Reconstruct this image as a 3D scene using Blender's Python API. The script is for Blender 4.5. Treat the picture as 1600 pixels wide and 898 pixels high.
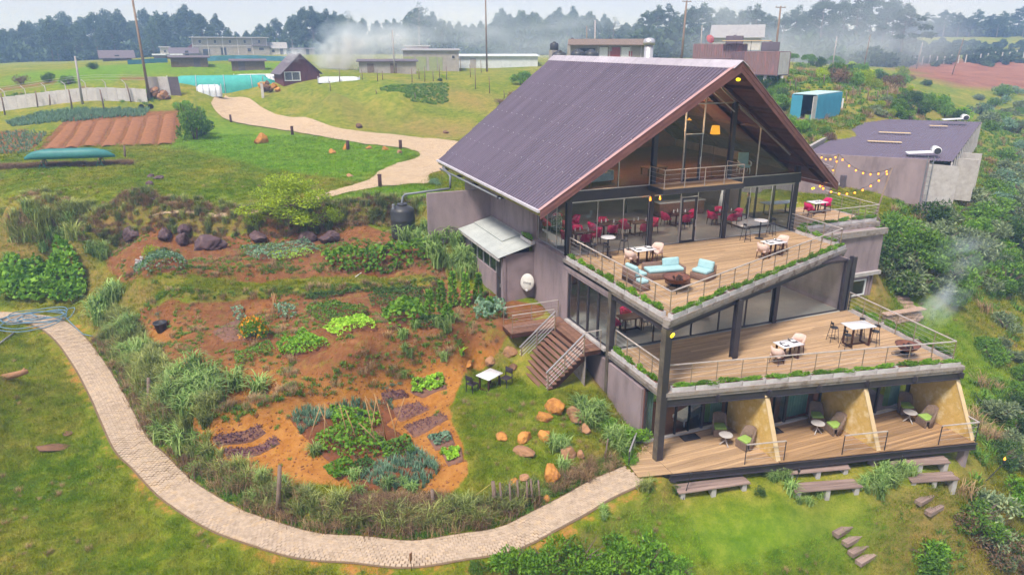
import bpy, bmesh, math, random
import numpy as np
from mathutils import Vector, Matrix, Euler
R_ = math.radians
random.seed(7); rng = np.random.default_rng(7)
S = bpy.context.scene
for o in list(bpy.data.objects): bpy.data.objects.remove(o)
C = S.collection

# ------------------------------------------------------------------ camera, sky, sun, exposure
FPX, CXP, CYP, YH = 1100.0, 800.0, 449.0, 72.0         # focal length and horizon of the 1600x898 photograph
PITCH = math.atan((CYP - YH) / FPX)
HEAD = R_(22.093)
CAM = np.array([-15.6, -21.84, 16.73])
cam = bpy.data.cameras.new('camera'); cam_o = bpy.data.objects.new('camera', cam); C.objects.link(cam_o)
cam.sensor_width = 36; cam.lens = FPX / 1600 * 36; cam.clip_start = 0.1; cam.clip_end = 6000
cam_o.location = CAM; cam_o.rotation_euler = (math.pi / 2 - PITCH, 0, -HEAD)
S.camera = cam_o
SUN_EL, SUN_AZ = R_(58), R_(235)      # azimuth clockwise from +Y
W = bpy.data.worlds.new('World'); S.world = W; W.use_nodes = True
nt = W.node_tree; nt.nodes.clear()
out = nt.nodes.new('ShaderNodeOutputWorld'); bg = nt.nodes.new('ShaderNodeBackground')
sky = nt.nodes.new('ShaderNodeTexSky'); sky.sky_type = 'NISHITA'; sky.sun_disc = False
sky.sun_elevation = SUN_EL; sky.sun_rotation = SUN_AZ; sky.altitude = 1800
sky.air_density = 1.0; sky.dust_density = 6.0; sky.ozone_density = 1.0
mixs = nt.nodes.new('ShaderNodeMix'); mixs.data_type = 'RGBA'; mixs.inputs[0].default_value = 0.62
mixs.inputs[7].default_value = (9.0, 9.5, 12.0, 1)       # thin white overcast veil over the blue
nt.links.new(sky.outputs[0], mixs.inputs[6]); nt.links.new(mixs.outputs[2], bg.inputs[0])
bg.inputs[1].default_value = 0.080
nt.links.new(bg.outputs[0], out.inputs[0])
sun = bpy.data.lights.new('sun', 'SUN'); sun.energy = 4.2; sun.angle = R_(14); sun.color = (1.0, 0.95, 0.88)
sun_o = bpy.data.objects.new('sun', sun); C.objects.link(sun_o)
sun_o.rotation_euler = (math.pi / 2 - SUN_EL, 0, math.pi - SUN_AZ)
S.view_settings.view_transform = 'Standard'; S.view_settings.look = 'None'
S.view_settings.exposure = 0.36; S.view_settings.gamma = 1.0; S.view_settings.use_curve_mapping = False
S.render.engine = 'CYCLES'
S.cycles.max_bounces = 5; S.cycles.transparent_max_bounces = 14; S.cycles.volume_bounces = 1
S.cycles.diffuse_bounces = 2; S.cycles.glossy_bounces = 2; S.cycles.use_adaptive_sampling = True; S.cycles.adaptive_threshold = .03
S.cycles.volume_step_rate = 3.0; S.cycles.volume_max_steps = 128
S.cycles.caustics_reflective = False; S.cycles.caustics_refractive = False

# ------------------------------------------------------------------ measuring: photograph pixel -> place on a level
_s, _c = math.sin(PITCH), math.cos(PITCH)
_dY = np.array([-math.sin(HEAD), math.cos(HEAD), 0]); _dX = np.array([math.cos(HEAD), math.sin(HEAD), 0])
_RM = np.stack([_dX, _dY, [0, 0, 1]])
def ray(x, y):
    v = (y - CYP) / FPX
    return _RM @ np.array([(x - CXP) / FPX, _c - v * _s, -(_s + v * _c)])
def P(x, y, z):
    d = ray(x, y); return CAM + d * ((z - CAM[2]) / d[2])
def PX(x, y, X): d = ray(x, y); return CAM + d * ((X - CAM[0]) / d[0])
def PY(x, y, Y): d = ray(x, y); return CAM + d * ((Y - CAM[1]) / d[1])
def PD(x, D, z):                        # bearing of pixel column x, forward distance D
    d = ray(x, YH); d[2] = 0; q = CAM + d * (D / math.hypot(*(_RM.T @ d)[1:2])); return np.array([q[0], q[1], z])

# ------------------------------------------------------------------ mesh helpers
class MB:
    def __init__(s): s.v = []; s.f = []
    def add(s, vs, fs):
        n = len(s.v); s.v += [tuple(map(float, q)) for q in vs]; s.f += [tuple(i + n for i in f) for f in fs]; return s
    def box(s, x0, x1, y0, y1, z0, z1):
        return s.add([(x0,y0,z0),(x1,y0,z0),(x1,y1,z0),(x0,y1,z0),(x0,y0,z1),(x1,y0,z1),(x1,y1,z1),(x0,y1,z1)],
                     [(0,3,2,1),(4,5,6,7),(0,1,5,4),(1,2,6,5),(2,3,7,6),(3,0,4,7)])
    def cbox(s, c, d, rz=0, rx=0, ry=0):
        m = Matrix.Translation(c) @ Euler((rx, ry, rz)).to_matrix().to_4x4()
        h = [k / 2 for k in d]
        vs = [m @ Vector((a*h[0], b*h[1], e*h[2])) for e in (-1,1) for a, b in ((-1,-1),(1,-1),(1,1),(-1,1))]
        return s.add(vs, [(0,3,2,1),(4,5,6,7),(0,1,5,4),(1,2,6,5),(2,3,7,6),(3,0,4,7)])
    def bar(s, p, q, w, h=None, up=(0,0,1)):
        h = h or w; p, q = Vector(p), Vector(q); d = (q - p).normalized(); u = Vector(up)
        if abs(d.dot(u)) > .98: u = Vector((1,0,0)) if abs(d.x) < .9 else Vector((0,1,0))
        a = d.cross(u).normalized() * (w/2); b = a.cross(d).normalized() * (h/2)
        vs = [p-a-b, p+a-b, p+a+b, p-a+b, q-a-b, q+a-b, q+a+b, q-a+b]
        return s.add(vs, [(0,1,2,3),(7,6,5,4),(0,4,5,1),(1,5,6,2),(2,6,7,3),(3,7,4,0)])
    def tube(s, pts, r, n=8, caps=True):
        pts = [Vector(p) for p in pts]; rs = r if hasattr(r, '__len__') else [r]*len(pts); k0 = len(s.v)
        pa = None
        for i, p in enumerate(pts):
            d = (pts[min(i+1, len(pts)-1)] - pts[max(i-1, 0)]).normalized()
            if pa is None: pa = d.orthogonal().normalized()
            a = (pa - d*pa.dot(d)); a = a.normalized() if a.length > 1e-6 else d.orthogonal().normalized(); pa = a; b = d.cross(a)
            for j in range(n):
                t = 2*math.pi*j/n; s.v.append(tuple(p + (a*math.cos(t) + b*math.sin(t))*rs[i]))
        for i in range(len(pts)-1):
            for j in range(n):
                s.f.append((k0+i*n+j, k0+i*n+(j+1)%n, k0+(i+1)*n+(j+1)%n, k0+(i+1)*n+j))
        if caps:
            s.f.append(tuple(k0+j for j in reversed(range(n)))); s.f.append(tuple(k0+(len(pts)-1)*n+j for j in range(n)))
        return s
    def lathe(s, prof, n=16, c=(0,0,0), sx=1, sy=1):
        k0 = len(s.v)
        for r, z in prof:
            for j in range(n):
                t = 2*math.pi*j/n; s.v.append((c[0]+r*math.cos(t)*sx, c[1]+r*math.sin(t)*sy, c[2]+z))
        for i in range(len(prof)-1):
            for j in range(n): s.f.append((k0+i*n+j, k0+i*n+(j+1)%n, k0+(i+1)*n+(j+1)%n, k0+(i+1)*n+j))
        if prof[0][0] > 1e-5: s.f.append(tuple(k0+j for j in reversed(range(n))))
        if prof[-1][0] > 1e-5: s.f.append(tuple(k0+(len(prof)-1)*n+j for j in range(n)))
        return s
    def prism(s, poly, z0, z1):
        n = len(poly); A = sum(poly[i][0]*poly[(i+1)%n][1]-poly[(i+1)%n][0]*poly[i][1] for i in range(n))
        if A < 0: poly = poly[::-1]
        vs = [(x,y,z0) for x,y in poly] + [(x,y,z1) for x,y in poly]
        return s.add(vs, [tuple(reversed(range(n))), tuple(range(n,2*n))] + [(i,(i+1)%n,n+(i+1)%n,n+i) for i in range(n)])
    def extr(s, pts, off):
        """closed polygon pts (3d) swept by the vector off"""
        n = len(pts); o = Vector(off); vs = [Vector(p) for p in pts] + [Vector(p)+o for p in pts]
        return s.add(vs, [tuple(reversed(range(n))), tuple(range(n,2*n))] + [(i,(i+1)%n,n+(i+1)%n,n+i) for i in range(n)])
    def mesh(s, name, smooth=False):
        m = bpy.data.meshes.new(name); m.from_pydata(s.v, [], s.f); m.validate(); m.update()
        if smooth: m.polygons.foreach_set('use_smooth', [True]*len(m.polygons))
        return m
    def build(s, name, mat, parent=None, smooth=False, bevel=0, loc=None, rz=0):
        me = s.mesh(name, smooth)
        bm = bmesh.new(); bm.from_mesh(me); bmesh.ops.recalc_face_normals(bm, faces=bm.faces)
        if bevel: bmesh.ops.bevel(bm, geom=bm.edges[:], offset=bevel, segments=1, affect='EDGES', clamp_overlap=True)
        bm.to_mesh(me); bm.free()
        if smooth: me.polygons.foreach_set('use_smooth', [True]*len(me.polygons))
        return obj(name, me, mat, parent, loc, rz)
def obj(name, me, mat=None, parent=None, loc=None, rz=0):
    if mat is not None and not me.materials: me.materials.append(MAT[mat] if isinstance(mat, str) else mat)
    o = bpy.data.objects.new(name, me); C.objects.link(o)
    if parent is not None: o.parent = parent
    if loc is not None: o.location = loc
    if rz: o.rotation_euler = (0,0,rz)
    return o
def tag(o, label, cat, group=None):
    o['label'] = label; o['category'] = cat
    if group: o['group'] = group
    return o
def T(name, label, cat, loc=(0,0,0), rz=0, group=None):
    o = bpy.data.objects.new(name, None); C.objects.link(o); o.location = loc; o.rotation_euler = (0,0,rz); o.empty_display_size = .2
    return tag(o, label, cat, group)
def kind(o, k): o['kind'] = k; return o
KIDS = {}
def copytree(o, parent=None):
    c = o.copy(); C.objects.link(c); c.parent = parent
    for ch in [q for q in o.children]: copytree(ch, c)
    return c
def dup(root, loc, rz=0, label=None, group=None, sc=1.0):
    r = copytree(root); r.location = loc; r.rotation_euler = (0,0,rz); r.scale = (sc,)*3 if not hasattr(sc,'__len__') else sc
    if label: r['label'] = label
    if group: r['group'] = group
    return r
class Proto:
    """first placing uses the built thing itself, later ones copy it with its parts"""
    def __init__(s, root): s.r = root; s.used = False
    def put(s, loc, rz=0, label=None, group=None, sc=1.0):
        if s.used: return dup(s.r, loc, rz, label, group, sc)
        s.used = True; s.r.location = loc; s.r.rotation_euler = (0,0,rz); s.r.scale = (sc,)*3 if not hasattr(sc,'__len__') else sc
        if label: s.r['label'] = label
        if group: s.r['group'] = group
        return s.r

# ------------------------------------------------------------------ materials
MAT = {}
def newmat(name):
    m = bpy.data.materials.new(name); m.use_nodes = True; t = m.node_tree
    b = t.nodes['Principled BSDF']; MAT[name] = m; return m, t, b
def lin(c): return tuple((k/255/12.92 if k/255 <= .04045 else ((k/255+.055)/1.055)**2.4) for k in c) + (1,)
def mat(name, c1, c2=None, scale=4.0, rough=.8, bump=0.0, bscale=None, metal=0.0, objvar=0.0, stretch=None, detail=4.0, spec=0.3, transl=0.0, c3=None, wear=0.0):
    """procedural surface: two-tone noise, optional per-object brightness variation, grain, bump"""
    m, t, b = newmat(name); N = t.nodes.new; L = t.links.new
    tc = N('ShaderNodeTexCoord'); src = tc.outputs['Object']
    if stretch:
        mp = N('ShaderNodeMapping'); mp.inputs['Scale'].default_value = stretch; L(src, mp.inputs[0]); src = mp.outputs[0]
    nz = N('ShaderNodeTexNoise'); nz.inputs['Scale'].default_value = scale; nz.inputs['Detail'].default_value = detail; nz.inputs['Roughness'].default_value = .62
    if objvar:
        oi = N('ShaderNodeObjectInfo'); va = N('ShaderNodeVectorMath'); va.operation = 'ADD'
        cx = N('ShaderNodeCombineXYZ'); mm = N('ShaderNodeMath'); mm.operation = 'MULTIPLY'; mm.inputs[1].default_value = 40
        L(oi.outputs['Random'], mm.inputs[0]); L(mm.outputs[0], cx.inputs[0]); L(mm.outputs[0], cx.inputs[1])
        L(src, va.inputs[0]); L(cx.outputs[0], va.inputs[1]); src = va.outputs[0]
    L(src, nz.inputs['Vector'])
    c2 = c2 or tuple(k*.75 for k in c1)
    rp = N('ShaderNodeValToRGB'); rp.color_ramp.elements[0].position = .32; rp.color_ramp.elements[1].position = .68
    rp.color_ramp.elements[0].color = (*c1[:3],1); rp.color_ramp.elements[1].color = (*c2[:3],1)
    if c3: e = rp.color_ramp.elements.new(.5); e.color = (*c3[:3],1)
    L(nz.outputs[0], rp.inputs[0]); col = rp.outputs[0]
    if objvar:
        hv = N('ShaderNodeHueSaturation'); mr = N('ShaderNodeMapRange'); mr.inputs[3].default_value = 1-objvar; mr.inputs[4].default_value = 1+objvar
        L(oi.outputs['Random'], mr.inputs[0]); L(mr.outputs[0], hv.inputs['Value']); L(col, hv.inputs['Color']); col = hv.outputs[0]
    L(col, b.inputs['Base Color'])
    b.inputs['Roughness'].default_value = rough; b.inputs['Metallic'].default_value = metal; b.inputs['Specular IOR Level'].default_value = spec
    if bump:
        bp = N('ShaderNodeBump'); bp.inputs['Strength'].default_value = bump; bp.inputs['Distance'].default_value = .05
        n2 = N('ShaderNodeTexNoise'); n2.inputs['Scale'].default_value = bscale or scale*4; n2.inputs['Detail'].default_value = 5; L(src, n2.inputs['Vector'])
        L(n2.outputs[0], bp.inputs['Height']); L(bp.outputs[0], b.inputs['Normal'])
    if transl:
        tr = N('ShaderNodeBsdfTranslucent'); L(col, tr.inputs[0]); mx = N('ShaderNodeMixShader'); mx.inputs[0].default_value = transl
        o = t.nodes['Material Output']; L(b.outputs[0], mx.inputs[1]); L(tr.outputs[0], mx.inputs[2]); L(mx.outputs[0], o.inputs[0])
    return m
def emis(name, col, st):
    m, t, b = newmat(name); b.inputs['Base Color'].default_value = (*col,1); b.inputs['Emission Color'].default_value = (*col,1); b.inputs['Emission Strength'].default_value = st; return m
def glassmat(name, tint=(.9,.93,.93), f=1.0):
    m, t, b = newmat(name); t.nodes.remove(b); N = t.nodes.new; L = t.links.new
    tr = N('ShaderNodeBsdfTransparent'); tr.inputs[0].default_value = (*tint,1); gl = N('ShaderNodeBsdfGlossy'); gl.inputs['Roughness'].default_value = .03
    fr = N('ShaderNodeFresnel'); mx = N('ShaderNodeMixShader'); ge = N('ShaderNodeNewGeometry'); mr = N('ShaderNodeMapRange'); mr.inputs[3].default_value = 1.42; mr.inputs[4].default_value = 1/1.42
    L(ge.outputs['Backfacing'], mr.inputs[0]); L(mr.outputs[0], fr.inputs[0])
    L(fr.outputs[0], mx.inputs[0]); L(tr.outputs[0], mx.inputs[1]); L(gl.outputs[0], mx.inputs[2]); L(mx.outputs[0], t.nodes['Material Output'].inputs[0])
    return m
# ------------------------------------------------------------------ terrain
CT = []   # control points (x, y, z)
def cp(s):
    for w in s.split():
        a, b, z = map(float, w.split(',')); CT.append(P(a, b, z))
def cpw(s):
    for w in s.split(): CT.append(np.array(list(map(float, w.split(',')))))
def cpd(s):
    for w in s.split(): a, b, z = map(float, w.split(',')); CT.append(PD(a, b, z))
# garden path and the bank inside it
cp('985,742,-.05 900,790,-.15 800,840,-.25 640,865,-.35 500,850,-.35 400,832,-.35 300,780,-.3 230,725,-.2 190,670,-.05 165,620,.1 140,570,.3 100,530,.5 60,500,.7 0,495,.9')
cp('150,520,.75 185,590,.4 225,660,.15 268,720,.0 335,775,-.1 430,812,-.2 560,828,-.2 700,820,-.15 800,790,-.05 900,748,.05 955,728,.05')
cp('215,500,2.2 240,560,2.1 250,620,1.7 300,690,.9 370,740,.6 480,770,.4 600,770,.4 700,760,.4 800,740,.5 870,700,.7 930,690,.5')
# lawn outside the path
cp('0,898,-.8 300,898,-.7 0,700,-.1 0,600,.35 150,800,-.5 600,898,-.6 780,890,-.8 880,890,-1.4 900,830,-.6 1000,780,-.6 1000,840,-1.2 1000,898,-1.9 1100,870,-2 1050,780,-.8')
cp('1150,790,-1.15 1250,790,-1.35 1350,790,-1.5 1450,775,-1.5 1440,738,-1.0 1290,755,-1.0 1110,768,-.9 1300,870,-2.9 1450,870,-3.7 1550,770,-2.6 1590,890,-5 1590,700,-3.5 1540,700,-1.9 1500,735,-1.3 1540,620,-1.9 1590,560,-2 1500,560,-1.1 1590,450,-.5 1440,520,.1 1400,470,1.1 1380,450,1.4 1500,440,.9')
# lower garden, table lawn
cp('400,690,.9 520,660,1.0 600,700,.8 700,650,1.1 760,620,1.2 800,660,1.0 850,630,1.3 880,610,1.4 905,650,1.0 830,700,.8 960,650,.6 1000,690,.1 925,590,1.3 840,575,1.5')
cp('735,568,1.3 650,595,1.2 570,612,1.2 480,635,1.1 400,655,1.1 300,668,1.2  730,540,2.3 645,556,2.3 565,576,2.3 475,600,2.25 400,625,2.2 330,640,2.1')
cp('300,560,2.4 450,530,2.5 600,500,2.6 720,500,2.7 770,530,2.4 800,545,2.1 800,510,2.85 860,480,2.9 787,480,2.85 750,450,3.0')
cp('250,492,2.6 400,472,2.7 550,457,2.8 690,450,2.9 250,480,3.0 400,461,3.1 550,447,3.2 690,441,3.25')
cp('230,456,3.1 400,440,3.2 600,426,3.3 700,426,3.35 230,438,3.7 400,421,3.7 600,411,3.8 690,411,3.9 720,400,4.1')
cp('350,400,3.95 550,387,4.15 250,402,4.0 640,377,4.5 580,367,4.5 500,375,4.4 330,388,4.15 200,385,4.2 680,380,4.5')
cp('200,366,4.4 300,372,4.35 420,374,4.45 500,364,4.55 600,353,4.75 655,345,4.9 200,338,5.6 300,338,5.65 420,338,5.7 500,327,5.8 600,319,5.95 665,322,6.0 720,330,5.6')
cp('0,440,1.3 100,440,1.5 0,470,1.05 120,470,1.1 0,385,3.4 100,390,3.8 60,352,5.1 0,345,5.3 130,350,5.0 0,310,6.1')
# upper lawn, drive, fields
cp('100,290,6.4 300,290,6.3 450,305,6.1 550,275,6.4 640,300,6.2 300,240,6.9 100,262,6.9 500,235,6.8 400,212,7.3 650,236,6.5 690,262,6.4 560,214,7.0 330,192,7.6 250,232,7.0')
cp('50,230,7.3 150,230,7.2 250,187,8.2 50,190,8.1 0,172,8.8 120,172,9.2 230,167,9.1 450,190,7.6 380,178,8.0 345,163,8.6 395,149,9.8')
cp('700,206,7.0 600,191,7.6 500,176,8.2 430,166,8.8 560,160,9.6 680,165,9.2 470,152,9.9 430,142,10.4 500,131,11.6 600,131,11.7 700,127,11.7 520,145,10.9 620,146,10.9 780,117,11.8 450,121,12 600,111,12.3 300,126,12.1 100,126,12.0 200,106,13.3 0,121,12.0 300,101,13.7 200,96,13.6 700,101,12.8')
cpd('360,236,14.2 100,300,11 500,290,13.4 800,280,13.4 -300,300,9 -300,150,10 -200,60,6.5 -200,30,3 1000,250,14 1200,260,16.5 1300,300,18 1500,330,20.5 1650,330,20.5 1500,250,15.6 1350,230,13.5 1650,230,13.5 1800,300,15 1200,150,14 1050,120,13.2 900,120,12.8 1800,100,-1 1800,50,-3')
cpd('-600,1500,14 200,1500,14 800,1500,15 1400,1500,24 2200,1500,18 -400,600,12 400,600,14 1000,600,16 1500,600,24 2000,600,18')
# right hillside
cp('1265,189,10 1235,206,8.8 1340,190,9.1 1220,117,13.2 1180,126,12.6 1330,150,11.2 1400,140,11.3 1450,152,10.3 1440,176,9.1 1540,182,6.5 1590,162,6 1590,230,3.6 1540,260,4.4 1520,222,5.3 1500,300,4.4 1590,330,1.6 1470,320,4.8 1400,335,5.0 1500,130,9.3 1590,130,8.8 1400,103,11.5 1590,96,11.8 1450,380,3.0 1540,400,1.2')
cpw('10,32,6.4 20,36,6.6 25,26,6.4 23,15,5.6 22,10,4.2 26,10,3.4 21,7,.6 16,5,-.2 30,24,6.7 -1,24,5.6 -3,20,4.6 -2.5,15.5,3.1 -16,-60,-4 -60,-40,-2 30,-60,-12 60,-20,-12 -60,10,2.5')
CT = np.array(CT)
def _mq(a, b, c=.7): return np.sqrt(((a[:,None,:2]-b[None,:,:2])**2).sum(2) + c*c)
_K = _mq(CT, CT); _n = len(CT)
_A = np.block([[_K - 1e-3*np.eye(_n)*0, np.ones((_n,1))],[np.ones((1,_n)), np.zeros((1,1))]])
_A[:_n,:_n] -= 0.02*np.eye(_n)
_w = np.linalg.solve(_A, np.append(CT[:,2], 0))
def rbf(x, y):
    q = np.stack([np.ravel(x), np.ravel(y)], 1); o = np.empty(len(q))
    for i in range(0, len(q), 20000): o[i:i+20000] = _mq(q[i:i+20000], CT) @ _w[:_n] + _w[_n]
    return o.reshape(np.shape(x))
def vnoise(x, y, s=0):
    """smooth value noise"""
    xi, yi = np.floor(x).astype(int), np.floor(y).astype(int); fx, fy = x-xi, y-yi
    fx, fy = fx*fx*(3-2*fx), fy*fy*(3-2*fy)
    def h(a, b): 
        n = (a*374761393 + b*668265263 + s*1274126177) & 0xffffffff
        n = ((n ^ (n >> 13))*1274126177) & 0xffffffff; return ((n ^ (n >> 16)) & 0xffff)/65535.
    return (h(xi,yi)*(1-fx)+h(xi+1,yi)*fx)*(1-fy) + (h(xi,yi+1)*(1-fx)+h(xi+1,yi+1)*fx)*fy
def axis(a, b, d, lo, hi, g=1.13):
    m = list(np.arange(a, b+d/2, d)); st = d; x = m[-1]; r = []
    while x < hi: st *= g; x += st; r.append(x)
    st = d; x = m[0]; l = []
    while x > lo: st *= g; x -= st; l.append(x)
    return np.array(l[::-1] + m + r)
GX = axis(-36, 30, .27, -620, 840); GY = axis(-15, 48, .27, -260, 860)
_gx, _gy = np.meshgrid(GX, GY, indexing='ij')
GZ = rbf(_gx, _gy)
_r = np.hypot(_gx - CAM[0], _gy - CAM[1])
GZ = GZ + (vnoise(_gx*.9, _gy*.9, 1)-.5)*.12 + (vnoise(_gx*2.7, _gy*2.7, 2)-.5)*.05 + (vnoise(_gx*.12, _gy*.12, 3)-.5)*np.clip((_r-60)/100, 0, 1)*.5
def _cl(x0, x1, y0, y1, z):
    k = (_gx > x0) & (_gx < x1) & (_gy > y0) & (_gy < y1); GZ[k] = np.minimum(GZ[k], z)
_cl(.15, 15.4, -.6, 10, -.6); _cl(4, 14.5, -4.2, 0, -.75); _cl(-1.2, 5, -1.2, 0, -.35)
_cl(.15, 21, 10, 28, 2.6); _cl(15.4, 21, 8.4, 10.2, .3); _cl(-1.75, .3, 13.4, 20.2, 2.8); _cl(14, 22.6, 9.6, 22, 5.9)
def H(x, y):
    x = np.asarray(x, float); y = np.asarray(y, float)
    i = np.clip(np.searchsorted(GX, x)-1, 0, len(GX)-2); j = np.clip(np.searchsorted(GY, y)-1, 0, len(GY)-2)
    u = (x-GX[i])/(GX[i+1]-GX[i]); v = (y-GY[j])/(GY[j+1]-GY[j])
    return (GZ[i,j]*(1-u)+GZ[i+1,j]*u)*(1-v) + (GZ[i,j+1]*(1-u)+GZ[i+1,j+1]*u)*v
_ts = np.concatenate([np.arange(12, 90, .05), np.geomspace(90, 900, 3000)])
def G(px, py):
    """where the sight line of a photograph pixel meets the terrain"""
    d = ray(px, py); q = CAM + d*_ts[:,None]; b = q[:,2] < H(q[:,0], q[:,1])
    k = int(np.argmax(b)) if b.any() else len(_ts)-1
    return Vector(q[k])
def g(x, y): return float(H(x, y))
def GP(s): return [G(*map(float, w.split(','))) for w in s.split()]
def inpoly(poly, x, y):
    c = np.zeros(np.shape(x), bool); n = len(poly)
    for i in range(n):
        (x0,y0), (x1,y1) = poly[i][:2], poly[(i+1)%n][:2]
        if y0 == y1: continue
        c ^= ((y0 > y) != (y1 > y)) & (x < (x1-x0)*(y-y0)/(y1-y0)+x0)
    return c
def distline(pl, x, y):
    d = np.full(np.shape(x), 1e9)
    for a, b in zip(pl[:-1], pl[1:]):
        ax, ay, bx, by = a[0], a[1], b[0], b[1]; L2 = (bx-ax)**2+(by-ay)**2+1e-9
        t = np.clip(((x-ax)*(bx-ax)+(y-ay)*(by-ay))/L2, 0, 1); d = np.minimum(d, np.hypot(x-ax-t*(bx-ax), y-ay-t*(by-ay)))
    return d
def smooth_line(pts, step=.25):
    """Catmull-Rom through plan points, resampled"""
    p = [np.array(q[:2], float) for q in pts]; p = [2*p[0]-p[1]] + p + [2*p[-1]-p[-2]]; o = []
    for i in range(1, len(p)-2):
        n = max(2, int(np.linalg.norm(p[i+1]-p[i])/step))
        for k in range(n):
            t = k/n; a, b, c_, d = p[i-1:i+3]
            o.append(.5*((2*b)+(-a+c_)*t+(2*a-5*b+4*c_-d)*t*t+(-a+3*b-3*c_+d)*t**3))
    o.append(p[-2]); return o
def bankline(px, h, w=.28, reach=1.3):
    """sharpen a terrace edge: raise the uphill lip, cut the foot"""
    pl = GP(px); k = (_gx > -32) & (_gx < 6) & (_gy > -6) & (_gy < 34); x, y = _gx[k], _gy[k]; d = np.full(x.shape, 1e9); sg_ = np.zeros(x.shape)
    for a, b in zip(pl[:-1], pl[1:]):
        ax, ay, bx, by = a[0], a[1], b[0], b[1]; L2 = (bx-ax)**2+(by-ay)**2+1e-9; t_ = np.clip(((x-ax)*(bx-ax)+(y-ay)*(by-ay))/L2, 0, 1); qx, qy = x-ax-t_*(bx-ax), y-ay-t_*(by-ay); dd = np.hypot(qx, qy); m_ = dd < d; d[m_] = dd[m_]; sg_[m_] = np.sign(qx*math.sin(HEAD)+qy*math.cos(HEAD))[m_]
    z = GZ[k]; z += h*.5*np.tanh(sg_*d/w)*np.exp(-(d/reach)**2); GZ[k] = z
bankline('740,545 645,566 565,586 475,612 400,635 320,650', .75, .3, 1.6); bankline('240,484 400,466 550,451 700,445', .5); bankline('225,447 400,430 600,418 695,418', .55); bankline('190,352 300,355 420,356 500,345 600,336 655,333', .7, .35, 1.5)
PATH = smooth_line(GP('992,741 940,768 880,798 800,838 720,858 640,865 560,861 480,852 400,832 340,805 285,770 235,727 205,690 185,655 165,615 140,570 110,530 75,505 30,497 -60,497'))
_pa = np.array(PATH); _pz = H(_pa[:,0], _pa[:,1]); _pz = np.convolve(np.pad(_pz, 8, 'edge'), np.ones(17)/17, 'valid')
for _it in range(1):      # the path lies on a levelled bed
    _k = (_gx > _pa[:,0].min()-3) & (_gx < _pa[:,0].max()+3) & (_gy > _pa[:,1].min()-3) & (_gy < _pa[:,1].max()+3); _q = np.stack([_gx[_k], _gy[_k]], 1)
    _d2 = ((_q[:,None,:]-_pa[None,::2,:])**2).sum(2); _j = _d2.argmin(1); _dd = np.sqrt(_d2[np.arange(len(_q)), _j]); _w2 = np.clip((_dd-.95)/.8, 0, 1); _w2 = _w2*_w2*(3-2*_w2); GZ[_k] = _pz[::2][_j]*(1-_w2) + GZ[_k]*_w2
DRIVE_L = GP('700,272 688,283 650,292 600,296 540,306 490,318 470,322'); 
SOIL = [GP(s) for s in (
 '215,500 235,560 260,640 330,740 430,755 560,765 700,775 735,745 715,680 700,640 720,600 780,560 800,520 860,490 790,470 700,440 690,385 640,360 560,345 480,352 380,368 280,365 190,360 160,400 190,440 230,455 215,500',
)]
FIELD = GP('70,215 100,190 150,182 285,176 282,205 275,224 60,238')
ONION = GP('10,192 60,178 150,172 235,170 225,182 120,190 20,198')
CABB = GP('-60,212 40,205 75,207 60,228 40,240 -60,246')
GRASSY = [GP(s) for s in ('205,462 400,443 590,430 700,438 690,446 560,452 400,467 240,488', '150,500 215,500 235,560 180,590')]
DRY = [GP(s) for s in ('60,345 0,345 0,330 180,325 330,322 330,335 200,340', '1400,140 1300,200 1230,220 1260,250 1420,190 1460,170','420,170 560,195 720,215 760,190 600,182 500,160','620,125 780,150 760,175 700,160 640,140')]
REDF = GP('1370,100 1600,90 1700,100 1700,140 1500,135 1440,120')
FGREEN = GP('0,122 60,112 200,100 300,99 460,99 460,110 250,122 100,128 0,130')
ii = np.arange(len(GX)*len(GY)).reshape(len(GX), len(GY))
me = bpy.data.meshes.new('ground'); nv = ii.size
me.vertices.add(nv); me.vertices.foreach_set('co', np.stack([_gx, _gy, GZ], 2).astype('f4').ravel())
q = np.stack([ii[:-1,:-1], ii[1:,:-1], ii[1:,1:], ii[:-1,1:]], 2).reshape(-1, 4)
me.loops.add(q.size); me.loops.foreach_set('vertex_index', q.ravel().astype('i4')); me.polygons.add(len(q))
me.polygons.foreach_set('loop_start', np.arange(0, q.size, 4, dtype='i4')); me.update(calc_edges=True)
me.polygons.foreach_set('use_smooth', np.ones(len(q), bool))
def soft(mask, k=2):
    m = mask.astype(float)
    for _ in range(k):
        m[1:-1,1:-1] = (m[1:-1,1:-1]*2 + m[:-2,1:-1]+m[2:,1:-1]+m[1:-1,:-2]+m[1:-1,2:])/6
    return m
_soil = np.zeros(_gx.shape, bool)
for p_ in SOIL: _soil |= inpoly(p_, _gx, _gy)
for p_ in GRASSY: _soil &= ~inpoly(p_, _gx, _gy)
_tl = GP('730,560 800,540 850,575 900,600 960,660 900,720 830,745 740,760 735,700 705,640'); _soil &= ~inpoly(_tl, _gx, _gy)
_sw = soft(_soil, 3)
_sw = np.maximum(_sw, soft(inpoly(FIELD, _gx, _gy), 1)); _sw = np.maximum(_sw, .75*soft(inpoly(CABB, _gx, _gy) | inpoly(ONION, _gx, _gy), 1))
_pd = distline(PATH, _gx, _gy); _sw = np.maximum(_sw, np.clip(1.0-abs(_pd-.85)/.5, 0, .43)); _sw = np.maximum(_sw, .8*soft(inpoly(GP('-40,133 120,128 250,121 250,131 120,141 -40,147'), _gx, _gy), 1))     # worn earth beside the path
_dry = np.zeros(_gx.shape)
for p_ in DRY: _dry = np.maximum(_dry, soft(inpoly(p_, _gx, _gy), 4))
_far = inpoly(REDF, _gx, _gy).astype(float); _fg = soft(inpoly(FGREEN, _gx, _gy), 1)
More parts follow.
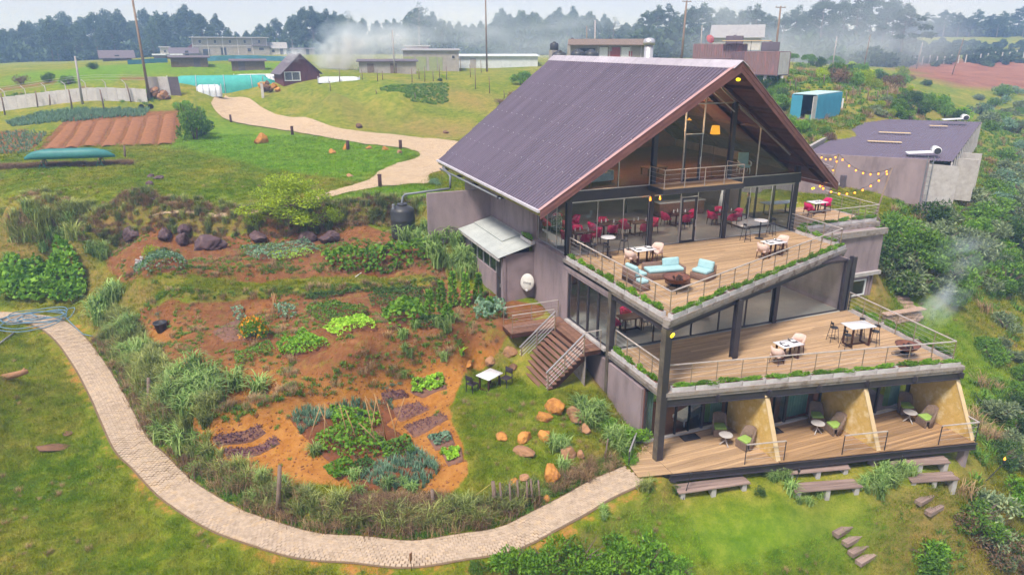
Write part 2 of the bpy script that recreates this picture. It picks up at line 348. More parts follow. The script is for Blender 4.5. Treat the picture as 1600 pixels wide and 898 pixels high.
# steep banks of earth show as soil inside the garden, as rank dry grass elsewhere
_sl = np.hypot(np.gradient(GZ, GX, axis=0), np.gradient(GZ, GY, axis=1))
_dry = np.maximum(_dry, np.clip((_sl-.55)*1.6, 0, 1)*(_sw < .3))
_lush = np.zeros(_gx.shape)
for p_, w_ in (('330,180 460,205 640,232 650,242 580,275 560,285 400,262 300,238 240,232 290,205',1.0), ('470,318 600,293 665,290 720,325 640,330 560,318',1.0), ('720,600 800,590 900,640 880,760 760,770 740,690',.45), ('1000,770 1200,790 1420,800 1340,880 1180,898 1050,898 900,850',.85), ('1390,450 1470,470 1600,600 1560,720 1500,650 1420,560',.7), ('430,170 520,140 640,135 700,150 620,175 500,180',.35), ('-40,200 300,240 560,285 400,330 0,320',.25), ('0,520 100,560 140,640 200,740 380,860 380,898 0,898',.3)): _lush = np.maximum(_lush, w_*soft(inpoly(GP(p_), _gx, _gy), 8))
_fg = np.maximum(_fg, _lush*.85)
vc = me.color_attributes.new('mask', 'FLOAT_COLOR', 'POINT')
vc.data.foreach_set('color', np.stack([_sw, _dry, _far, _fg], 2).astype('f4').ravel())
m, t, b = newmat('ground'); N = t.nodes.new; L = t.links.new
def noise(scale, det=5, rough=.6, vec=None):
    n = N('ShaderNodeTexNoise'); n.inputs['Scale'].default_value = scale; n.inputs['Detail'].default_value = det; n.inputs['Roughness'].default_value = rough
    L(vec or tcg.outputs['Object'], n.inputs['Vector']); return n.outputs[0]
def ramp(f, *st):
    r = N('ShaderNodeValToRGB'); e = r.color_ramp.elements
    while len(e) < len(st): e.new(.5)
    for k, (p, c) in zip(e, st): k.position = p; k.color = (*c, 1)
    L(f, r.inputs[0]); return r.outputs[0]
def mixc(f, a, b_):
    x = N('ShaderNodeMix'); x.data_type = 'RGBA'; L(f, x.inputs[0]); L(a, x.inputs[6]); L(b_, x.inputs[7]); return x.outputs[2]
def mth(op, a, b_):
    x = N('ShaderNodeMath'); x.operation = op; x.use_clamp = op in ('ADD','SUBTRACT') 
    for k, v in enumerate((a, b_)):
        if isinstance(v, (int, float)): x.inputs[k].default_value = v
        else: L(v, x.inputs[k])
    return x.outputs[0]
tcg = N('ShaderNodeTexCoord'); va = N('ShaderNodeVertexColor'); va.layer_name = 'mask'; sp = N('ShaderNodeSeparateColor'); L(va.outputs[0], sp.inputs[0])
n_big, n_mid, n_fine = noise(.17, 4), noise(1.3, 6, .7), noise(14, 4, .7)
gA = ramp(n_mid, (.30, (.075,.125,.006)), (.5, (.145,.19,.011)), (.68, (.26,.265,.03)))
gB = ramp(n_mid, (.28, (.145,.175,.012)), (.5, (.27,.24,.035)), (.7, (.42,.30,.09)))
gsel = ramp(n_big, (.42, (0,0,0)), (.62, (1,1,1)))
grass = mixc(mth('MULTIPLY', gsel, .75), gA, gB)
dryc = ramp(n_mid, (.3, (.16,.13,.03)), (.5, (.26,.19,.06)), (.7, (.30,.16,.07)))
grass = mixc(mth('MULTIPLY', sp.outputs[1], .8), grass, dryc)
fine = N('ShaderNodeMix'); fine.data_type = 'RGBA'; fine.blend_type = 'MULTIPLY'; fine.inputs[0].default_value = .8
L(grass, fine.inputs[6]); L(ramp(n_fine, (.3, (.55,.6,.5)), (.65, (1.25,1.2,1.15))), fine.inputs[7]); grass = fine.outputs[2]
grass = mixc(va.outputs[1], grass, ramp(n_mid, (.3,(.07,.17,.008)), (.7,(.17,.28,.016))))
soilc = ramp(noise(2.2, 6, .7), (.3, (.135,.05,.02)), (.5, (.225,.088,.033)), (.72, (.33,.15,.06)))
soilc = mixc(mth('MULTIPLY', ramp(n_big, (.4,(0,0,0)), (.6,(1,1,1))), .55), soilc, ramp(noise(3.1, 5), (.35,(.12,.052,.028)), (.65,(.23,.10,.05))))
soilc = mixc(mth('MULTIPLY', ramp(noise(1.7, 6, .75), (.52,(0,0,0)), (.66,(1,1,1))), .55), soilc, grass)
gpos = N('ShaderNodeSeparateXYZ'); L(tcg.outputs['Object'], gpos.inputs[0]); zr = N('ShaderNodeMapRange'); zr.inputs[1].default_value = 2.5; zr.inputs[2].default_value = 1.5; L(gpos.outputs[2], zr.inputs[0])
soilc = mixc(mth('MULTIPLY', zr.outputs[0], .78), soilc, ramp(noise(2.6, 6, .7), (.3, (.31,.115,.020)), (.5, (.44,.185,.036)), (.72, (.54,.265,.075))))     # sandy subsoil of the lower garden
sm = mth('ADD', sp.outputs[0], mth('MULTIPLY', mth('SUBTRACT', n_mid, .5), .9)); smr = ramp(mth('ADD', sp.outputs[0], mth('MULTIPLY', mth('ADD', n_mid, -.5), 1.0)), (.42, (0,0,0)), (.58, (1,1,1)))
col = mixc(smr, grass, soilc)
col = mixc(sp.outputs[2], col, ramp(noise(.15, 6, .7), (.35, (.20,.075,.05)), (.65, (.30,.14,.09))))
L(col, b.inputs['Base Color']); b.inputs['Roughness'].default_value = .95; b.inputs['Specular IOR Level'].default_value = .1
bp = N('ShaderNodeBump'); bp.inputs['Strength'].default_value = .7; bp.inputs['Distance'].default_value = .12
L(mth('MULTIPLY', noise(9, 6, .75), 1.0), bp.inputs['Height']); L(bp.outputs[0], b.inputs['Normal'])
ground = kind(obj('ground', me, 'ground'), 'structure')
# ------------------------------------------------------------------ surface materials
mat('concrete', (.335,.255,.265), (.215,.165,.175), 1.3, .9, .25, 18, c3=(.29,.222,.232), stretch=(1,1,.35))
mat('concrete_pale', (.50,.47,.45), (.36,.32,.31), 2.2, .9, .25, 20)
mat('concrete_edge', (.27,.20,.15), (.15,.105,.08), 1.6, .9, .35, 15, c3=(.31,.27,.25))
mat('slab_floor', (.42,.41,.38), (.33,.32,.29), .8, .35, .05, spec=.5)
mat('steel', (.030,.026,.036), (.045,.036,.042), 3, .5, .1, spec=.5)
mat('steel_weathered', (.16,.135,.10), (.07,.055,.05), 2.0, .7, .2)
mat('alu', (.62,.60,.62), (.5,.48,.5), 5, .4, metal=.6)
mat('brass', (.36,.28,.20), (.27,.20,.14), 5, .5, metal=.3)
mat('rail_top', (.60,.53,.50), (.45,.38,.36), 4, .45, metal=.3)
mat('deck_wood', (.46,.305,.175), (.32,.20,.11), 1.2, .8, .25, 12, objvar=.20, stretch=(.35,5,3))
mat('deck_wood_dark', (.40,.245,.125), (.27,.16,.08), 1.2, .75, .25, 12, objvar=.26, stretch=(.35,5,3))
mat('stair_wood', (.24,.125,.085), (.15,.075,.05), 1.5, .8, .3, 12, objvar=.2, stretch=(5,.4,3))
mat('grey_wood', (.33,.235,.20), (.20,.135,.115), 1.6, .85, .4, 14, objvar=.2, stretch=(.4,5,3))
mat('dark_wood', (.085,.03,.018), (.045,.016,.01), 2, .6, .1, stretch=(1,6,1))
mat('ceiling_wood', (.13,.055,.035), (.07,.03,.022), 1.2, .75, .2, 8, objvar=.25, stretch=(.6,6,6))
mat('fascia', (.20,.085,.075), (.13,.055,.055), 1.5, .7, .15, objvar=.1)
mat('flashing', (.52,.30,.29), (.42,.24,.235), 1.2, .6)
mat('ridge', (.46,.41,.45), (.36,.32,.36), 2, .5, objvar=.12)
mat('gutter', (.60,.56,.60), (.50,.46,.50), 3, .5)
mat('moss_timber', (.36,.32,.05), (.25,.2,.05), 2, .8, .2)
mat('tin_pale', (.50,.52,.50), (.38,.40,.39), 1.1, .55, .1, 3, metal=.1, stretch=(1,1,1))
mat('planter', (.58,.55,.56), (.42,.38,.38), 3, .8, .2)
mat('yellow_wall', (.66,.45,.18), (.72,.56,.32), 1.9, .9, .35, 9, c3=(.56,.36,.10))
mat('yellow_edge', (.66,.50,.30), (.56,.40,.22), 2, .9, .2)
mat('brick_inner', (.22,.09,.06), (.14,.06,.05), 3, .85, .3)
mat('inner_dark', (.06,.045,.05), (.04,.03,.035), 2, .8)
mat('curtain_teal', (.20,.42,.38), (.28,.50,.46), 4, .9, transl=.15)
mat('curtain_green', (.28,.50,.20), (.2,.4,.15), 4, .9, transl=.2)
mat('floor_red', (.10,.022,.014), (.06,.014,.01), 2, .35, stretch=(.4,6,1))
mat('marble', (.74,.72,.73), (.58,.55,.57), 3, .3, detail=8, spec=.5)
mat('pale_cloth', (.66,.48,.41), (.58,.42,.36), 12, .95, .1)
mat('fuchsia', (.52,.012,.11), (.42,.008,.085), 9, .85, .1)
mat('aqua', (.36,.55,.57), (.30,.47,.49), 6, .95, .12, 30)
mat('sofa_white', (.52,.60,.64), (.40,.48,.54), 6, .95, .12, 30)
mat('wicker', (.27,.165,.125), (.16,.095,.075), 22, .85, .6, 60)
mat('wicker_dark', (.27,.185,.14), (.16,.11,.085), 22, .85, .6, 60)
mat('lime', (.30,.44,.10), (.25,.38,.08), 8, .9, .1)
mat('black_metal', (.022,.020,.024), (.035,.03,.035), 6, .5)
mat('black_mat', (.03,.022,.028), (.05,.035,.045), 14, .95, .3)
mat('white_china', (.8,.8,.8), (.72,.72,.74), 4, .25, spec=.5)
mat('rust', (.22,.085,.055), (.11,.05,.042), 4, .85, .4)
mat('char', (.025,.018,.016), (.07,.035,.03), 8, .95, .5)
mat('plastic_black', (.03,.03,.036), (.045,.045,.05), 3, .45, .1, spec=.45)
mat('pvc_grey', (.22,.23,.26), (.17,.18,.2), 4, .5)
mat('dish_white', (.62,.60,.56), (.52,.50,.46), 4, .5)
mat('ink', (.05,.04,.05), (.03,.03,.04), 4, .7)
mat('bar_wood', (.33,.12,.05), (.22,.075,.03), 2, .6, .2, stretch=(1,1,6))
glassmat('glass', (.86,.89,.90)); glassmat('glass_dark', (.62,.64,.68))
emis('bulb', (1.0,.30,.02), 2.4); emis('flood', (1.0,.74,.02), 1.6); emis('shade_lit', (1.0,.42,.02), .95)

def clip_convex(poly, a, b, c):
    """keep a*x+b*y<=c"""
    o = []
    for i in range(len(poly)):
        p, q = poly[i], poly[(i+1) % len(poly)]; dp, dq = a*p[0]+b*p[1]-c, a*q[0]+b*q[1]-c
        if dp <= 0: o.append(p)
        if dp*dq < 0: t = dp/(dp-dq); o.append((p[0]+t*(q[0]-p[0]), p[1]+t*(q[1]-p[1])))
    return o
def planks(parent, poly, z, w, m, lmin=3.0, lmax=6.5, th=.035, ang=0.0, name='plank'):
    """boards laid along X (turned by ang), each its own piece"""
    ca, sa = math.cos(ang), math.sin(ang); rp = [(x*ca+y*sa, -x*sa+y*ca) for x, y in poly]
    y = min(p[1] for p in rp); y1 = max(p[1] for p in rp); r = random.Random(int(z*100)+len(poly))
    while y < y1-.01:
        st = clip_convex(clip_convex(rp, 0, -1, -(y+.004)), 0, 1, y+w-.004)
        if len(st) >= 3:
            x = min(p[0] for p in st); x1 = max(p[0] for p in st); cuts = [x]
            while x1-cuts[-1] > lmax: cuts.append(cuts[-1]+r.uniform(lmin, lmax))
            cuts.append(x1+.01)
            for a, b in zip(cuts[:-1], cuts[1:]):
                pc = clip_convex(clip_convex(st, -1, 0, -(a+.003)), 1, 0, b-.003)
                if len(pc) < 3 or max(p[0] for p in pc)-min(p[0] for p in pc) < .05: continue
                dz = r.uniform(-.004, .004); c = pc[0]; org = (c[0]*ca-c[1]*sa, c[0]*sa+c[1]*ca, z+dz)
                MB().prism([(p[0]-c[0], p[1]-c[1]) for p in pc], -th, 0).build(name, m, parent, loc=org, rz=ang)
        y += w
def railing(parent, a, b, z, h=1.02, n=None, mp='brass', mt='rail_top', cables=4, name='railing', ends=(True, True), zb=None):
    """top rail with posts and cables between two plan points"""
    a, b = Vector((a[0],a[1],z)), Vector((b[0],b[1],zb if zb is not None else z)); L_ = (b-a).length; n = n or max(1, round(L_/1.15)); d = (b-a)
    up = Vector((0,0,h)); r = MB().bar(a+up, b+up, .06, .035).build(name, mt, parent)
    for i in range(n+1):
        if (i == 0 and not ends[0]) or (i == n and not ends[1]): continue
        p = a+d*(i/n); MB().bar(p, p+up-Vector((0,0,.019)), .045, .02, up=d).build('post', mp, r)
    for k in range(1, cables+1):
        u = Vector((0,0,h*k/(cables+1))); MB().tube([a+u, b+u], .006, 5).build('cable', 'alu', r)
    return r
BULBS = []
def light_point(p, e, col, rad=.05):
    l = bpy.data.lights.new('lamp_light', 'POINT'); l.energy = e; l.color = col; l.shadow_soft_size = rad
    o = bpy.data.objects.new('lamp_light', l); C.objects.link(o); o.location = p; return o
# ------------------------------------------------------------------ the big gabled restaurant
B = T('restaurant_building', 'large gabled glass and steel building with brown corrugated roof and stacked timber decks', 'building')
Z1, Z2, ZL = 3.2, 6.4, 9.82
AP = (7.6, 6.4, 16.02); EL, ER = -1.8, 17.0; YE = 8.5; YB_E, YB_R = 25.8, 27.2; ZE = 9.2; SL = (16.02-9.2)/9.4
def roofz(x): return 16.02 - abs(x-7.6)*SL
# corrugated sheets of both slopes
def slope(side):
    vs, fs = [], []; pitch = .24; ns = 8; y = AP[1]; k = 0; xe = EL if side < 0 else ER
    prof = ((0,.045),(.17,.045),(.20,-.03),(.27,-.03)); ys, am = [], []      # box ribs
    while y < YB_R:
        for u, a in prof: ys.append(min(y+u, YB_R)); am.append(a)
        y += .30
    nrm = Vector((side*SL, 0, 1)).normalized()
    for y, a in zip(ys, am):
        f = 1.0
        if y < YE: f = (y-AP[1])/(YE-AP[1])
        if y > YB_E: f = min(f, (YB_R-y)/(YB_R-YB_E))
        x0 = 7.6 + (xe-7.6)*max(f, .004)
        for x in (x0, 7.6): vs.append(Vector((x, y, roofz(x))) + nrm*a)
    n = len(ys)
    for i in range(n-1): fs.append((2*i, 2*i+1, 2*i+3, 2*i+2))
    return MB().add(vs, fs)
mat('roof_sheet', (.142,.108,.150), (.098,.076,.106), 1.3, .6, .04, 3, spec=.3, c3=(.122,.094,.13), stretch=(.16,1.1,.16), detail=6)
mat('screw', (.75,.72,.75), None, 4, .4)
for sd in (-1, 1):
    sh = slope(sd).build('roof_sheet', 'roof_sheet', B)
    sc = MB(); xe = EL if sd < 0 else ER
    for k in range(1, 8):
        x = 7.6 + (xe-7.6)*k/7.6; yy = AP[1]+(YE-AP[1])*k/7.6+.35
        while yy < 26.2: sc.cbox((x, yy, roofz(x)+.055), (.032,.032,.02)); yy += .9
    kind(sc.build('screw_row', 'screw', sh), 'stuff')
y = AP[1]-.06
while y < YB_R-.3:
    y2 = min(y+2.35, YB_R+.05)
    MB().extr([(7.6,y,16.10),(7.16,y,15.77),(7.14,y,15.73),(7.6,y,16.06),(8.06,y,15.73),(8.04,y,15.77)], (0,y2-y-.02,0)).build('ridge_cap', 'ridge', B); y = y2
# timber ceiling under the sheets, boards run along the ridge; rafters
for sd in (-1, 1):
    xe = EL+.06 if sd < 0 else ER-.06; nb = 24
    for i in range(nb):
        f0, f1 = i/nb, (i+1)/nb-.004; xa, xb = 7.6+(xe-7.6)*f0, 7.6+(xe-7.6)*f1
        ya, yb = AP[1]+.05+(YE-AP[1])*f0, AP[1]+.05+(YE-AP[1])*f1; bk = YB_R-.1-(YB_R-YB_E)*f1
        za, zb = roofz(xa)-.07, roofz(xb)-.07
        MB().extr([(xa,ya,za),(xb,yb,zb),(xb,bk,zb),(xa,bk,za)], (0,0,-.03)).build('ceiling_board', 'ceiling_wood', B)
    for j, yy in enumerate((9.3, 11.8, 14.3, 16.8, 19.3, 21.8)):
        MB().bar((7.6, yy, 15.80), (xe-sd*.25, yy, roofz(xe-sd*.25)-.2), .12, .2).build('rafter', 'dark_wood', B)
    for k in range(1, 6):
        x = 7.6+(xe-7.6)*k/6; MB().bar((x, AP[1]+(YE-AP[1])*k/6+.15, roofz(x)-.16), (x, 22, roofz(x)-.16), .08, .12).build('purlin', 'dark_wood', B)
    # barge boards with pale flashing on top
    a = Vector((7.6, AP[1], 16.0)); e = Vector((EL-.03 if sd < 0 else ER+.03, YE, ZE-.02)); d = (e-a)
    nn = d.cross(Vector((0,0,1))).normalized()*.03; nn = nn if nn.y < 0 else -nn
    dn = Vector((0,0,-.40)); MB().extr([a+Vector((0,0,.02)), e+Vector((0,0,.02)), e+dn, a+dn*1.15], nn).build('barge_board', 'fascia', B)
    MB().extr([a+nn*1.03+Vector((0,0,-.10)), e+nn*1.03+Vector((0,0,-.10)), e+nn*1.03+dn*.55, a+nn*1.03+dn*.55], nn*.6).build('barge_trim', 'fascia', B)
    w = Vector((0,.20,0)); MB().extr([a+nn*1.8+Vector((0,0,.065)), e+nn*1.8+Vector((0,0,.065)), e+w+Vector((0,0,.065)), a+w+Vector((0,0,.065))], (0,0,.02)).build('flashing', 'flashing', B)
    # eaves: pale gutter over a mossy timber
    x = EL if sd < 0 else ER
    MB().extr([(x+sd*.03,YE,ZE+.05),(x+sd*.16,YE,ZE+.05),(x+sd*.16,YE,ZE-.07),(x+sd*.03,YE,ZE-.07)], (0,YB_E-YE,0)).build('gutter', 'gutter', B)
    MB().box(min(x-sd*.1,x+sd*.02), max(x-sd*.1,x+sd*.02), YE+.02, YB_E-.02, ZE-.26, ZE-.075).build('eaves_timber', 'moss_timber' if sd < 0 else 'fascia', B)
# steel columns
def column(x, y, z0, z1, w=.26, m='steel'):
    c = MB(); t = .03; c.box(x-w/2, x+w/2, y-w/2, y-w/2+t, z0, z1).box(x-w/2, x+w/2, y+w/2-t, y+w/2, z0, z1).box(x-t/2-.03, x+t/2+.03, y-w/2+t, y+w/2-t, z0, z1)
    return c.build('column', m, B)
column(.02, .05, -.6, 6.05, .3)
MB().box(-.16, -.132, -.10, .2, -.6, 6.05).build('column_flange', 'steel_weathered', B)
column(4.92, 1.72, Z1-.3, 6.05, .28); column(9.65, 4.5, Z1, 6.1, .24); column(14.25, 4.5, Z1, 6.1, .24); column(14.9, 4.75, Z1-.2, 6.1, .28)
column(.12, 4.62, .2, 6.1, .24); MB().box(-.03,.0,4.5,4.75,.2,6.1).build('column_flange', 'steel_weathered', B)
column(.3, 9.66, Z2, 9.26, .26); column(5.2, 9.66, Z2, roofz(5.2)-.3, .24); column(10.1, 9.66, Z2, roofz(10.1)-.3, .24); column(15.0, 9.66, Z2, 10.2, .26)
column(4.98, .42, 0, 2.9, .12); column(9.62, .1, 0, 2.9, .12); column(14.0, -.4, 0, 2.9, .12)
# loft beam, loft floor, upper floor, mid floor, ground floor
MB().box(-.0, 15.2, 9.50, 9.535, 9.26, 9.80).box(-.0, 15.2, 9.535, 9.75, 9.26, 9.29).box(0, 15.2, 9.535, 9.75, 9.77, 9.80).build('loft_beam', 'steel', B)
MB().box(.2, 15.1, 9.47, 9.56, 9.80, 9.84).build('loft_sill', 'alu', B); MB().box(.2, 15.1, 9.56, 9.64, 9.22, 9.258).build('window_head', 'alu', B)
MB().box(.2, 15.1, 9.76, 22, 9.5, ZL).build('loft_floor', 'ceiling_wood', B)
MB().box(.12, 15.2, 9.7, 22, 6.1, 6.395).build('upper_floor', 'slab_floor', B)
MB().box(.2, 14.4, 4.4, 14, 2.9, 3.197).build('middle_floor', 'slab_floor', B)
for q_ in ((.2, 4.6, 1.3, 7), (4.8, 9.2, .3, 7), (9.45, 13.9, -.65, 7)): MB().box(*q_, -.3, -.005).build('room_floor', 'floor_red', B)
# walls
w = MB(); w.box(0, .25, 13.5, 25.5, 5.9, roofz(0)-.15)
w.build('side_wall', 'concrete', B)
MB().box(0, .25, 9.0, 13.5, 3.0, 6.28).build('side_wall', 'concrete', B)
MB().box(-.03, .3, 9.55, 13.48, 6.28, 6.42).build('ledge', 'concrete', B)
for ya, yb in ((1.55, 3.05), (3.06, 4.48), (4.78, 6.6), (6.61, 9.2)):
    MB().box(.0, .22, ya, yb, -.4, 2.62).build('wall_panel', 'concrete', B)
MB().box(.0, .25, 9.2, 13.3, -.2, 3.0).build('side_wall', 'concrete', B)
MB().box(15.0, 15.25, 14.5, 25.5, 5.9, 10.3).build('side_wall', 'concrete', B)
MB().extr([(.25,21.9,6.3),(15,21.9,6.3),(15,21.9,10.3),(7.6,21.9,15.5),(.25,21.9,10.3)], (0,.2,0)).build('back_wall', 'brick_inner', B)
MB().extr([(.25,25.3,6.0),(15,25.3,6.0),(15,25.3,10.4),(7.6,25.3,15.6),(.25,25.3,10.4)], (0,.2,0)).build('back_wall', 'concrete', B)
MB().box(.25, 14.4, 13.9, 14.1, 3.2, 6.1).build('back_wall', 'brick_inner', B)
MB().box(14.3, 14.5, 4.6, 14, -.4, 6.05).build('side_wall', 'concrete', B)
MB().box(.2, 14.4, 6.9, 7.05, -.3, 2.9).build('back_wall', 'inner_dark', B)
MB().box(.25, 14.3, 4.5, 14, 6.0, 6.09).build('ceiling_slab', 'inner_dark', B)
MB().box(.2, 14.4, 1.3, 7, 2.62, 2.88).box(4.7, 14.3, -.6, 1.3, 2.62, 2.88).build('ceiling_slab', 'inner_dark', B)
# glazing helper: panes along a line with mullions
def glaze(a, b, z0, z1, n, m='glass', fr='steel', fw=.06, mull=True, trans=None):
    a, b = Vector((a[0],a[1],0)), Vector((b[0],b[1],0)); d = (b-a); u = d.normalized()
    for i in range(n):
        p, q = a+d*(i/n)+u*.02, a+d*((i+1)/n)-u*.02
        MB().bar(p+Vector((0,0,(z0+z1)/2)), q+Vector((0,0,(z0+z1)/2)), .014, z1-z0-.04).build('window_pane', m, B)
    if mull:
        for i in range(n+1):
            p = a+d*(i/n); MB().bar(p+Vector((0,0,z0)), p+Vector((0,0,z1)), fw, fw).build('mullion', fr, B)
    for zz in (z0+.025, z1-.025): MB().bar(a+Vector((0,0,zz)), b+Vector((0,0,zz)), .07, .05).build('window_frame', fr, B)
# upper hall front
glaze((.42, 9.66), (5.08, 9.66), Z2, 9.22, 3, fr='alu', fw=.03)
glaze((5.32, 9.66), (7.1, 9.66), Z2, 9.22, 1, fr='alu', fw=.03); glaze((8.2, 9.66), (9.98, 9.66), Z2, 9.22, 1, fr='alu', fw=.03)
glaze((10.22, 9.66), (14.87, 9.66), Z2, 9.22, 3, fr='alu', fw=.03)
def door(x0, x1, y, z0, z1, m='steel', gm='glass'):
    f = MB(); w = .11; f.box(x0, x0+w, y-.04, y+.04, z0, z1).box(x1-w, x1, y-.04, y+.04, z0, z1).box(x0+w, x1-w, y-.04, y+.04, z1-w, z1).box(x0+w, x1-w, y-.04, y+.04, z0, z0+w)
    d = f.build('door', m, B); MB().box(x0+w, x1-w, y-.008, y+.008, z0+w, z1-w).build('door_pane', gm, d)
    MB().bar((x1-.06, y-.09, z0+.85), (x1-.06, y-.09, z0+1.25), .03).build('door_handle', 'alu', d)
    e = MB(); e.box(x0-.04, x0-.003, y-.05, y+.05, z0, z1+.04).box(x1+.003, x1+.04, y-.05, y+.05, z0, z1+.04).box(x0-.003, x1+.003, y-.05, y+.05, z1+.003, z1+.04); e.build('door_frame', 'alu', d); return d
door(7.14, 8.16, 9.66, Z2+.01, 8.93); MB().box(7.1, 8.2, 9.655, 9.668, 8.98, 9.2).build('window_pane', 'glass', B)
glaze((.3, 9.8), (.3, 13.4), Z2+.02, 9.3, 3, fr='alu', fw=.04)
glaze((15.05, 9.85), (15.05, 14.4), Z2, 9.7, 3, fr='steel', fw=.1)
# loft gable glazing
def gable(x0, x1):
    z = lambda x: roofz(x)-.22
    pts = [(x0,9.66,ZL+.02),(x1,9.66,ZL+.02),(x1,9.66,z(x1))] + ([(7.6,9.66,z(7.6))] if x0 < 7.6 < x1 else []) + [(x0,9.66,z(x0))]
    MB().extr(pts, (0,.014,0)).build('window_pane', 'glass', B)
for a, b in ((.9, 3.1), (3.14, 5.06), (5.34, 7.0), (8.2, 9.96), (10.24, 12.0), (12.04, 14.3)): gable(a, b)
door(7.05, 8.12, 9.66, ZL+.03, 12.3); MB().extr([(7.05,9.66,12.36),(8.15,9.66,12.36),(8.15,9.66,13.82),(7.05,9.66,13.82)], (0,.014,0)).build('window_pane', 'glass', B)
for q_ in ((5.32, 9.98, 9.62, 9.7, 13.84, 13.90), (7.0,7.04,9.61,9.71,12.3,15.3), (8.16,8.2,9.61,9.71,12.3,15.1), (3.1,3.14,9.63,9.7,ZL,12.5), (12,12.04,9.63,9.7,ZL,12.6)): MB().box(*q_).build('gable_mullion', 'alu', B)
for sd, (xa, xb) in ((-1, (7.4, .9)), (1, (7.8, 14.3))):
    MB().bar((xa, 9.63, roofz(xa)-.3), (xb, 9.63, roofz(xb)-.3), .06, .08).build('gable_frame', 'alu', B)
MB().bar((10.2, 9.4, 13.6), (13.6, 9.4, 11.3), .05, .05).build('brace', 'alu', B); MB().bar((8.2, 9.4, 14.6), (9.9, 9.4, 13.4), .05, .05).build('brace', 'alu', B)
# loft balcony
bal = MB().box(4.85, 9.9, 8.06, 9.46, 9.55, 9.80).build('balcony', 'steel', B)
planks(bal, [(4.9,8.1),(9.86,8.1),(9.86,9.45),(4.9,9.45)], 9.845, .14, 'deck_wood', 6, 7)
railing(B, (4.9,8.12), (9.84,8.12), 9.85, .95, 4, 'rail_top', 'rail_top', 3); railing(B, (4.9,8.12), (4.9,9.5), 9.85, .95, 1, 'rail_top', 'rail_top', 3, ends=(False,True)); railing(B, (9.84,8.12), (9.84,9.5), 9.85, .95, 1, 'rail_top', 'rail_top', 3, ends=(False,True))
# mid hall glazing (front and left side)
glaze((.25, 4.56), (4.6, 4.56), Z1+.02, 6.0, 2); glaze((4.6, 4.56), (9.5, 4.56), Z1+.02, 6.0, 3); glaze((9.8, 4.56), (14.1, 4.56), Z1+.02, 6.0, 1, mull=False)
glaze((.1, 4.8), (.1, 8.95), Z1+.05, 5.72, 4, fw=.1)
MB().box(-.12, .1, 4.78, 9.0, Z1-.12, Z1+.02).build('ledge', 'concrete_pale', B); MB().box(0, .25, 4.78, 9.0, 5.74, 6.28).build('side_wall', 'concrete', B)
# decks
UP = [(0,.0),(15.0,5.42),(15.0,9.6),(.2,9.6)]; MD = [(0,0),(14.0,-2.85),(14.9,4.45),(.1,4.45)]; BT = [(-1.45,-.78),(14.0,-4.12),(14.25,-.62),(9.35,-.62),(9.35,.36),(4.7,.36),(4.7,1.36),(-.1,1.5),(-1.35,.05)]
def deck(name, poly, z, rim, m, edges):
    d = MB().prism([(x, y) for x, y in poly], z-.25, z-.045).build(name, rim, B)
    return d
du = MB().prism([(.30,.42),(14.7,5.62),(14.7,9.6),(.3,9.6)], 6.1, 6.355).build('upper_deck', 'steel', B)
planks(du, [(.28,.37),(14.75,5.57),(14.75,9.58),(.28,9.58)], Z2, .145, 'deck_wood')
dm = MB().prism([(.25,.2),(13.7,-2.5),(14.6,4.4),(.25,4.4)], 2.9, 3.155).build('middle_deck', 'steel', B)
planks(dm, [(.26,.2),(13.72,-2.54),(14.6,4.4),(.26,4.4)], Z1, .145, 'deck_wood')
db = MB().prism([(-.3,-.9),(13.9,-4.0),(14.1,-.7),(13.9,-.6),(4.75,.3),(-.05,1.3)], -.3, -.045).build('lower_deck', 'steel', B)
planks(db, [(-1.45,-.76),(-.02,-1.08),(-.02,1.48),(-1.35,.04)], .0, .145, 'deck_wood', ang=-.216)
planks(db, [(.0,-1.09),(14.0,-4.12),(14.25,-.62),(9.35,-.62),(4.7,.36),(4.7,1.36),(.0,1.36)][:0] or [(.0,-1.09),(4.68,-2.10),(4.68,1.36),(.0,1.36)], .0, .145, 'deck_wood')
planks(db, [(4.72,-2.11),(9.33,-3.10),(9.33,.36),(4.72,.36)], .0, .145, 'deck_wood_dark'); planks(db, [(9.37,-3.11),(13.98,-4.10),(14.25,-.62),(9.37,-.62)], .0, .145, 'deck_wood_dark')
# deck rims: concrete upstand strip, ledge for planters, beam
def rim(a, b, z, inn, beam, drop=.34):
    a, b = Vector((*a,0)), Vector((*b,0)); d = (b-a).normalized(); n = Vector((-d.y, d.x, 0)); n = n if n.dot(Vector(inn)) > 0 else -n
    def strip(o0, o1, z0, z1, nm, m): MB().extr([a+n*o0+Vector((0,0,z0)), b+n*o0+Vector((0,0,z0)), b+n*o1+Vector((0,0,z0)), a+n*o1+Vector((0,0,z0))], (0,0,z1-z0)).build(nm, m, B)
    strip(-.06, .27, z-.20, z-.02, 'deck_rim', 'concrete_edge'); strip(.0, .27, z-.36, z-.20, 'deck_rim', 'concrete_edge')
    if beam: strip(.06, .10, z-.36-drop, z-.36, 'edge_beam', 'steel'); strip(.0, .2, z-.38-drop, z-.36-drop, 'edge_beam', 'steel')
rim((0,-.0), (15.0,5.42), Z2, (0,1,0), True, .2); rim((0,.34), (0,9.5), Z2, (1,0,0), True, .2); rim((15.0,5.76), (15.0,9.5), Z2, (-1,0,0), False)
rim((0,-.02), (14.0,-2.85), Z1, (0,1,0), True, .32); rim((0,.32), (0,4.5), Z1, (1,0,0), False); rim((14.05,-2.5), (14.9,4.4), Z1, (-1,0,0), False)
a_, b_ = Vector((-.1,-1.08,0)), Vector((14.02,-4.14,0))
MB().extr([a_+Vector((0,0,-.05)), b_+Vector((0,0,-.05)), b_+Vector((0,0,-.33)), a_+Vector((0,0,-.33))], (0,.03,0)).build('edge_beam', 'steel', B)
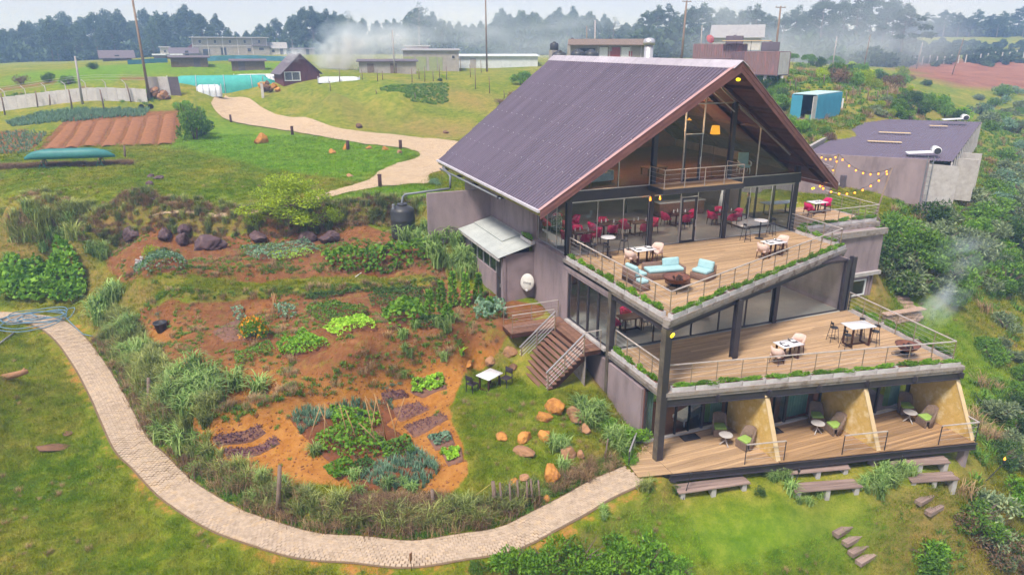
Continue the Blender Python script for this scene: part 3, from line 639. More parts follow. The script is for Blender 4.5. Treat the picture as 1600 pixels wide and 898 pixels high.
MB().extr([a_+Vector((0,-.08,-.05)), b_+Vector((0,-.08,-.05)), b_+Vector((0,.1,-.05)), a_+Vector((0,.1,-.05))], (0,0,-.02)).build('edge_beam', 'steel', B)
MB().extr([a_+Vector((0,-.08,-.33)), b_+Vector((0,-.08,-.33)), b_+Vector((0,.1,-.33)), a_+Vector((0,.1,-.33))], (0,0,-.02)).build('edge_beam', 'steel', B)
for x, y in ((.1,-.9),(4.7,-1.9),(9.3,-2.9),(13.8,-3.8)): MB().box(x-.15,x+.15,y-.15,y+.15,g(x,y)-.5,-.36).build('pier', 'concrete', B)
for k in range(6):
    x = 2.4+k*2.3; MB().box(x-.05, x+.05, -.2*x-.2, 4.3, 2.62, 2.88).build('joist', 'steel', B)
for x in (2.5, 7.3, 12): MB().box(x-.06, x+.06, .37*x+.6, 4.4, 5.85, 6.09).build('joist', 'steel', B)
# railings of the three decks
off = lambda a, b, t: (a[0]+(b[0]-a[0])*t, a[1]+(b[1]-a[1])*t)
railing(B, (.30,.38), (14.72,5.60), Z2, 1.05, 13); railing(B, (.30,.38), (.30,9.4), Z2, 1.05, 8, ends=(False,True)); railing(B, (14.72,5.60), (14.8,9.4), Z2, 1.05, 3, ends=(False,False))
railing(B, (.28,.3), (13.72,-2.45), Z1, 1.05, 12); railing(B, (.28,.3), (.28,4.4), Z1, 1.05, 4, ends=(False,True)); railing(B, (13.72,-2.45), (14.6,4.35), Z1, 1.05, 6, ends=(False,True))
for xa, ya, xb, yb in ((3.2,-1.68,4.95,-2.06), (7.6,-2.66,9.6,-3.09), (12.2,-3.66,14.0,-4.05)): railing(B, (xa,ya), (xb,yb), 0, .95, 1, 'steel', 'rail_top', 3)
railing(B, (14.0,-4.05), (14.2,-2.4), 0, .95, 1, 'steel', 'rail_top', 3, ends=(False,True)); railing(B, (-1.38,.1), (-.25,1.35), -.02, .7, 2, 'steel', 'alu', 4)
# yellow bay dividers with sloping fronts
for x, yb, y0, yt in ((4.62,1.4,-2.0,-.85), (9.27,.4,-3.0,-1.75), (13.9,-.55,-3.95,-2.6)):
    d_ = MB().extr([(x,yb,.004),(x,y0,.004),(x,yt,2.6),(x,yb,2.6)], (.16,0,0)).build('bay_divider', 'yellow_wall', B)
    e0, e1 = Vector((x+.08,y0-.02,.004)), Vector((x+.08,yt-.02,2.6)); MB().bar(e0, e1, .22, .035, up=(0,1,0)).build('divider_edge', 'yellow_edge', d_)
# room fronts: sliding doors, side lights, curtains
def curtain(x0, x1, y, z0, z1, m, folds):
    vs, fs = [], []; n = folds*8
    for i in range(n+1):
        x = x0+(x1-x0)*i/n; yy = y+.05*math.sin(2*math.pi*i/8)+.015*math.sin(i*1.7)
        vs += [(x,yy,z0),(x,yy-.01,z1)]
    for i in range(n): fs.append((2*i,2*i+2,2*i+3,2*i+1))
    m_ = MB().add(vs, fs); o = m_.build('curtain', m, B, smooth=True); s = o.modifiers.new('thick','SOLIDIFY'); s.thickness = .012; return o
for k, (xa, xb, y) in enumerate(((.12,4.6,1.4), (4.8,9.25,.4), (9.45,13.88,-.57))):
    MB().box(xa, xb, y-.07, y+.07, .005, .10).build('door_sill', 'concrete_pale', B)
    dx = xa+1.66 if k == 0 else xa+.9
    for p0, p1 in ((xa+.03, dx-.02), (dx, dx+.72), (dx+.72, dx+1.42), (dx+1.45, xb-.03)):
        MB().box(p0+.03, p1-.03, y-.008, y+.008, .14, 2.56).build('window_pane', 'glass_dark' if p0 == dx+.72 else 'glass', B)
        for px_ in (p0, p1): MB().box(px_-.03, px_+.03, y-.05, y+.05, .10, 2.6).build('mullion', 'steel', B)
    MB().box(xa, xb, y-.05, y+.05, 2.56, 2.62).build('window_frame', 'steel', B)
    MB().box(dx+1.42, dx+1.5, y-.06, y+.06, .1, 2.6).build('mullion', 'steel', B)
    if k == 0: curtain(xa+.08, xa+.55, y+.25, .12, 2.55, 'curtain_teal', 4); curtain(xb-.75, xb-.1, y+.25, .12, 2.55, 'curtain_teal', 5); curtain(xb-.95, xb-.72, y+.3, .12, 2.55, 'curtain_green', 2)
    if k == 1: curtain(xb-2.15, xb-.55, y+.25, .12, 2.55, 'curtain_teal', 10); curtain(xa+1.2, xa+1.5, y+.3, .12, 2.2, 'sofa_white', 2); MB().box(xb-.5, xb-.25, y-.05, y+.3, .1, 2.6).build('pier', 'brick_inner', B)
    if k == 2: curtain(xb-.95, xb-.35, y+.25, .12, 2.55, 'curtain_teal', 5); curtain(xb-1.2, xb-.95, y+.3, .12, 2.55, 'curtain_green', 2)
    MB().box(xa, xa+.1, y+.1, 6.9, 0, 2.6).build('room_wall', 'brick_inner', B)
# entrance landing, stairs, walkway on the left
ld = MB().box(-.95, -.12, 5.05, 8.32, 2.86, 3.06).box(-3.35, -.95, 8.36, 9.62, 2.86, 3.06).build('landing', 'dark_wood', B)
planks(ld, [(-.97,5.03),(-.1,5.03),(-.1,8.36),(-.97,8.36)], 3.11, .145, 'stair_wood', ang=math.pi/2); planks(ld, [(-3.38,8.38),(-.1,8.38),(-.1,9.64),(-3.38,9.64)], 3.11, .145, 'stair_wood')
NT = 10
for yy in (5.12, 8.2): st = MB().extr([(-.96,yy,2.96),(-3.02,yy,1.18),(-3.02,yy,.9),(-.96,yy,2.6)], (0,.05,0)).build('stair_stringer', 'dark_wood', B)
for i in range(NT):
    x = -1.10-.205*i; z = 2.93-.172*i; MB().box(-.115, .115, -1.68, 1.68, -.05, 0).build('stair_tread', 'stair_wood', st, loc=(x, 6.7, z))
for yy in (5.1, 8.3):
    a, b = Vector((-.98,yy,4.0)), Vector((-2.95,yy,2.33)); r_ = MB().bar(a, b, .06, .05).build('handrail', 'alu', B)
    for p, q in (((-1.0,yy,2.95),(-1.0,yy,4.0)), ((-2.0,yy,2.05),(-2.0,yy,3.14)), ((-2.85,yy,1.3),(-2.85,yy,2.4))): MB().bar(p, q, .045).build('post', 'brass', r_)
    for k in range(1,5): MB().tube([a-Vector((0,0,.2*k)), b-Vector((0,0,.2*k))], .006, 5).build('cable', 'alu', r_)
railing(B, (-3.3,9.6), (-.2,9.6), 3.11, .95, 2, 'brass', 'rail_top', 2); railing(B, (-3.3,8.42), (-1.0,8.42), 3.11, .95, 1, 'brass', 'rail_top', 2, ends=(True,False)); railing(B, (-.98,5.1), (-.12,5.1), 3.11, .95, 1, 'brass', 'rail_top', 2, ends=(False,True))
for i in range(9): MB().box(-.92+.0, -.88, 5.1+i*.35, 5.43+i*.35, .6, 2.84).build('wall_panel', 'concrete_edge', B)
# lean-to annex with pale tin roof, wing wall
mat('annex_wall', (.31,.235,.245), (.22,.17,.178), 1.2, .9, .25, 16)
MB().box(-1.75, -.005, 13.25, 13.43, 2.0, 5.72).build('annex_wall', 'annex_wall', B)
MB().box(-1.93, -1.75, 13.2, 13.5, 1.8, 5.55).build('annex_pier', 'concrete', B)
MB().box(-1.9, -1.74, 14.4, 20.2, 1.8, 4.35).build('annex_wall', 'concrete', B)
MB().box(-1.9, -1.74, 18.9, 20.2, 4.35, 5.5).build('annex_wall', 'concrete', B)
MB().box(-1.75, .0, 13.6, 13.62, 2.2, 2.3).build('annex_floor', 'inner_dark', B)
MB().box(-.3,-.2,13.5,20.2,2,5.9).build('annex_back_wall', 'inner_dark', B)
for i in range(4): MB().box(-1.83, -1.815, 14.5+i*1.1, 15.55+i*1.1, 4.37, 5.4).build('window_pane', 'glass_dark', B)
for i in range(5): MB().box(-1.87, -1.78, 14.42+i*1.1-.03, 14.42+i*1.1+.05, 4.36, 5.5).build('mullion', 'alu', B)
d_ = MB().box(-1.86, -1.80, 13.55, 14.35, 2.5, 5.4).build('door', 'steel', B); MB().bar((-1.9,13.7,3.7),(-1.9,13.7,3.9),.03).build('door_handle','alu',d_)
vs, fs = [], []; ys = np.arange(13.05, 20.28, .05)
for i, yy in enumerate(ys):
    a = .02*math.cos(2*math.pi*yy/.25)
    vs += [(-2.25, yy, 5.62+a), (-.01, yy, 6.2+a)]
for i in range(len(ys)-1): fs.append((2*i,2*i+1,2*i+3,2*i+2))
MB().add(vs, fs).build('annex_roof', 'tin_pale', B, smooth=True)
MB().box(-2.22, -2.14, 13.1, 20.2, 5.42, 5.58).build('fascia_board', 'concrete_pale', B)
MB().extr([(-1.2,15.2,5.935),(-.05,15.2,6.235),(-.05,20.2,6.235),(-1.2,20.2,5.935)], (0,0,.035)).build('roof_patch', 'tin_pale', B); MB().box(-.06,-.01,13.6,20.2,6.2,6.32).build('flashing', 'concrete_pale', B)
MB().box(-4.2, -.0, 20.3, 20.5, 4.5, 8.04).build('wing_wall', 'concrete', B)
# right terrace on its concrete block
MB().box(15.3, 21.4, 8.5, 14, 3.5, 6.05).build('terrace_block', 'concrete', B); MB().box(15.3, 21.9, 9.3, 14.4, 6.05, 6.355).build('terrace_slab', 'concrete_edge', B)
MB().box(15.25, 21.55, 8.35, 8.6, 5.85, 6.2).build('block_coping', 'concrete_edge', B); MB().box(15.5, 21.5, 8.3, 8.5, 3.28, 3.5).build('block_ledge', 'concrete_pale', B)
lw = MB(); lw.box(15.3, 18.6, 8.55, 8.75, -.3, 3.28).box(20.6, 21.2, 8.55, 8.75, -.3, 3.28).box(18.6, 20.6, 8.55, 8.75, -.3, 1.95).box(18.6, 20.6, 8.55, 8.75, 3.0, 3.28).box(21.0,21.2,8.75,13,-.3,3.5); lw.build('lower_wall', 'concrete', B)
for xx in (20.75, 21.0): MB().tube([(xx,8.5,-.2),(xx,8.5,3.2)], .05, 8).build('drain_pipe', 'concrete', B)
f_ = MB().box(18.6,20.6,8.5,8.58,1.95,2.03).box(18.6,20.6,8.5,8.58,2.93,3.0).box(18.6,18.68,8.5,8.58,2.03,2.93).box(20.52,20.6,8.5,8.58,2.03,2.93).box(19.3,19.36,8.5,8.58,2.03,2.93).build('window', 'white_china', B); MB().box(18.68,20.52,8.535,8.55,2.03,2.93).build('pane', 'glass', f_)
MB().box(18.4, 20.8, 10, 10.1, 1, 3.4).build('room_wall', 'moss_timber', B)
tp = MB().box(15.3, 21.6, 9.62, 14.2, 6.356, 6.36).build('terrace_deck', 'steel', B); planks(tp, [(15.3,9.62),(21.4,9.62),(21.6,14.2),(15.3,14.2)], Z2, .145, 'deck_wood')
railing(B, (15.3,9.5), (21.8,9.5), Z2, 1.0, 6, ends=(False,True)); railing(B, (21.8,9.5), (22.2,14.2), Z2, 1.0, 3, ends=(False,True))
# floodlights and bulbs on the building, then added fill lamps indoors
def lamp(p, m, r=.075, e=0, nm='bulb'):
    MB().lathe([(.02,.16),(.035,.13),(r*.6,.09),(r,.0),(r*.7,-.06),(0.0,-r)], 10, p).build(nm, m, B, smooth=True)
for x in (2.0+.6, 9.2, 10.4, 11.6, 12.8, 3.8): lamp((x, .361*x+.42, 5.72), 'bulb')
for x in (4.9, 5.5): lamp((x, 9.3, 9.08), 'bulb', .06)
for p, r in (((.12, -.17, 5.8), (.14,.09,.2)), ((7.75, 6.75, 15.2), (.22,.14,.12)), ((15.9, 9.2, 8.9), (.3,.1,.09))):
    MB().cbox(p, r, .4, .5).build('floodlight', 'flood', B, bevel=.02)
for (x, y, z, e, c_) in ((4.5,13.5,12.6,260,(1,.58,.3)), (10,13.5,12.6,260,(1,.58,.3)), (2.6,12.2,9.1,130,(1,.86,.72)), (6.5,12.5,9.1,130,(1,.86,.72)), (10.2,12.5,9.1,130,(1,.86,.72)), (13.4,12.2,9.1,110,(1,.9,.8)), (3,7,5.75,110,(1,.86,.72)), (7,7.5,5.75,110,(1,.86,.72)), (11.5,7,5.75,130,(1,.9,.8)), (2.4,3.2,2.45,60,(1,.8,.6)), (7,2.4,2.45,60,(1,.8,.6)), (11.6,1.5,2.45,60,(1,.8,.6))):
    pn = MB().lathe([(.02,.14),(.03,.1),(.16,.0),(.15,0.0),(.0,.06)], 12, (x,y,z)).build('fill_lamp', 'shade_lit', B, smooth=True)  # added lamps, put in to brighten loft, halls and rooms behind the glass
    light_point((x, y, z-.12), e, c_, .25)
# ------------------------------------------------------------------ furniture
def rbox(name, c, d, m, parent, r=.05, rz=0, rx=0, ry=0, seg=3):
    me = MB().cbox((0,0,0), d).mesh(name); bm = bmesh.new(); bm.from_mesh(me)
    bmesh.ops.bevel(bm, geom=bm.edges[:], offset=min(r, min(d)*.48), segments=seg, affect='EDGES', profile=.6); bmesh.ops.recalc_face_normals(bm, faces=bm.faces); bm.to_mesh(me); bm.free()
    me.polygons.foreach_set('use_smooth', [True]*len(me.polygons)); o = obj(name, me, m, parent, c); o.rotation_euler = (rx, ry, rz); return o
def tub_shell(w, d, h0, h1, th, wrap=.62, n=14, lean=.08, flare=1.08):
    """curved back that wraps round the seat; the sides drop towards the front (-Y is the front)"""
    vs, fs = [], []
    for i in range(n+1):
        t = -math.pi*wrap + 2*math.pi*wrap*i/n; f = (math.cos(t)+1)/2; top = h0+.14+(h1-h0-.14)*min(1, max(0, f*1.9-.35))
        for r, z, k in ((1,h0,1), (flare,top,1), (flare-th/w*2,top,1), (1-th/w*2,h0,1)):
            vs.append((math.sin(t)*w/2*r, math.cos(t)*d/2*r + lean*(z-h0)/(h1-h0)*f, z))
    for i in range(n):
        for k in range(4): a, b = i*4+k, i*4+(k+1)%4; fs.append((a, b, b+4, a+4))
    fs += [(0,1,2,3), tuple(n*4+k for k in (3,2,1,0))]; return MB().add(vs, fs)
def mk_chair(name, label, cm, lm='dark_wood'):
    t = T(name, label, 'chair'); rbox('seat', (0,0,.44), (.5,.5,.12), cm, t, .05)
    tub_shell(.56, .56, .40, .86, .06).build('backrest', cm, t, smooth=True)
    for x, y in ((-.2,-.2),(.2,-.2),(-.2,.2),(.2,.2)): MB().tube([(x*1.15,y*1.15,0),(x,y,.40)], [.016,.024], 6).build('leg', lm, t)
    return t
def mk_stool(name, label):
    t = T(name, label, 'bar stool'); MB().lathe([(.17,.70),(.185,.715),(.18,.745),(0.0,.75)], 12).build('seat', 'black_metal', t, smooth=True)
    for x, y in ((-.13,-.13),(.13,-.13),(-.13,.13),(.13,.13)): MB().tube([(x*1.6,y*1.6,0),(x,y,.71)], .013, 6).build('leg', 'black_metal', t)
    MB().tube([(-.19,-.19,.25),(.19,-.19,.25),(.19,.19,.25),(-.19,.19,.25),(-.19,-.19,.25)], .01, 5).build('foot_ring', 'black_metal', t)
    vs, fs = [], []
    for i in range(7):
        a = -.9+1.8*i/6
        for r, z in ((.18,.90),(.19,1.02),(.175,1.02),(.165,.90)): vs.append((math.sin(a)*r, math.cos(a)*r, z))
    for i in range(6):
        for k in range(4): fs.append((i*4+k, i*4+(k+1)%4, i*4+4+(k+1)%4, i*4+4+k))
    MB().add(vs, fs+[(0,1,2,3),(27,26,25,24)]).build('backrest', 'black_metal', t, smooth=True)
    for x in (-.12,.12): MB().bar((x,.13,.73),(x,.135,.93),.02).build('back_post', 'black_metal', t)
    return t
def mk_table(name, label, w=1.15, d=.75, h=.75, top='marble', lm='dark_wood', lw=.07):
    t = T(name, label, 'table'); rbox('tabletop', (0,0,h-.02), (w,d,.045), top, t, .012, seg=1)
    for s in (-1,1):
        x = s*w*.36
        for y in (-d*.34, d*.34): MB().box(x-lw/2,x+lw/2,y-lw/2,y+lw/2,lw,h-.045-lw*.5).build('leg', lm, t)
        MB().box(x-lw/2,x+lw/2,-d*.38,d*.38,0,lw).build('foot_rail', lm, t); MB().box(x-lw/2,x+lw/2,-d*.38,d*.38,h-.045-lw*.5,h-.045).build('top_rail', lm, t)
    MB().box(-w*.36+lw/2,w*.36-lw/2,-.03,.03,.012,lw*.9).build('stretcher', lm, t); return t
def mk_bartable(name, label):
    t = T(name, label, 'bar table'); MB().lathe([(0,1.03),(.37,1.03),(.385,1.05),(.37,1.075),(0,1.075)], 28).build('tabletop', 'marble', t, smooth=False)
    MB().tube([(0,0,.03),(0,0,1.03)], .04, 10).build('pole', 'black_metal', t, smooth=True); MB().lathe([(.25,0),(.25,.02),(.06,.05),(.04,.06)], 20).build('base', 'black_metal', t, smooth=True); return t
up = 6.402; md = 3.202; lo = .002
palechair = Proto(mk_chair('dining_chair', 'x', 'pale_cloth')); pinkchair = Proto(mk_chair('dining_chair', 'x', 'fuchsia', 'black_metal')); whitechair = Proto(mk_chair('dining_chair', 'x', 'concrete_pale'))
stool = Proto(mk_stool('bar_stool', 'x')); dtable = Proto(mk_table('dining_table', 'x')); bart = Proto(mk_bartable('bar_table', 'x'))
ptable = None
GU = 'furniture set out on the timber decks'
# upper deck
dtable.put((3.25,7.15,up), R_(0), 'marble topped table with two place settings beside the aqua lounge set', 'marble dining tables on the decks')
palechair.put((2.45,6.95,up), R_(100), 'pale pink chair left of the marble table behind the aqua loveseat', 'pale pink deck chairs'); palechair.put((4.15,7.3,up), R_(-70), 'pale pink chair right of the marble table behind the aqua loveseat', 'pale pink deck chairs')
dtable.put((10.25,5.75,up), R_(2), 'marble topped table at the narrow right end of the upper deck', 'marble dining tables on the decks')
palechair.put((9.35,5.45,up), R_(105), 'pale pink chair left of the table at upper deck right end', 'pale pink deck chairs'); palechair.put((11.1,6.1,up), R_(-80), 'pale pink chair right of the table at upper deck right end', 'pale pink deck chairs')
bart.put((2.15,8.75,up), 0, 'tall round white bar table by the left corner column', 'round bar tables'); bart.put((11.95,8.75,up), 0, 'tall round white bar table near the right glass corner', 'round bar tables')
stool.put((1.35,8.85,up), R_(80), 'black bar stool left of the bar table at left corner', 'black bar stools'); stool.put((1.75,8.2,up), R_(140), 'black bar stool in front of bar table at left corner', 'black bar stools'); stool.put((3.2,8.9,up), R_(-80), 'black bar stool right of the bar table at left corner', 'black bar stools')
stool.put((10.85,8.6,up), R_(90), 'black bar stool left of bar table near right glass corner', 'black bar stools'); stool.put((13.0,9.0,up), R_(-70), 'black bar stool right of bar table near right glass corner', 'black bar stools')
# lounge set
def lounge(name, label, cat, loc, rz, w, d, back=True, arms=(), cush=1, pil=()):
    t = T(name, label, cat, loc, rz, 'wicker lounge set'); rbox('base', (0,0,.16), (w,d,.32), 'wicker', t, .02, seg=1)
    if back: rbox('back_panel', (0,d/2-.05,.33), (w,.1,.66), 'wicker', t, .03, seg=1)
    for s in arms: rbox('arm_panel', (s*(w/2-.05),0,.28), (.1,d,.56), 'wicker', t, .03, seg=1)
    for i in range(cush): rbox('seat_cushion', ((i-(cush-1)/2)*(w-.1)/cush,-.04,.41), ((w-.12)/cush,d-.16,.17), 'aqua', t, .07)
    for px, py, pw, rr in pil: rbox('back_cushion', (px,py,.64), (pw,.2,.42), 'aqua', t, .09, rz=rr, rx=-.25)
    return t
lounge('wicker_armchair', 'wicker lounge chair with two stacked aqua cushions nearest the left railing', 'armchair', (1.35,4.75,up), R_(95), .95, .85, True, (), 1, ((0,.2,.85,0),))
lounge('wicker_footstool', 'small wicker footstool with aqua cushion at the left of the lounge', 'footstool', (1.0,3.65,up), R_(95), .6, .55, False)
lounge('wicker_loveseat', 'wicker loveseat with long aqua seat behind the fire bowl', 'loveseat', (2.95,4.85,up), R_(-8), 1.9, .85, True, (1,), 1, ((.45,.22,.85,.05),))
lounge('wicker_armchair', 'wicker lounge chair with aqua cushions at the right of the lounge', 'armchair', (4.55,3.95,up), R_(-68), .9, .85, True, (), 1, ((0,.2,.8,0),))
lt = T('wicker_coffee_table', 'low wicker coffee table between loveseat and fire bowl', 'coffee table', (3.0,3.75,up), R_(-8), 'wicker lounge set'); rbox('base', (0,0,.17), (1.0,.6,.34), 'wicker', lt, .02, seg=1); rbox('tabletop', (0,0,.36), (1.04,.64,.03), 'glass', lt, .01, seg=1)
def fire_bowl(label, loc, r=.48):
    t = T('fire_bowl', label, 'fire bowl', loc, 0, 'iron fire bowls'); n = 22; pr = [(.06,.34),(r*.55,.40),(r*.85,.52),(r,.66),(r*1.03,.67),(r*.97,.65),(r*.8,.53),(r*.5,.44),(0,.42)]
    MB().lathe(pr, n).build('bowl', 'rust', t, smooth=True)
    for k in range(3):
        a = k*2.094; c, s = math.cos(a), math.sin(a)
        MB().tube([(c*.12,s*.12,.38),(c*.2,s*.2,.2),(c*.42,s*.42,.03),(c*.56,s*.56,.03),(c*.58,s*.58,.10),(c*.52,s*.52,.11)], .014, 6).build('leg', 'black_metal', t)
    MB().lathe([(.24,.23),(.26,.24),(.24,.25),(.22,.24),(.24,.23)], 16).build('ring', 'black_metal', t)
    r2 = random.Random(3)
    for k in range(9):
        a = r2.uniform(0,6.28); d = r2.uniform(0,r*.5); p = Vector((math.cos(a)*d, math.sin(a)*d, .52)); q = p+Vector((r2.uniform(-.2,.2), r2.uniform(-.2,.2), r2.uniform(.02,.16)))
        MB().tube([p, q], .05, 6).build('charred_log', 'char', t)
    return t
fire_bowl('rusty fire bowl on curled legs within the aqua lounge set', (2.35,2.95,up), .6); fire_bowl('rusty fire bowl with smoking logs at the right end of the middle deck', (12.25,-1.25,md), .52)
# middle deck
dtable.put((7.15,.75,md), R_(0), 'marble topped table with dark place mats on the middle deck', 'marble dining tables on the decks')
palechair.put((6.3,.45,md), R_(105), 'pale pink chair left of the middle deck table', 'pale pink deck chairs'); palechair.put((8.0,1.05,md), R_(-75), 'pale pink chair right of the middle deck table', 'pale pink deck chairs')
htab = mk_table('high_table', 'tall marble topped table ringed by four black stools', 1.35, .85, 1.02); htab.location = (11.35,.75,md); htab.rotation_euler = (0,0,R_(-8))
for (x, y, r), w in zip(((10.45,.5,80),(10.6,1.45,70),(12.1,1.3,-80),(12.05,.35,-70)), ('at the near left corner of the tall table','at the far left corner of the tall table','at the far right corner of the tall table','at the near right corner of the tall table')):
    stool.put((x,y,md), R_(r), 'black stool '+w, 'black bar stools')
# small things on the tables
def plate_set(label, loc, rz, dark=True):
    t = T('place_setting', label, 'place setting', loc, rz, 'place settings'); rbox('placemat', (0,0,.004), (.4,.28,.006), 'black_mat', t, .002, seg=1)
    MB().lathe([(.0,.010),(.09,.010),(.12,.022),(.115,.024),(.085,.015),(0,.015)], 18).build('plate', 'white_china', t, smooth=True); MB().lathe([(.03,.008),(.035,.09),(.032,.09),(.028,.012),(0,.012)], 10, (.19,.1,0)).build('tumbler', 'glass', t, smooth=True); return t
ps = Proto(plate_set('x', (0,0,0), 0))
for (x,y,z), w in (((2.92,7.1,up+.755),'left on the table behind the loveseat'), ((3.6,7.2,up+.755),'right on the table behind the loveseat'), ((9.95,5.7,up+.755),'left on the table at upper deck right end'), ((10.6,5.8,up+.755),'right on the table at upper deck right end'), ((6.85,.65,md+.755),'left on the middle deck table'), ((7.5,.85,md+.755),'right on the middle deck table')):
    ps.put((x,y,z), R_(90), 'black mat with white plate, '+w, 'place settings')
# right terrace
pinkchair.put((18.75,12.1,up), R_(85), 'fuchsia chair left of the small terrace table', 'fuchsia chairs'); pinkchair.put((20.75,12.7,up), R_(-95), 'fuchsia chair right of the small terrace table', 'fuchsia chairs')
tt = mk_table('terrace_table', 'small white topped table between two fuchsia chairs on side terrace', 1.1, .8); tt.location = (19.8,12.5,up)
ts = Proto(plate_set('x', (0,0,0), 0)); ts.put((19.8,12.45,up+.755), .3, 'black mat with white plate on the small terrace table', 'place settings')
wt = mk_table('long_table', 'long white table on the side terrace behind the glass', 2.3, .85, .76); wt.location = (17.3,13.3,up); wt.rotation_euler = (0,0,R_(-5))
# upper hall interior: tables with fuchsia chairs
intab = Proto(mk_table('dining_table', 'x', 1.3, .8, .75, 'dark_wood')); GI = 'dining tables inside the glass halls'
k = 0
for (x, y, z, w) in ((2.0,11.4,up,'upper hall, nearest the left glass corner'), (4.3,12.6,up,'upper hall, behind the first column'), (2.3,14.6,up,'upper hall, deep at the left'), (6.2,12.2,up,'upper hall, left of the glass door'), (9.6,13.2,up,'upper hall, behind the glass door'), (12.4,12.4,up,'upper hall, near the right glass wall'), (2.3,6.4,md,'middle hall, nearest the left corner'), (6.9,7.6,md,'middle hall, behind the steel column')):
    intab.put((x,y,z), R_(8*(k%3)), 'dark dining table, '+w, GI)
    for (dx, dy, r), q in zip(((-.85,.1,90),(.85,-.05,-90),(-.1,-.75,180),(.15,.75,0)), ('left','right','near','far')):
        if (k in (3,4) and q == 'far') or (k == 6 and q == 'near'): continue
        (whitechair if k in (6,) and q == 'right' else pinkchair).put((x+dx,y+dy,z), R_(r+random.uniform(-12,12)), ('white' if k == 6 and q == 'right' else 'fuchsia')+' chair, %s side of table: %s' % (q, w), 'chairs inside the glass halls')
    if k < 6:
        nk = T('table_setting', 'folded napkins and glasses on the table in the '+w, 'table setting', (x,y,z+.752), 0, 'table settings inside')
        for dx, dy in ((-.35,.1),(.35,-.1),(0,.2)): MB().lathe([(.05,0),(.045,.04),(.015,.2),(0,.22)], 8, (dx,dy,0)).build('napkin', 'white_china', nk, smooth=True)
    k += 1
# hanging wicker cage, draped figure, counter, sideboard
bc = T('wire_cage', 'white domed wire cage hanging inside the left glass corner', 'cage', (.9,12.3,7.3), 0)
for k in range(12):
    a = k*math.pi/6; MB().tube([(math.cos(a)*.28,math.sin(a)*.28,0),(math.cos(a)*.3,math.sin(a)*.3,.45),(math.cos(a)*.2,math.sin(a)*.2,.72),(0,0,.85)], .009, 4).build('wire', 'white_china', bc)
for z in (0,.3,.55): MB().lathe([(.285,z),(.30,z+.012),(.285,z+.024),(.275,z+.012),(.285,z)], 16).build('hoop', 'white_china', bc)
MB().tube([(0,0,.85),(0,0,2.1)], .006, 4).build('cord', 'black_metal', bc)
bar = T('bar_counter', 'reddish timber bar counter at the back of the middle hall', 'counter', (11.6,8.6,md), R_(4)); rbox('counter_front', (0,0,.55), (2.6,.7,1.1), 'bar_wood', bar, .02, seg=1); rbox('counter_top', (0,0,1.13), (2.75,.85,.06), 'dark_wood', bar, .01, seg=1)
sb = T('serving_counter', 'low dark serving counter with pale stone top inside the upper hall', 'counter', (11.2,15.5,up), 0); rbox('cabinet', (0,0,.45), (3.4,.7,.9), 'brick_inner', sb, .02, seg=1); rbox('counter_top', (0,0,.92), (3.5,.8,.05), 'marble', sb, .01, seg=1)
st_ = T('reading_platform', 'low white platform beside the right glass wall of the upper hall', 'platform', (13.6,11.6,up), 0); rbox('platform_top', (0,0,.12), (2.2,1.5,.05), 'marble', st_, .01, seg=1); rbox('platform_base', (0,0,.05), (2.1,1.4,.1), 'inner_dark', st_, .01, seg=1)
tv = T('television', 'dark wall television glowing pale blue inside the upper hall', 'television', (8.3,17.2,up+1.5), 0); rbox('screen_case', (0,0,.4), (1.3,.08,.8), 'black_metal', tv, .01, seg=1); emis('screen', (.25,.32,.42), .9); rbox('screen', (0,-.045,.4), (.6,.01,.55), 'screen', tv, .004, seg=1)
MB().bar((0,.02,-.8),(0,.02,0),.08).build('stand', 'black_metal', tv); MB().cbox((0,.02,-1.1+.0),(.1,.1,.8)).build('stand', 'black_metal', tv)
# loft furniture
sf = T('loft_sofa', 'pale blue upholstered sofa behind the left loft glass', 'sofa', (2.55,11.2,ZL), R_(8), 'loft seating')
rbox('base', (0,0,.25), (2.0,.85,.3), 'sofa_white', sf, .06); rbox('backrest', (0,.34,.6), (2.0,.22,.6), 'sofa_white', sf, .09)
for s in (-1,1): rbox('armrest', (s*.92,0,.5), (.2,.85,.3), 'sofa_white', sf, .09)
for s in (-.45,.45): rbox('seat_cushion', (s,-.06,.46), (.85,.66,.18), 'sofa_white', sf, .08)
for s in (-.6,.1,.6): rbox('back_cushion', (s,.2,.72), (.5,.16,.4), 'aqua', sf, .08, rx=-.3)
for x in (-.85,.85):
    for y in (-.35,.35): MB().bar((x,y,0),(x,y,.12),.05).build('leg','dark_wood',sf)
ac = T('loft_armchair', 'aqua armchair with white legs behind the right loft glass', 'armchair', (11.9,10.6,ZL), R_(-25), 'loft seating')
rbox('seat', (0,0,.42), (.62,.6,.16), 'aqua', ac, .06); rbox('backrest', (0,.28,.78), (.6,.12,.72), 'aqua', ac, .06, rx=-.15)
for s in (-1,1):
    MB().tube([(s*.32,.25,.68),(s*.34,-.1,.66),(s*.33,-.28,.62),(s*.31,-.28,.45)], .035, 8).build('armrest', 'white_china', ac, smooth=True)
    for y in (-.25,.27): MB().tube([(s*.27,y,.36),(s*.3,y,.18),(s*.29,y*1.1,0)], [.035,.03,.02], 7).build('leg', 'white_china', ac, smooth=True)
fl = T('floor_lamp', 'tall floor lamp with glowing amber shade in the loft', 'lamp', (9.45,10.3,ZL), 0)
MB().lathe([(.17,0),(.17,.03),(.03,.05)], 16).build('base', 'black_metal', fl); MB().tube([(0,0,.05),(0,0,2.45)], .014, 6).build('pole', 'black_metal', fl)
MB().lathe([(.27,2.35),(.20,2.8),(.19,2.8),(.26,2.35)], 20).build('lamp_shade', 'shade_lit', fl, smooth=True); light_point((9.45,10.3,ZL+2.3), 25, (1,.55,.15), .1)
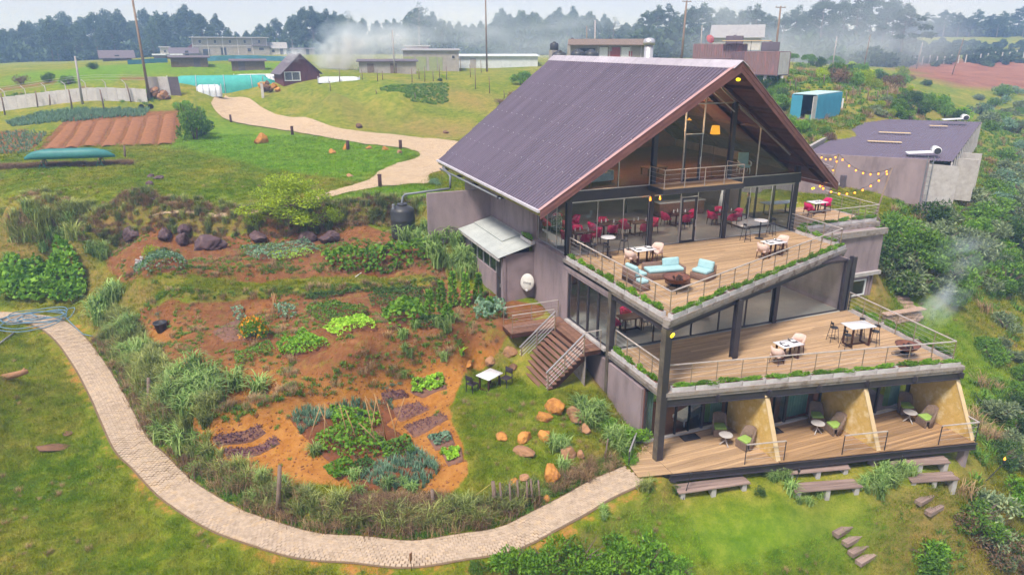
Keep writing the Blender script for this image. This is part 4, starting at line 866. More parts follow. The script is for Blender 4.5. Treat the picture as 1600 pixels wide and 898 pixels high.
ct = T('coffee_table', 'low dark coffee table behind the loft balcony door', 'coffee table', (6.9,12.2,ZL), .1); rbox('tabletop', (0,0,.42), (1.4,.8,.06), 'stair_wood', ct, .01, seg=1)
for x in (-.6,.6):
    for y in (-.32,.32): MB().bar((x,y,0),(x,y,.40),.06).build('leg','dark_wood',ct)
st2 = T('side_table', 'small wooden side table at the far left of the loft', 'side table', (1.5,10.2,ZL), 0); rbox('tabletop', (0,0,.5), (.5,.5,.04), 'bar_wood', st2, .01, seg=1)
for x in (-.2,.2):
    for y in (-.2,.2): MB().bar((x,y,0),(x,y,.48),.045).build('leg','bar_wood',st2)
# ground floor bays: wicker tub chairs, round tables, door mats, sofas in the rooms
def mk_wicker(label):
    t = T('wicker_chair', label, 'chair'); tub_shell(.66,.64,.02,.92,.07,.60,16,.14,1.0).build('shell', 'wicker_dark', t, smooth=True)
    MB().extr([(-.31,-.28,.02),(.31,-.28,.02),(.33,-.30,.38),(-.33,-.30,.38)], (0,.05,0)).build('front_panel', 'wicker_dark', t); rbox('seat_base', (0,-.01,.34), (.56,.54,.06), 'wicker_dark', t, .02, seg=1)
    rbox('cushion', (0,-.02,.42), (.53,.52,.11), 'lime', t, .045); return t
wk = Proto(mk_wicker('x')); rtp = T('round_table', 'x', 'side table'); MB().lathe([(0,.50),(.29,.50),(.305,.515),(.29,.53),(0,.53)], 24).build('tabletop', 'concrete_pale', rtp)
MB().tube([(0,0,.22),(0,0,.5)], .03, 8).build('pole', 'concrete_pale', rtp)
for k in range(3): a = k*2.094+.5; MB().bar((0,0,.26),(math.cos(a)*.24,math.sin(a)*.24,.0),.035).build('leg', 'concrete_pale', rtp)
rt = Proto(rtp); BAY = ('left','middle','right')
for k, (c1, t1, c2, dm) in enumerate((((3.75,.75),(3.42,-.1),(4.1,-.62),(2.35,1.0)), ((8.6,-.1),(7.95,-.85),(8.72,-1.12),(6.2,.0)), ((13.3,-1.0),(12.72,-1.7),(13.2,-2.2),(10.7,-.95)))):
    wk.put((*c1,lo), R_(-25), 'brown wicker chair with lime cushion facing out in the %s room bay' % BAY[k], 'wicker bay chairs'); wk.put((*c2,lo), R_(-100 if k else -80), 'brown wicker chair with lime cushion against the divider of the %s room bay' % BAY[k], 'wicker bay chairs')
    rt.put((*t1,lo), k, 'small round grey table between wicker chairs in the %s room bay' % BAY[k], 'round bay tables')
    dmo = T('doormat', 'dark door mat before the sliding door of the %s room bay' % BAY[k], 'doormat', (*dm,lo+.004), R_(-3), 'door mats'); rbox('mat_body', (0,0,.008), (.85,.5,.016), 'black_mat', dmo, .006, seg=1); rbox('mat_rib', (0,0,.017), (.7,.36,.004), 'black_metal', dmo, .001, seg=1)
def chaise(label, loc, rz):
    t = T('chaise_longue', label, 'chaise longue', loc, rz, 'seats inside the rooms'); rbox('seat', (0,0,.4), (1.5,.7,.2), 'sofa_white', t, .09); rbox('backrest', (-.62,0,.72), (.24,.7,.6), 'sofa_white', t, .1, ry=-.3); rbox('side_rail', (-.2,.32,.6), (1.0,.12,.3), 'sofa_white', t, .05)
    for x in (-.6,.6):
        for y in (-.25,.25): MB().tube([(x,y,.32),(x*1.06,y*1.1,.16),(x,y*1.05,0)], [.045,.035,.02], 7).build('leg', 'white_china', t, smooth=True)
    return t
chaise('pale curved leg chaise behind the glass of the left room', (3.1,2.3,0), R_(200)); chaise('pale chaise behind the glass of the middle room', (6.0,1.5,0), R_(170)); chaise('pale chaise behind the glass of the right room', (11.0,.4,0), R_(170))
for k, (x, y) in enumerate(((2.0,4.9),(7.0,4.4),(11.6,3.8))):
    bd = T('bed', 'low bed with pale cover inside the %s room' % BAY[k], 'bed', (x,y,0), 0, 'beds inside the rooms'); rbox('bed_base', (0,0,.2), (1.7,2.0,.3), 'dark_wood', bd, .03, seg=1); rbox('mattress', (0,0,.45), (1.66,1.96,.24), 'curtain_green' if k == 0 else 'sofa_white', bd, .08)
# table and two black chairs on the small lawn
p = G(765,606); lt = mk_table('lawn_table', 'white marble topped table standing on the small garden lawn', 1.05, .85, .75, 'marble', 'dark_wood'); lt.location = p; lt.rotation_euler = (0,0,R_(28))
def mk_black(label):
    t = T('garden_chair', label, 'chair'); rbox('seat', (0,0,.45), (.44,.44,.03), 'black_mat', t, .01, seg=1); rbox('back_panel', (0,.21,.78), (.42,.03,.26), 'black_mat', t, .01, rx=-.12, seg=1)
    for x in (-.2,.2): MB().bar((x,-.2,0),(x,-.2,.45),.03).build('leg','black_metal',t); MB().bar((x,.22,0),(x,.19,.46),.03).build('leg','black_metal',t); MB().bar((x,.19,.46),(x,.23,.92),.028).build('back_post','black_metal',t)
    return t
bk = Proto(mk_black('x')); q = G(738,612); bk.put(q, R_(120), 'black slatted chair left of the marble lawn table', 'black lawn chairs'); q = G(791,603); bk.put(q, R_(-62), 'black slatted chair right of the marble lawn table', 'black lawn chairs')
# satellite dish on the lean-to wall with its lettering
ds = T('satellite_dish', 'cream satellite dish with dark lettering on the lean-to wall', 'satellite dish', (-.55,12.95,4.05), 0); dm_ = MB()
dm_.lathe([(0,.10),(.2,.075),(.33,.03),(.40,-.02),(.405,-.035),(.33,.015),(.2,.06),(0,.085)], 24, sy=1.25); do = dm_.build('reflector', 'dish_white', ds, smooth=True); do.rotation_euler = (R_(78), 0, R_(-38)); 
MB().tube([(0,.25,-.35),(0,.05,-.3),(0,-.02,-.05)], .025, 7).build('wall_bracket', 'alu', ds); MB().tube([(-.05,-.05,-.42),(-.2,-.35,-.45),(-.25,-.5,-.30)], .014, 6).build('feed_arm', 'alu', ds); MB().cbox((-.26,-.52,-.27),(.08,.14,.08)).build('receiver', 'white_china', ds)
def text_mesh(s, size, m, parent, M4, name='lettering', depth=.004):
    cu = bpy.data.curves.new(name, 'FONT'); cu.body = s; cu.size = size; cu.align_x = 'CENTER'; cu.align_y = 'CENTER'; cu.extrude = depth
    to = bpy.data.objects.new(name, cu); C.objects.link(to); dg = bpy.context.evaluated_depsgraph_get(); me = bpy.data.meshes.new_from_object(to.evaluated_get(dg)); bpy.data.objects.remove(to)
    o = obj(name, me, m, parent); o.matrix_local = M4; return o
_m = do.rotation_euler.to_matrix().to_4x4()
text_mesh('Dialog', .17, 'ink', ds, _m @ Matrix.Translation((.02,-.02,-.0)) @ Matrix.Translation((0,0,.098)) )
# string lights on two leaning poles beside the terrace
def pole(name, label, cat, a, b, r, m, group=None, n=8):
    t = T(name, label, cat, a, 0, group); MB().tube([(0,0,-.2), Vector(b)-Vector(a)], [r*1.15, r*.85], n).build('shaft', m, t, smooth=True); return t
mat('pole_wood', (.27,.20,.15), (.19,.13,.10), 3, .9, .3); mat('pole_grey', (.40,.36,.36), (.30,.27,.27), 3, .9, .2)
pa, pb = Vector((23.3,15.1,5.9)), Vector((24.2,11.9,5.2)); ta, tb = Vector(PY(1311,240,15.1)), Vector(PY(1394,262,12.2))
pole('string_light_pole', 'leaning timber pole holding the bulbs beside the terrace gate', 'pole', pa, ta, .06, 'pole_wood', 'string light poles'); pole('string_light_pole', 'leaning timber pole at the far right end of the bulb strings', 'pole', pb, tb, .06, 'pole_wood', 'string light poles')
ends = [Vector((16.9,9.8,9.0)), ta, tb, Vector((25.6,18.6,9.1)), Vector((17.0,14,9.2))]
def strand(i, a, b, n, sag, label):
    t = T('string_lights', label, 'string lights', a, 0, 'strings of warm bulbs'); pts = []
    for k in range(17): f = k/16; pts.append((b-a)*f - Vector((0,0,sag*4*f*(1-f))))
    MB().tube(pts, .012, 4).build('cord', 'black_metal', t)
    for k in range(n):
        f = (k+.6)/(n+.2); p = (b-a)*f - Vector((0,0,sag*4*f*(1-f)+.06)); MB().lathe([(.022,.10),(.03,.06),(.03,.02)], 6, p).build('socket', 'black_metal', t); MB().lathe([(.02,.02),(.06,-.05),(.05,-.11),(0,-.13)], 8, p).build('bulb', 'bulb', t, smooth=True)
strand(0, ends[0], ta, 6, .7, 'bulb string from the right eaves to the gate pole'); strand(1, ta, tb, 7, .75, 'bulb string between the two leaning poles'); strand(2, ends[0], tb, 9, 1.0, 'bulb string from the right eaves to the far pole'); strand(3, ta, ends[3], 4, .3, 'short bulb string from the gate pole to the outbuilding')

# a person in dark clothes standing inside the upper hall, and a hanging white cloth
mat('cloth_black', (.018,.017,.022), (.03,.028,.035), 6, .9); mat('skin', (.22,.11,.07), (.19,.09,.06), 6, .6); mat('hair', (.012,.010,.010), None, 6, .6)
pe = T('person', 'person in black clothes standing inside the right end of the upper hall', 'person', (14.25,12.6,up), R_(-150))
def skin_body(name, chain, m, parent, sub=2):
    """one continuous figure grown from joints (name: (pos, radius)) and bones"""
    J, bones = chain; ks = list(J); me = bpy.data.meshes.new(name); me.from_pydata([J[k][0] for k in ks], [(ks.index(a), ks.index(b)) for a, b in bones], []); o = obj(name, me, m, parent)
    md_ = o.modifiers.new('skin', 'SKIN')
    if not me.skin_vertices:
        bm = bmesh.new(); bm.from_mesh(me); bm.verts.layers.skin.verify(); bm.to_mesh(me); bm.free()
    for i, k in enumerate(ks): me.skin_vertices[0].data[i].radius = J[k][1]; me.skin_vertices[0].data[i].use_root = (i == 0)
    s_ = o.modifiers.new('sub', 'SUBSURF'); s_.levels = sub; s_.render_levels = sub; return o
J = {'pelvis':((0,0,.95),(.15,.11)), 'waist':((0,0,1.1),(.14,.10)), 'chest':((0,.01,1.32),(.17,.11)), 'neck0':((0,0,1.46),(.07,.06)), 'neck':((0,-.01,1.53),(.05,.05)), 'head':((0,-.02,1.62),(.075,.09)), 'crown':((0,-.01,1.72),(.06,.07))}
Bn = [('pelvis','waist'),('waist','chest'),('chest','neck0'),('neck0','neck'),('neck','head'),('head','crown')]
for s_, n_ in ((-1,'l'),(1,'r')):
    J.update({n_+'sh':((s_*.19,.0,1.42),(.065,.06)), n_+'el':((s_*.25,.03,1.13),(.045,.045)), n_+'wr':((s_*.25,-.06,.88),(.03,.03)), n_+'pa':((s_*.25,-.09,.81),(.035,.02)), n_+'hip':((s_*.10,0,.88),(.10,.10)), n_+'kn':((s_*.11,-.01,.50),(.065,.065)), n_+'an':((s_*.11,.03,.10),(.045,.045)), n_+'to':((s_*.12,-.12,.04),(.045,.035))})
    Bn += [('chest',n_+'sh'),(n_+'sh',n_+'el'),(n_+'el',n_+'wr'),(n_+'wr',n_+'pa'),('pelvis',n_+'hip'),(n_+'hip',n_+'kn'),(n_+'kn',n_+'an'),(n_+'an',n_+'to')]
    for f_ in range(5):
        J[n_+'f%d'%f_] = ((s_*(.25+(f_-1.5)*.012) if f_ < 4 else s_*.215, -.10-.005*f_ if f_ < 4 else -.12, .735+.006*abs(f_-1) if f_ < 4 else .79), (.009,.009)); Bn.append((n_+'pa',n_+'f%d'%f_))
skin_body('body', (J, Bn), 'cloth_black', pe)
hd = MB().lathe([(0,-.13),(.05,-.12),(.075,-.06),(.083,0),(.08,.06),(.055,.11),(0,.13)], 14, (0,-.025,1.645), 1.0, 1.15).build('face', 'skin', pe, smooth=True); MB().lathe([(.088,-.02),(.09,.05),(.065,.115),(0,.14)], 14, (0,.0,1.65), 1.0, 1.12).build('hair', 'hair', pe, smooth=True)
for s_ in (-1,1): MB().lathe([(0,-.012),(.012,0),(0,.012)], 6, (s_*.03,-.118,1.66)).build('eye', 'white_china', pe); MB().cbox((s_*.085,-.01,1.64),(.015,.03,.055)).build('ear', 'skin', pe)
MB().bar((0,-.118,1.66),(0,-.14,1.625),.022).build('nose', 'skin', pe); MB().cbox((0,-.112,1.59),(.045,.012,.012)).build('mouth', 'fuchsia', pe)
hc = T('hanging_cloth', 'pale cloth hanging beside the column inside the upper hall', 'cloth', (13.7,14.3,up), 0); vs, fs = [], []
for i in range(13): vs += [(-.4+.8*i/12, .1*math.sin(i*1.3), .45), (-.22+.44*i/12, .05*math.sin(i*1.3), 1.75)]
MB().add(vs, [(2*i,2*i+2,2*i+3,2*i+1) for i in range(12)]).build('drape', 'white_china', hc, smooth=True).modifiers.new('t','SOLIDIFY').thickness = .02; MB().bar((0,.05,0),(0,.05,1.9),.05).build('stand', 'black_metal', hc); MB().bar((-.25,.05,1.78),(.25,.05,1.78),.03).build('crossbar', 'black_metal', hc)
# ------------------------------------------------------------------ path, drive, beds, stones and garden furniture
def islandmat(name, c1, c2, rough=.9, bump=.3, scale=3, var=.22, bscale=14, c3=None):
    m = mat(name, c1, c2, scale, rough, bump, bscale, objvar=var, c3=c3); t = m.node_tree; N = t.nodes.new
    ge = N('ShaderNodeNewGeometry'); mr = N('ShaderNodeMapRange'); mr.inputs[3].default_value = 1-var; mr.inputs[4].default_value = 1+var
    hv = N('ShaderNodeHueSaturation'); b = t.nodes['Principled BSDF']; s = b.inputs['Base Color'].links[0].from_socket
    t.links.new(ge.outputs['Random Per Island'], mr.inputs[0]); t.links.new(mr.outputs[0], hv.inputs['Value']); t.links.new(s, hv.inputs['Color']); t.links.new(hv.outputs[0], b.inputs['Base Color']); return m
islandmat('paver', (.49,.35,.22), (.38,.28,.19), var=.10, c3=(.46,.35,.26)); mat('path_sand', (.20,.13,.075), (.15,.10,.06), 5, .95, .3)
pts = PATH; W2 = .68; vs, fs = [], []
arc = np.concatenate([[0], np.cumsum([np.linalg.norm(b-a) for a, b in zip(pts[:-1], pts[1:])])]); PA = np.array(pts)
def onpath(s):
    x, y = np.interp(s, arc, PA[:,0]), np.interp(s, arc, PA[:,1]); e = .3
    tx, ty = np.interp(s+e, arc, PA[:,0])-np.interp(s-e, arc, PA[:,0]), np.interp(s+e, arc, PA[:,1])-np.interp(s-e, arc, PA[:,1]); l = math.hypot(tx, ty) or 1
    return x, y, tx/l, ty/l
LT = arc[-1]; n = int(LT/.22)
for i in range(n+1):
    x, y, tx, ty = onpath(LT*i/n)
    for k in range(5): o = (k/4-.5)*2*(W2+.07); xx, yy = x-ty*o, y+tx*o; vs.append((xx, yy, g(xx,yy)+.035))
for i in range(n):
    for k in range(4): a = i*5+k; fs.append((a, a+1, a+6, a+5))
garden_path = kind(MB().add(vs, fs).build('garden_path', 'path_sand', smooth=True), 'structure')
pm = MB().cbox((0,0,0), (.172,.128,.05)).mesh('paver'); pm.materials.append(MAT['paver']); bmm = bmesh.new(); bmm.from_mesh(pm); bmesh.ops.bevel(bmm, geom=[e for e in bmm.edges if all(v.co.z > 0 for v in e.verts)], offset=.012, segments=1, affect='EDGES'); bmm.to_mesh(pm); bmm.free()
cells = []; s = .1; row = 0; r = random.Random(5)
while s < LT-.1:
    x, y, tx, ty = onpath(s); a = math.atan2(ty, tx)
    for k in range(10):
        o = (k-4.5)*.134; xx, yy = x-ty*o + tx*(.045 if k%2 else -.045), y+tx*o + ty*(.045 if k%2 else -.045)
        d = np.linalg.norm(np.array([xx,yy,0])-CAM); cells.append((d, xx, yy, a, r.uniform(-.003,.003), r.uniform(-.008,.008), r.uniform(-.008,.008)))
    s += .179
cells.sort(); rest = MB()
for i, (d, xx, yy, a, dz, rx, ry) in enumerate(cells):
    z = g(xx,yy)+.05+dz
    if i < 300: o = obj('paver', pm, None, garden_path, (xx,yy,z)); o.rotation_euler = (rx, ry, a)
    else: rest.cbox((xx,yy,z), (.172,.128,.05), a, rx, ry)
kind(rest.build('paver_field', 'paver', garden_path), 'stuff')
# brick paved drive sweeping up to the house
m = mat('drive', (.47,.335,.20), (.39,.275,.165), .6, .9, .15, 20); t = m.node_tree; b = t.nodes['Principled BSDF']; br = t.nodes.new('ShaderNodeTexBrick'); tcn = t.nodes.new('ShaderNodeTexCoord'); s_ = b.inputs['Base Color'].links[0].from_socket
br.inputs['Scale'].default_value = 1.0; br.inputs['Brick Width'].default_value = .4; br.inputs['Row Height'].default_value = .2; br.inputs['Mortar Size'].default_value = .015; br.inputs['Mortar'].default_value = (.25,.17,.12,1); br.inputs['Color2'].default_value = (.52,.39,.255,1)
t.links.new(tcn.outputs['Object'], br.inputs['Vector']); t.links.new(s_, br.inputs['Color1']); t.links.new(br.outputs['Color'], b.inputs['Base Color'])
pr = [((352,150),(330,163)), ((388,155),(340,178)), ((412,171),(363,191)), ((450,184),(420,201)), ((520,199),(470,209)), ((600,210),(540,221)), ((660,217),(600,229)), ((715,222),(640,234)), ((740,238),(656,241)), ((722,253),(650,248)), ((706,263),(618,257)), ((690,267),(592,268)), ((670,274),(583,277)), ((670,286),(560,287)), ((640,288),(530,296)), ((597,292),(510,301)), ((540,302),(490,309)), ((490,315),(470,319)), ((425,324),(415,330)), ((330,334),(320,339)), ((240,338),(225,344))]
A_ = smooth_line([G(*a) for a, b in pr], .35); B_ = []
ga = [G(*a) for a, b in pr]; gb = [G(*b) for a, b in pr]
def resample(l, k=14):
    o = []; p = [np.array(q[:2]) for q in l]; p = [2*p[0]-p[1]] + p + [2*p[-1]-p[-2]]
    for i in range(1, len(p)-2):
        for j in range(k): t_ = j/k; a, b_, c_, d = p[i-1:i+3]; o.append(.5*((2*b_)+(-a+c_)*t_+(2*a-5*b_+4*c_-d)*t_*t_+(-a+3*b_-3*c_+d)*t_**3))
    return o
ra, rb = resample(ga), resample(gb); vs, fs = [], []; NC = 14
for p, q in zip(ra, rb):
    for k in range(NC+1): w = p+(q-p)*k/NC; dd = math.hypot(w[0]-CAM[0], w[1]-CAM[1]); vs.append((w[0], w[1], g(*w)+.05+max(0, dd-60)*.002))
for i in range(len(ra)-1):
    for k in range(NC): a = i*(NC+1)+k; fs.append((a, a+1, a+NC+2, a+NC+1))
kind(MB().add(vs, fs).build('driveway', 'drive', smooth=True), 'structure')
# soil beds
mat('bed_soil', (.20,.065,.022), (.12,.045,.022), 3, .95, .6, 12); mat('bed_mulch', (.24,.115,.075), (.15,.08,.062), 6, .95, .8, 20); mat('field_soil', (.31,.13,.05), (.20,.08,.032), 2, .95, .6, 8)
def mound(name, poly, h, m, parent=None, step=.22):
    """low bed of earth with rounded shoulders following the ground"""
    P2 = [np.array(p[:2]) for p in poly]; c = sum(P2)/len(P2); ring = []
    for i in range(len(P2)):
        a, b = P2[i], P2[(i+1)%len(P2)]; k = max(1, int(np.linalg.norm(b-a)/.5))
        ring += [a+(b-a)*j/k for j in range(k)]
    fr = [(1.0,-.05), (.93,h*.75), (.78,h), (.5,h*1.05), (.25,h)]; mb = MB(); n = len(ring)
    for f, z in fr:
        for p in ring: q = c+(p-c)*f; mb.v.append((q[0], q[1], g(*q)+z+random.uniform(-.02,.02)))
    mb.v.append((c[0], c[1], g(*c)+h))
    for k in range(len(fr)-1):
        for i in range(n): mb.f.append((k*n+i, k*n+(i+1)%n, (k+1)*n+(i+1)%n, (k+1)*n+i))
    for i in range(n): mb.f.append(((len(fr)-1)*n+i, (len(fr)-1)*n+(i+1)%n, len(fr)*n))
    return mb.build(name, m, parent, smooth=True)
pf = kind(bpy.data.objects.new('ploughed_field', None), 'structure'); C.objects.link(pf)
fur = [((62,236),(100,196)), ((98,232),(125,192)), ((125,231),(150,190)), ((155,230),(178,189)), ((184,229),(204,187)), ((213,228),(228,184)), ((243,227),(254,181)), ((272,225),(277,178))]
for (a0, a1), (b0, b1) in zip(fur[:-1], fur[1:]):
    p = [Vector(G(*q)) for q in (a0, a1, b1, b0)]; mid = sum(p, Vector())/4
    mb = MB(); K = 12; prof = ((0,-.1),(.1,.06),(.25,.13),(.5,.16),(.75,.13),(.9,.06),(1,-.1))
    for i in range(K+1):
        l = p[0].lerp(p[1], i/K); r_ = p[3].lerp(p[2], i/K)
        for f, z in prof: q = l.lerp(r_, .04+f*.92); mb.v.append((q.x, q.y, g(q.x,q.y)+z+random.uniform(-.05,.05)))
    for i in range(K):
        for k in range(6): a = i*7+k; mb.f.append((a, a+1, a+8, a+7))
    mb.build('soil_ridge', 'field_soil', pf, smooth=True)
BEDS = {}
vg = kind(bpy.data.objects.new('vegetable_plot', None), 'structure'); C.objects.link(vg)
for nm, s, m in (('lettuce','645,592 690,583 700,608 662,622 640,612','bed_mulch'), ('purple_a','612,640 655,628 672,640 625,660','bed_mulch'), ('purple_b','630,668 690,645 702,655 645,685','bed_mulch'), ('kale','666,682 705,675 712,695 680,705','bed_mulch'), ('seed','688,705 722,700 725,722 700,730','bed_mulch'), ('herb','595,618 632,612 640,622 600,632','bed_mulch'),
  ('row_a','330,688 405,664 418,676 340,700','bed_mulch'), ('row_b','345,704 430,682 440,694 355,718','bed_mulch'), ('onion_b','520,735 640,690 690,735 640,770 560,770','bed_soil'), ('leek','450,655 600,620 620,650 480,690','bed_soil'), ('bean','480,690 600,650 640,690 520,730','bed_soil'),
  ('grn1','475,490 520,478 578,488 560,500 510,512','bed_soil'), ('grn2','505,518 580,505 588,520 530,532','bed_soil'), ('grn3','432,545 480,525 516,545 480,558 440,560','bed_soil'), ('dk1','575,465 640,450 700,455 690,475 620,490 580,482','bed_soil'), ('brown','330,520 370,500 420,505 415,530 350,535','bed_mulch'), ('squash','595,500 640,478 665,490 660,508 610,518','bed_soil'),
  ('lv1','375,392 480,380 500,395 400,412','bed_soil'), ('lv2','205,425 285,405 295,425 230,440','bed_soil'), ('pk','500,405 670,390 690,410 520,428','bed_soil')):
    BEDS[nm] = [Vector(q) for q in GP(s)]; mound('planting_bed', BEDS[nm], .09, m, vg)
# stones
islandmat('rock_orange', (.50,.20,.04), (.27,.095,.025), var=.12, c3=(.52,.24,.06), scale=2.5, bscale=6, bump=.6); islandmat('rock_tan', (.42,.22,.11), (.29,.15,.085), var=.12, scale=2.5, bscale=6, bump=.6)
islandmat('rock_dark', (.115,.065,.07), (.20,.13,.13), var=.12, scale=2.5, bscale=6, bump=.7, c3=(.085,.05,.055)); islandmat('rock_brown', (.20,.10,.055), (.13,.07,.045), var=.12, scale=2.5, bscale=6, bump=.7)
def rock_mesh(seed, sub=4, rough=.28, blocky=0.):
    bm = bmesh.new(); bmesh.ops.create_icosphere(bm, subdivisions=sub, radius=.5); r = random.Random(seed); fr = [(Vector((r.gauss(0,1),r.gauss(0,1),r.gauss(0,1))).normalized(), r.uniform(.26,.46)) for _ in range(15)]
    for v in bm.verts:
        d = v.co.normalized(); k = .5
        for nn, h in fr:
            c = d.dot(nn)
            if c > .05: k = min(k, h/c)
        v.co = d*(k*(1-.12*rough) + .022*math.sin(d.x*9+seed)*math.cos(d.y*8+d.z*7) + .014*math.sin(d.x*23+d.z*17+seed)*math.cos(d.y*21) + .008*math.sin(d.y*47+d.x*39))
    for f in bm.faces: f.smooth = True
    me = bpy.data.meshes.new('rock'); bm.to_mesh(me); bm.free(); return me
RM = [rock_mesh(k) for k in range(7)]; RMC = {}
def rock(px, py, d, m, label, rz=None, sink=.33, name='boulder', cat='boulder', group=None, dz=0):
    k = hash((px, py)) % 7; key = (k, m)
    if key not in RMC: RMC[key] = RM[k].copy(); RMC[key].materials.append(MAT[m])
    p = G(px, py); o = obj(name, RMC[key], None, None, (p.x, p.y, p.z+d[2]*(.42-sink)+dz)); o.scale = (d[0]*1.15, d[1]*1.15, d[2]*1.2); o.rotation_euler = (.1*math.sin(px), .1*math.cos(py), rz if rz is not None else (px*.7) % 3.1); return tag(o, label, cat, group)
GO = 'orange boulders on the garden lawn'
for px, py, d, m, l in ((866,640,(1.15,.9,.75),'rock_orange','large orange boulder, upper one of the touching pair below the stairs'), (850,653,(.85,.75,.6),'rock_orange','orange boulder leaning on the larger one below the stairs'), (851,683,(.65,.55,.62),'rock_orange','squat orange boulder rightmost of the three in a row on lawn'), (820,686,(.75,.6,.6),'rock_orange','squat orange boulder in the middle of the three on lawn'), (785,685,(.6,.55,.5),'rock_orange','small orange boulder leftmost of the three on lawn'), (818,708,(1.0,.65,.42),'rock_tan','flat tan boulder lying below the three orange ones'), (897,652,(1.1,.9,.8),'rock_tan','brownish boulder between orange pair and reeds'), (914,672,(.55,.5,.5),'rock_tan','small brownish boulder against the reeds by the wall'), (886,712,(.8,.7,.7),'rock_tan','tan boulder at the lower edge of the small lawn'), (862,742,(.95,.85,.85),'rock_orange','tall mossy orange boulder by the hedge end'), (906,712,(.45,.4,.4),'rock_tan','little tan stone next to the mossy boulder'), (796,552,(.8,.7,.6),'rock_tan','round tan boulder beside the timber stairs'), (768,566,(.75,.65,.55),'rock_tan','round tan boulder behind the lawn table'), (732,569,(.85,.4,.3),'rock_orange','flat orange stone on the slope behind the lawn table'), (802,575,(.5,.5,.35),'rock_brown','small brown stone under the stair rail'), (803,757,(.6,.5,.4),'rock_orange','orange stone half hidden in the hedge stakes'), (820,748,(.5,.45,.35),'rock_tan','tan stone half hidden in the hedge stakes'), (853,783,(.35,.3,.5),'rock_orange','upright orange stone at the path edge')):
    rock(px, py, d, m, l, group=GO)
GD = 'dark boulders along the upper garden bank'
for px, py, d, l in ((207,371,(1.7,1.1,1.0),'low dark boulder at the left end of the bank row'), (258,374,(1.1,.9,1.1),'dark boulder with a pale top left of the stacked pair'), (285,380,(1.1,.9,.9),'lower dark boulder of the stacked pair on the bank'), (289,366,(.95,.85,.9),'upper dark boulder of the stacked pair on the bank'), (327,388,(2.5,1.3,1.15),'long blocky dark boulder, the largest on the bank'), (405,376,(1.4,1.1,1.0),'dark boulder under the left of the light green tree'), (478,378,(1.4,1.1,.9),'dark boulder under the right of the light green tree'), (514,378,(1.6,1.2,1.1),'dark boulder at the right end of the bank row')): rock(px, py, d, 'rock_dark', l, group=GD, sink=.2)
for px, py, d, m, l in ((233,290,(.95,.7,.55),'rock_dark','near dark stone of the trio on the upper lawn'), (237,278,(.7,.6,.6),'rock_dark','left dark stone of the trio on the upper lawn'), (249,280,(.9,.6,.45),'rock_dark','right dark stone of the trio on the upper lawn'), (241,311,(.8,.5,.35),'rock_dark','dark stone lying in the dry brush heap'), (270,318,(.9,.5,.3),'rock_brown','brown stone right of the dry brush heap'), (408,224,(1.7,1.1,1.9),'rock_orange','big pointed orange boulder beside the drive'), (520,240,(1.0,.7,.9),'rock_orange','orange boulder leftmost of the line beside the drive'), (517,240,(.6,.5,.55),'rock_orange','small round orange stone touching the leftmost drive boulder'), (541,234,(.8,.6,.95),'rock_orange','upright orange boulder second in the line beside drive'), (576,233,(.8,.5,.6),'rock_orange','low orange boulder third in the line beside the drive'), (602,235,(.85,.55,.8),'rock_orange','leaning orange boulder fourth in the line beside drive'), (624,240,(.65,.6,.75),'rock_tan','pale round stone by the bollard at the drive bend'), (547,277,(.6,.55,.6),'rock_tan','lone round yellow stone on the middle lawn'), (84,700,(1.5,.8,.4),'rock_brown','flat reddish stone lying on the lower left lawn'), (560,199,(1.6,.9,.7),'rock_brown','reddish stone heap at the foot of the grass mound'), (697,208,(1.2,.7,.6),'rock_brown','brown stone at the right foot of the grass mound'), (105,677,(.7,.4,.12),'rock_brown','thin bare earth clod above the flat lawn stone')): rock(px, py, d, m, l, group='scattered lawn stones')
# rubble heaps by the gate and pale stones in the garden
for i in range(14): rock(418+random.uniform(-12,18), 147-random.uniform(0,6), (1.0,.8,.8), 'rock_brown' if i % 2 else 'rock_orange', 'rough boulder in the heap beside the gate post', group='heap of boulders by the gate', name='heap_stone', dz=random.uniform(0,1.3))
for i in range(7): rock(218+random.uniform(-6,8), 418-random.uniform(0,10), (.3,.25,.25), 'pole_grey', 'pale grey stone in the small garden cairn', group='small garden cairn', name='cairn_stone', cat='stone', dz=random.uniform(0,.3))
# retaining stones by the right lawn: steps and low wall
islandmat('wall_stone', (.40,.27,.20), (.28,.19,.15), var=.2, scale=4)
for i, (px, py) in enumerate(((1409,467),(1414,474),(1419,481),(1424,487))):
    p = G(px, py); o = MB().cbox((0,0,0), (.9,.45,.22)).build('stone_step', 'wall_stone', None, bevel=.04, loc=(p.x,p.y,p.z+.05), rz=R_(-20)); tag(o, ('topmost','second','third','lowest')[i]+' rough stone step climbing the right hand slope', 'step', 'stone steps on the right slope')
wv = T('stone_wall', 'low rubble stone wall below the right hand steps', 'wall', G(1412,510), 0); a, b = Vector(G(1380,507)), Vector(G(1437,502)); ln = (b-a).length; nx = int(ln/.42)
wv.location = a; dirw = (b-a).normalized(); ang = math.atan2(dirw.y, dirw.x)
for rw in range(3):
    for i in range(nx): q = dirw*(i+.5+(rw%2)*.4)*.42; MB().cbox((0,0,0), (.40,.36,.2)).build('stone', 'wall_stone', wv, bevel=.035, loc=(q.x,q.y,g(a.x+q.x,a.y+q.y)-a.z+.08+rw*.205), rz=ang+random.uniform(-.1,.1))
MB().cbox((0,0,0), (ln*1.05,.5,.07)).build('coping', 'wall_stone', wv, loc=tuple((b-a)/2+Vector((0,0,.78-.0))), rz=ang)
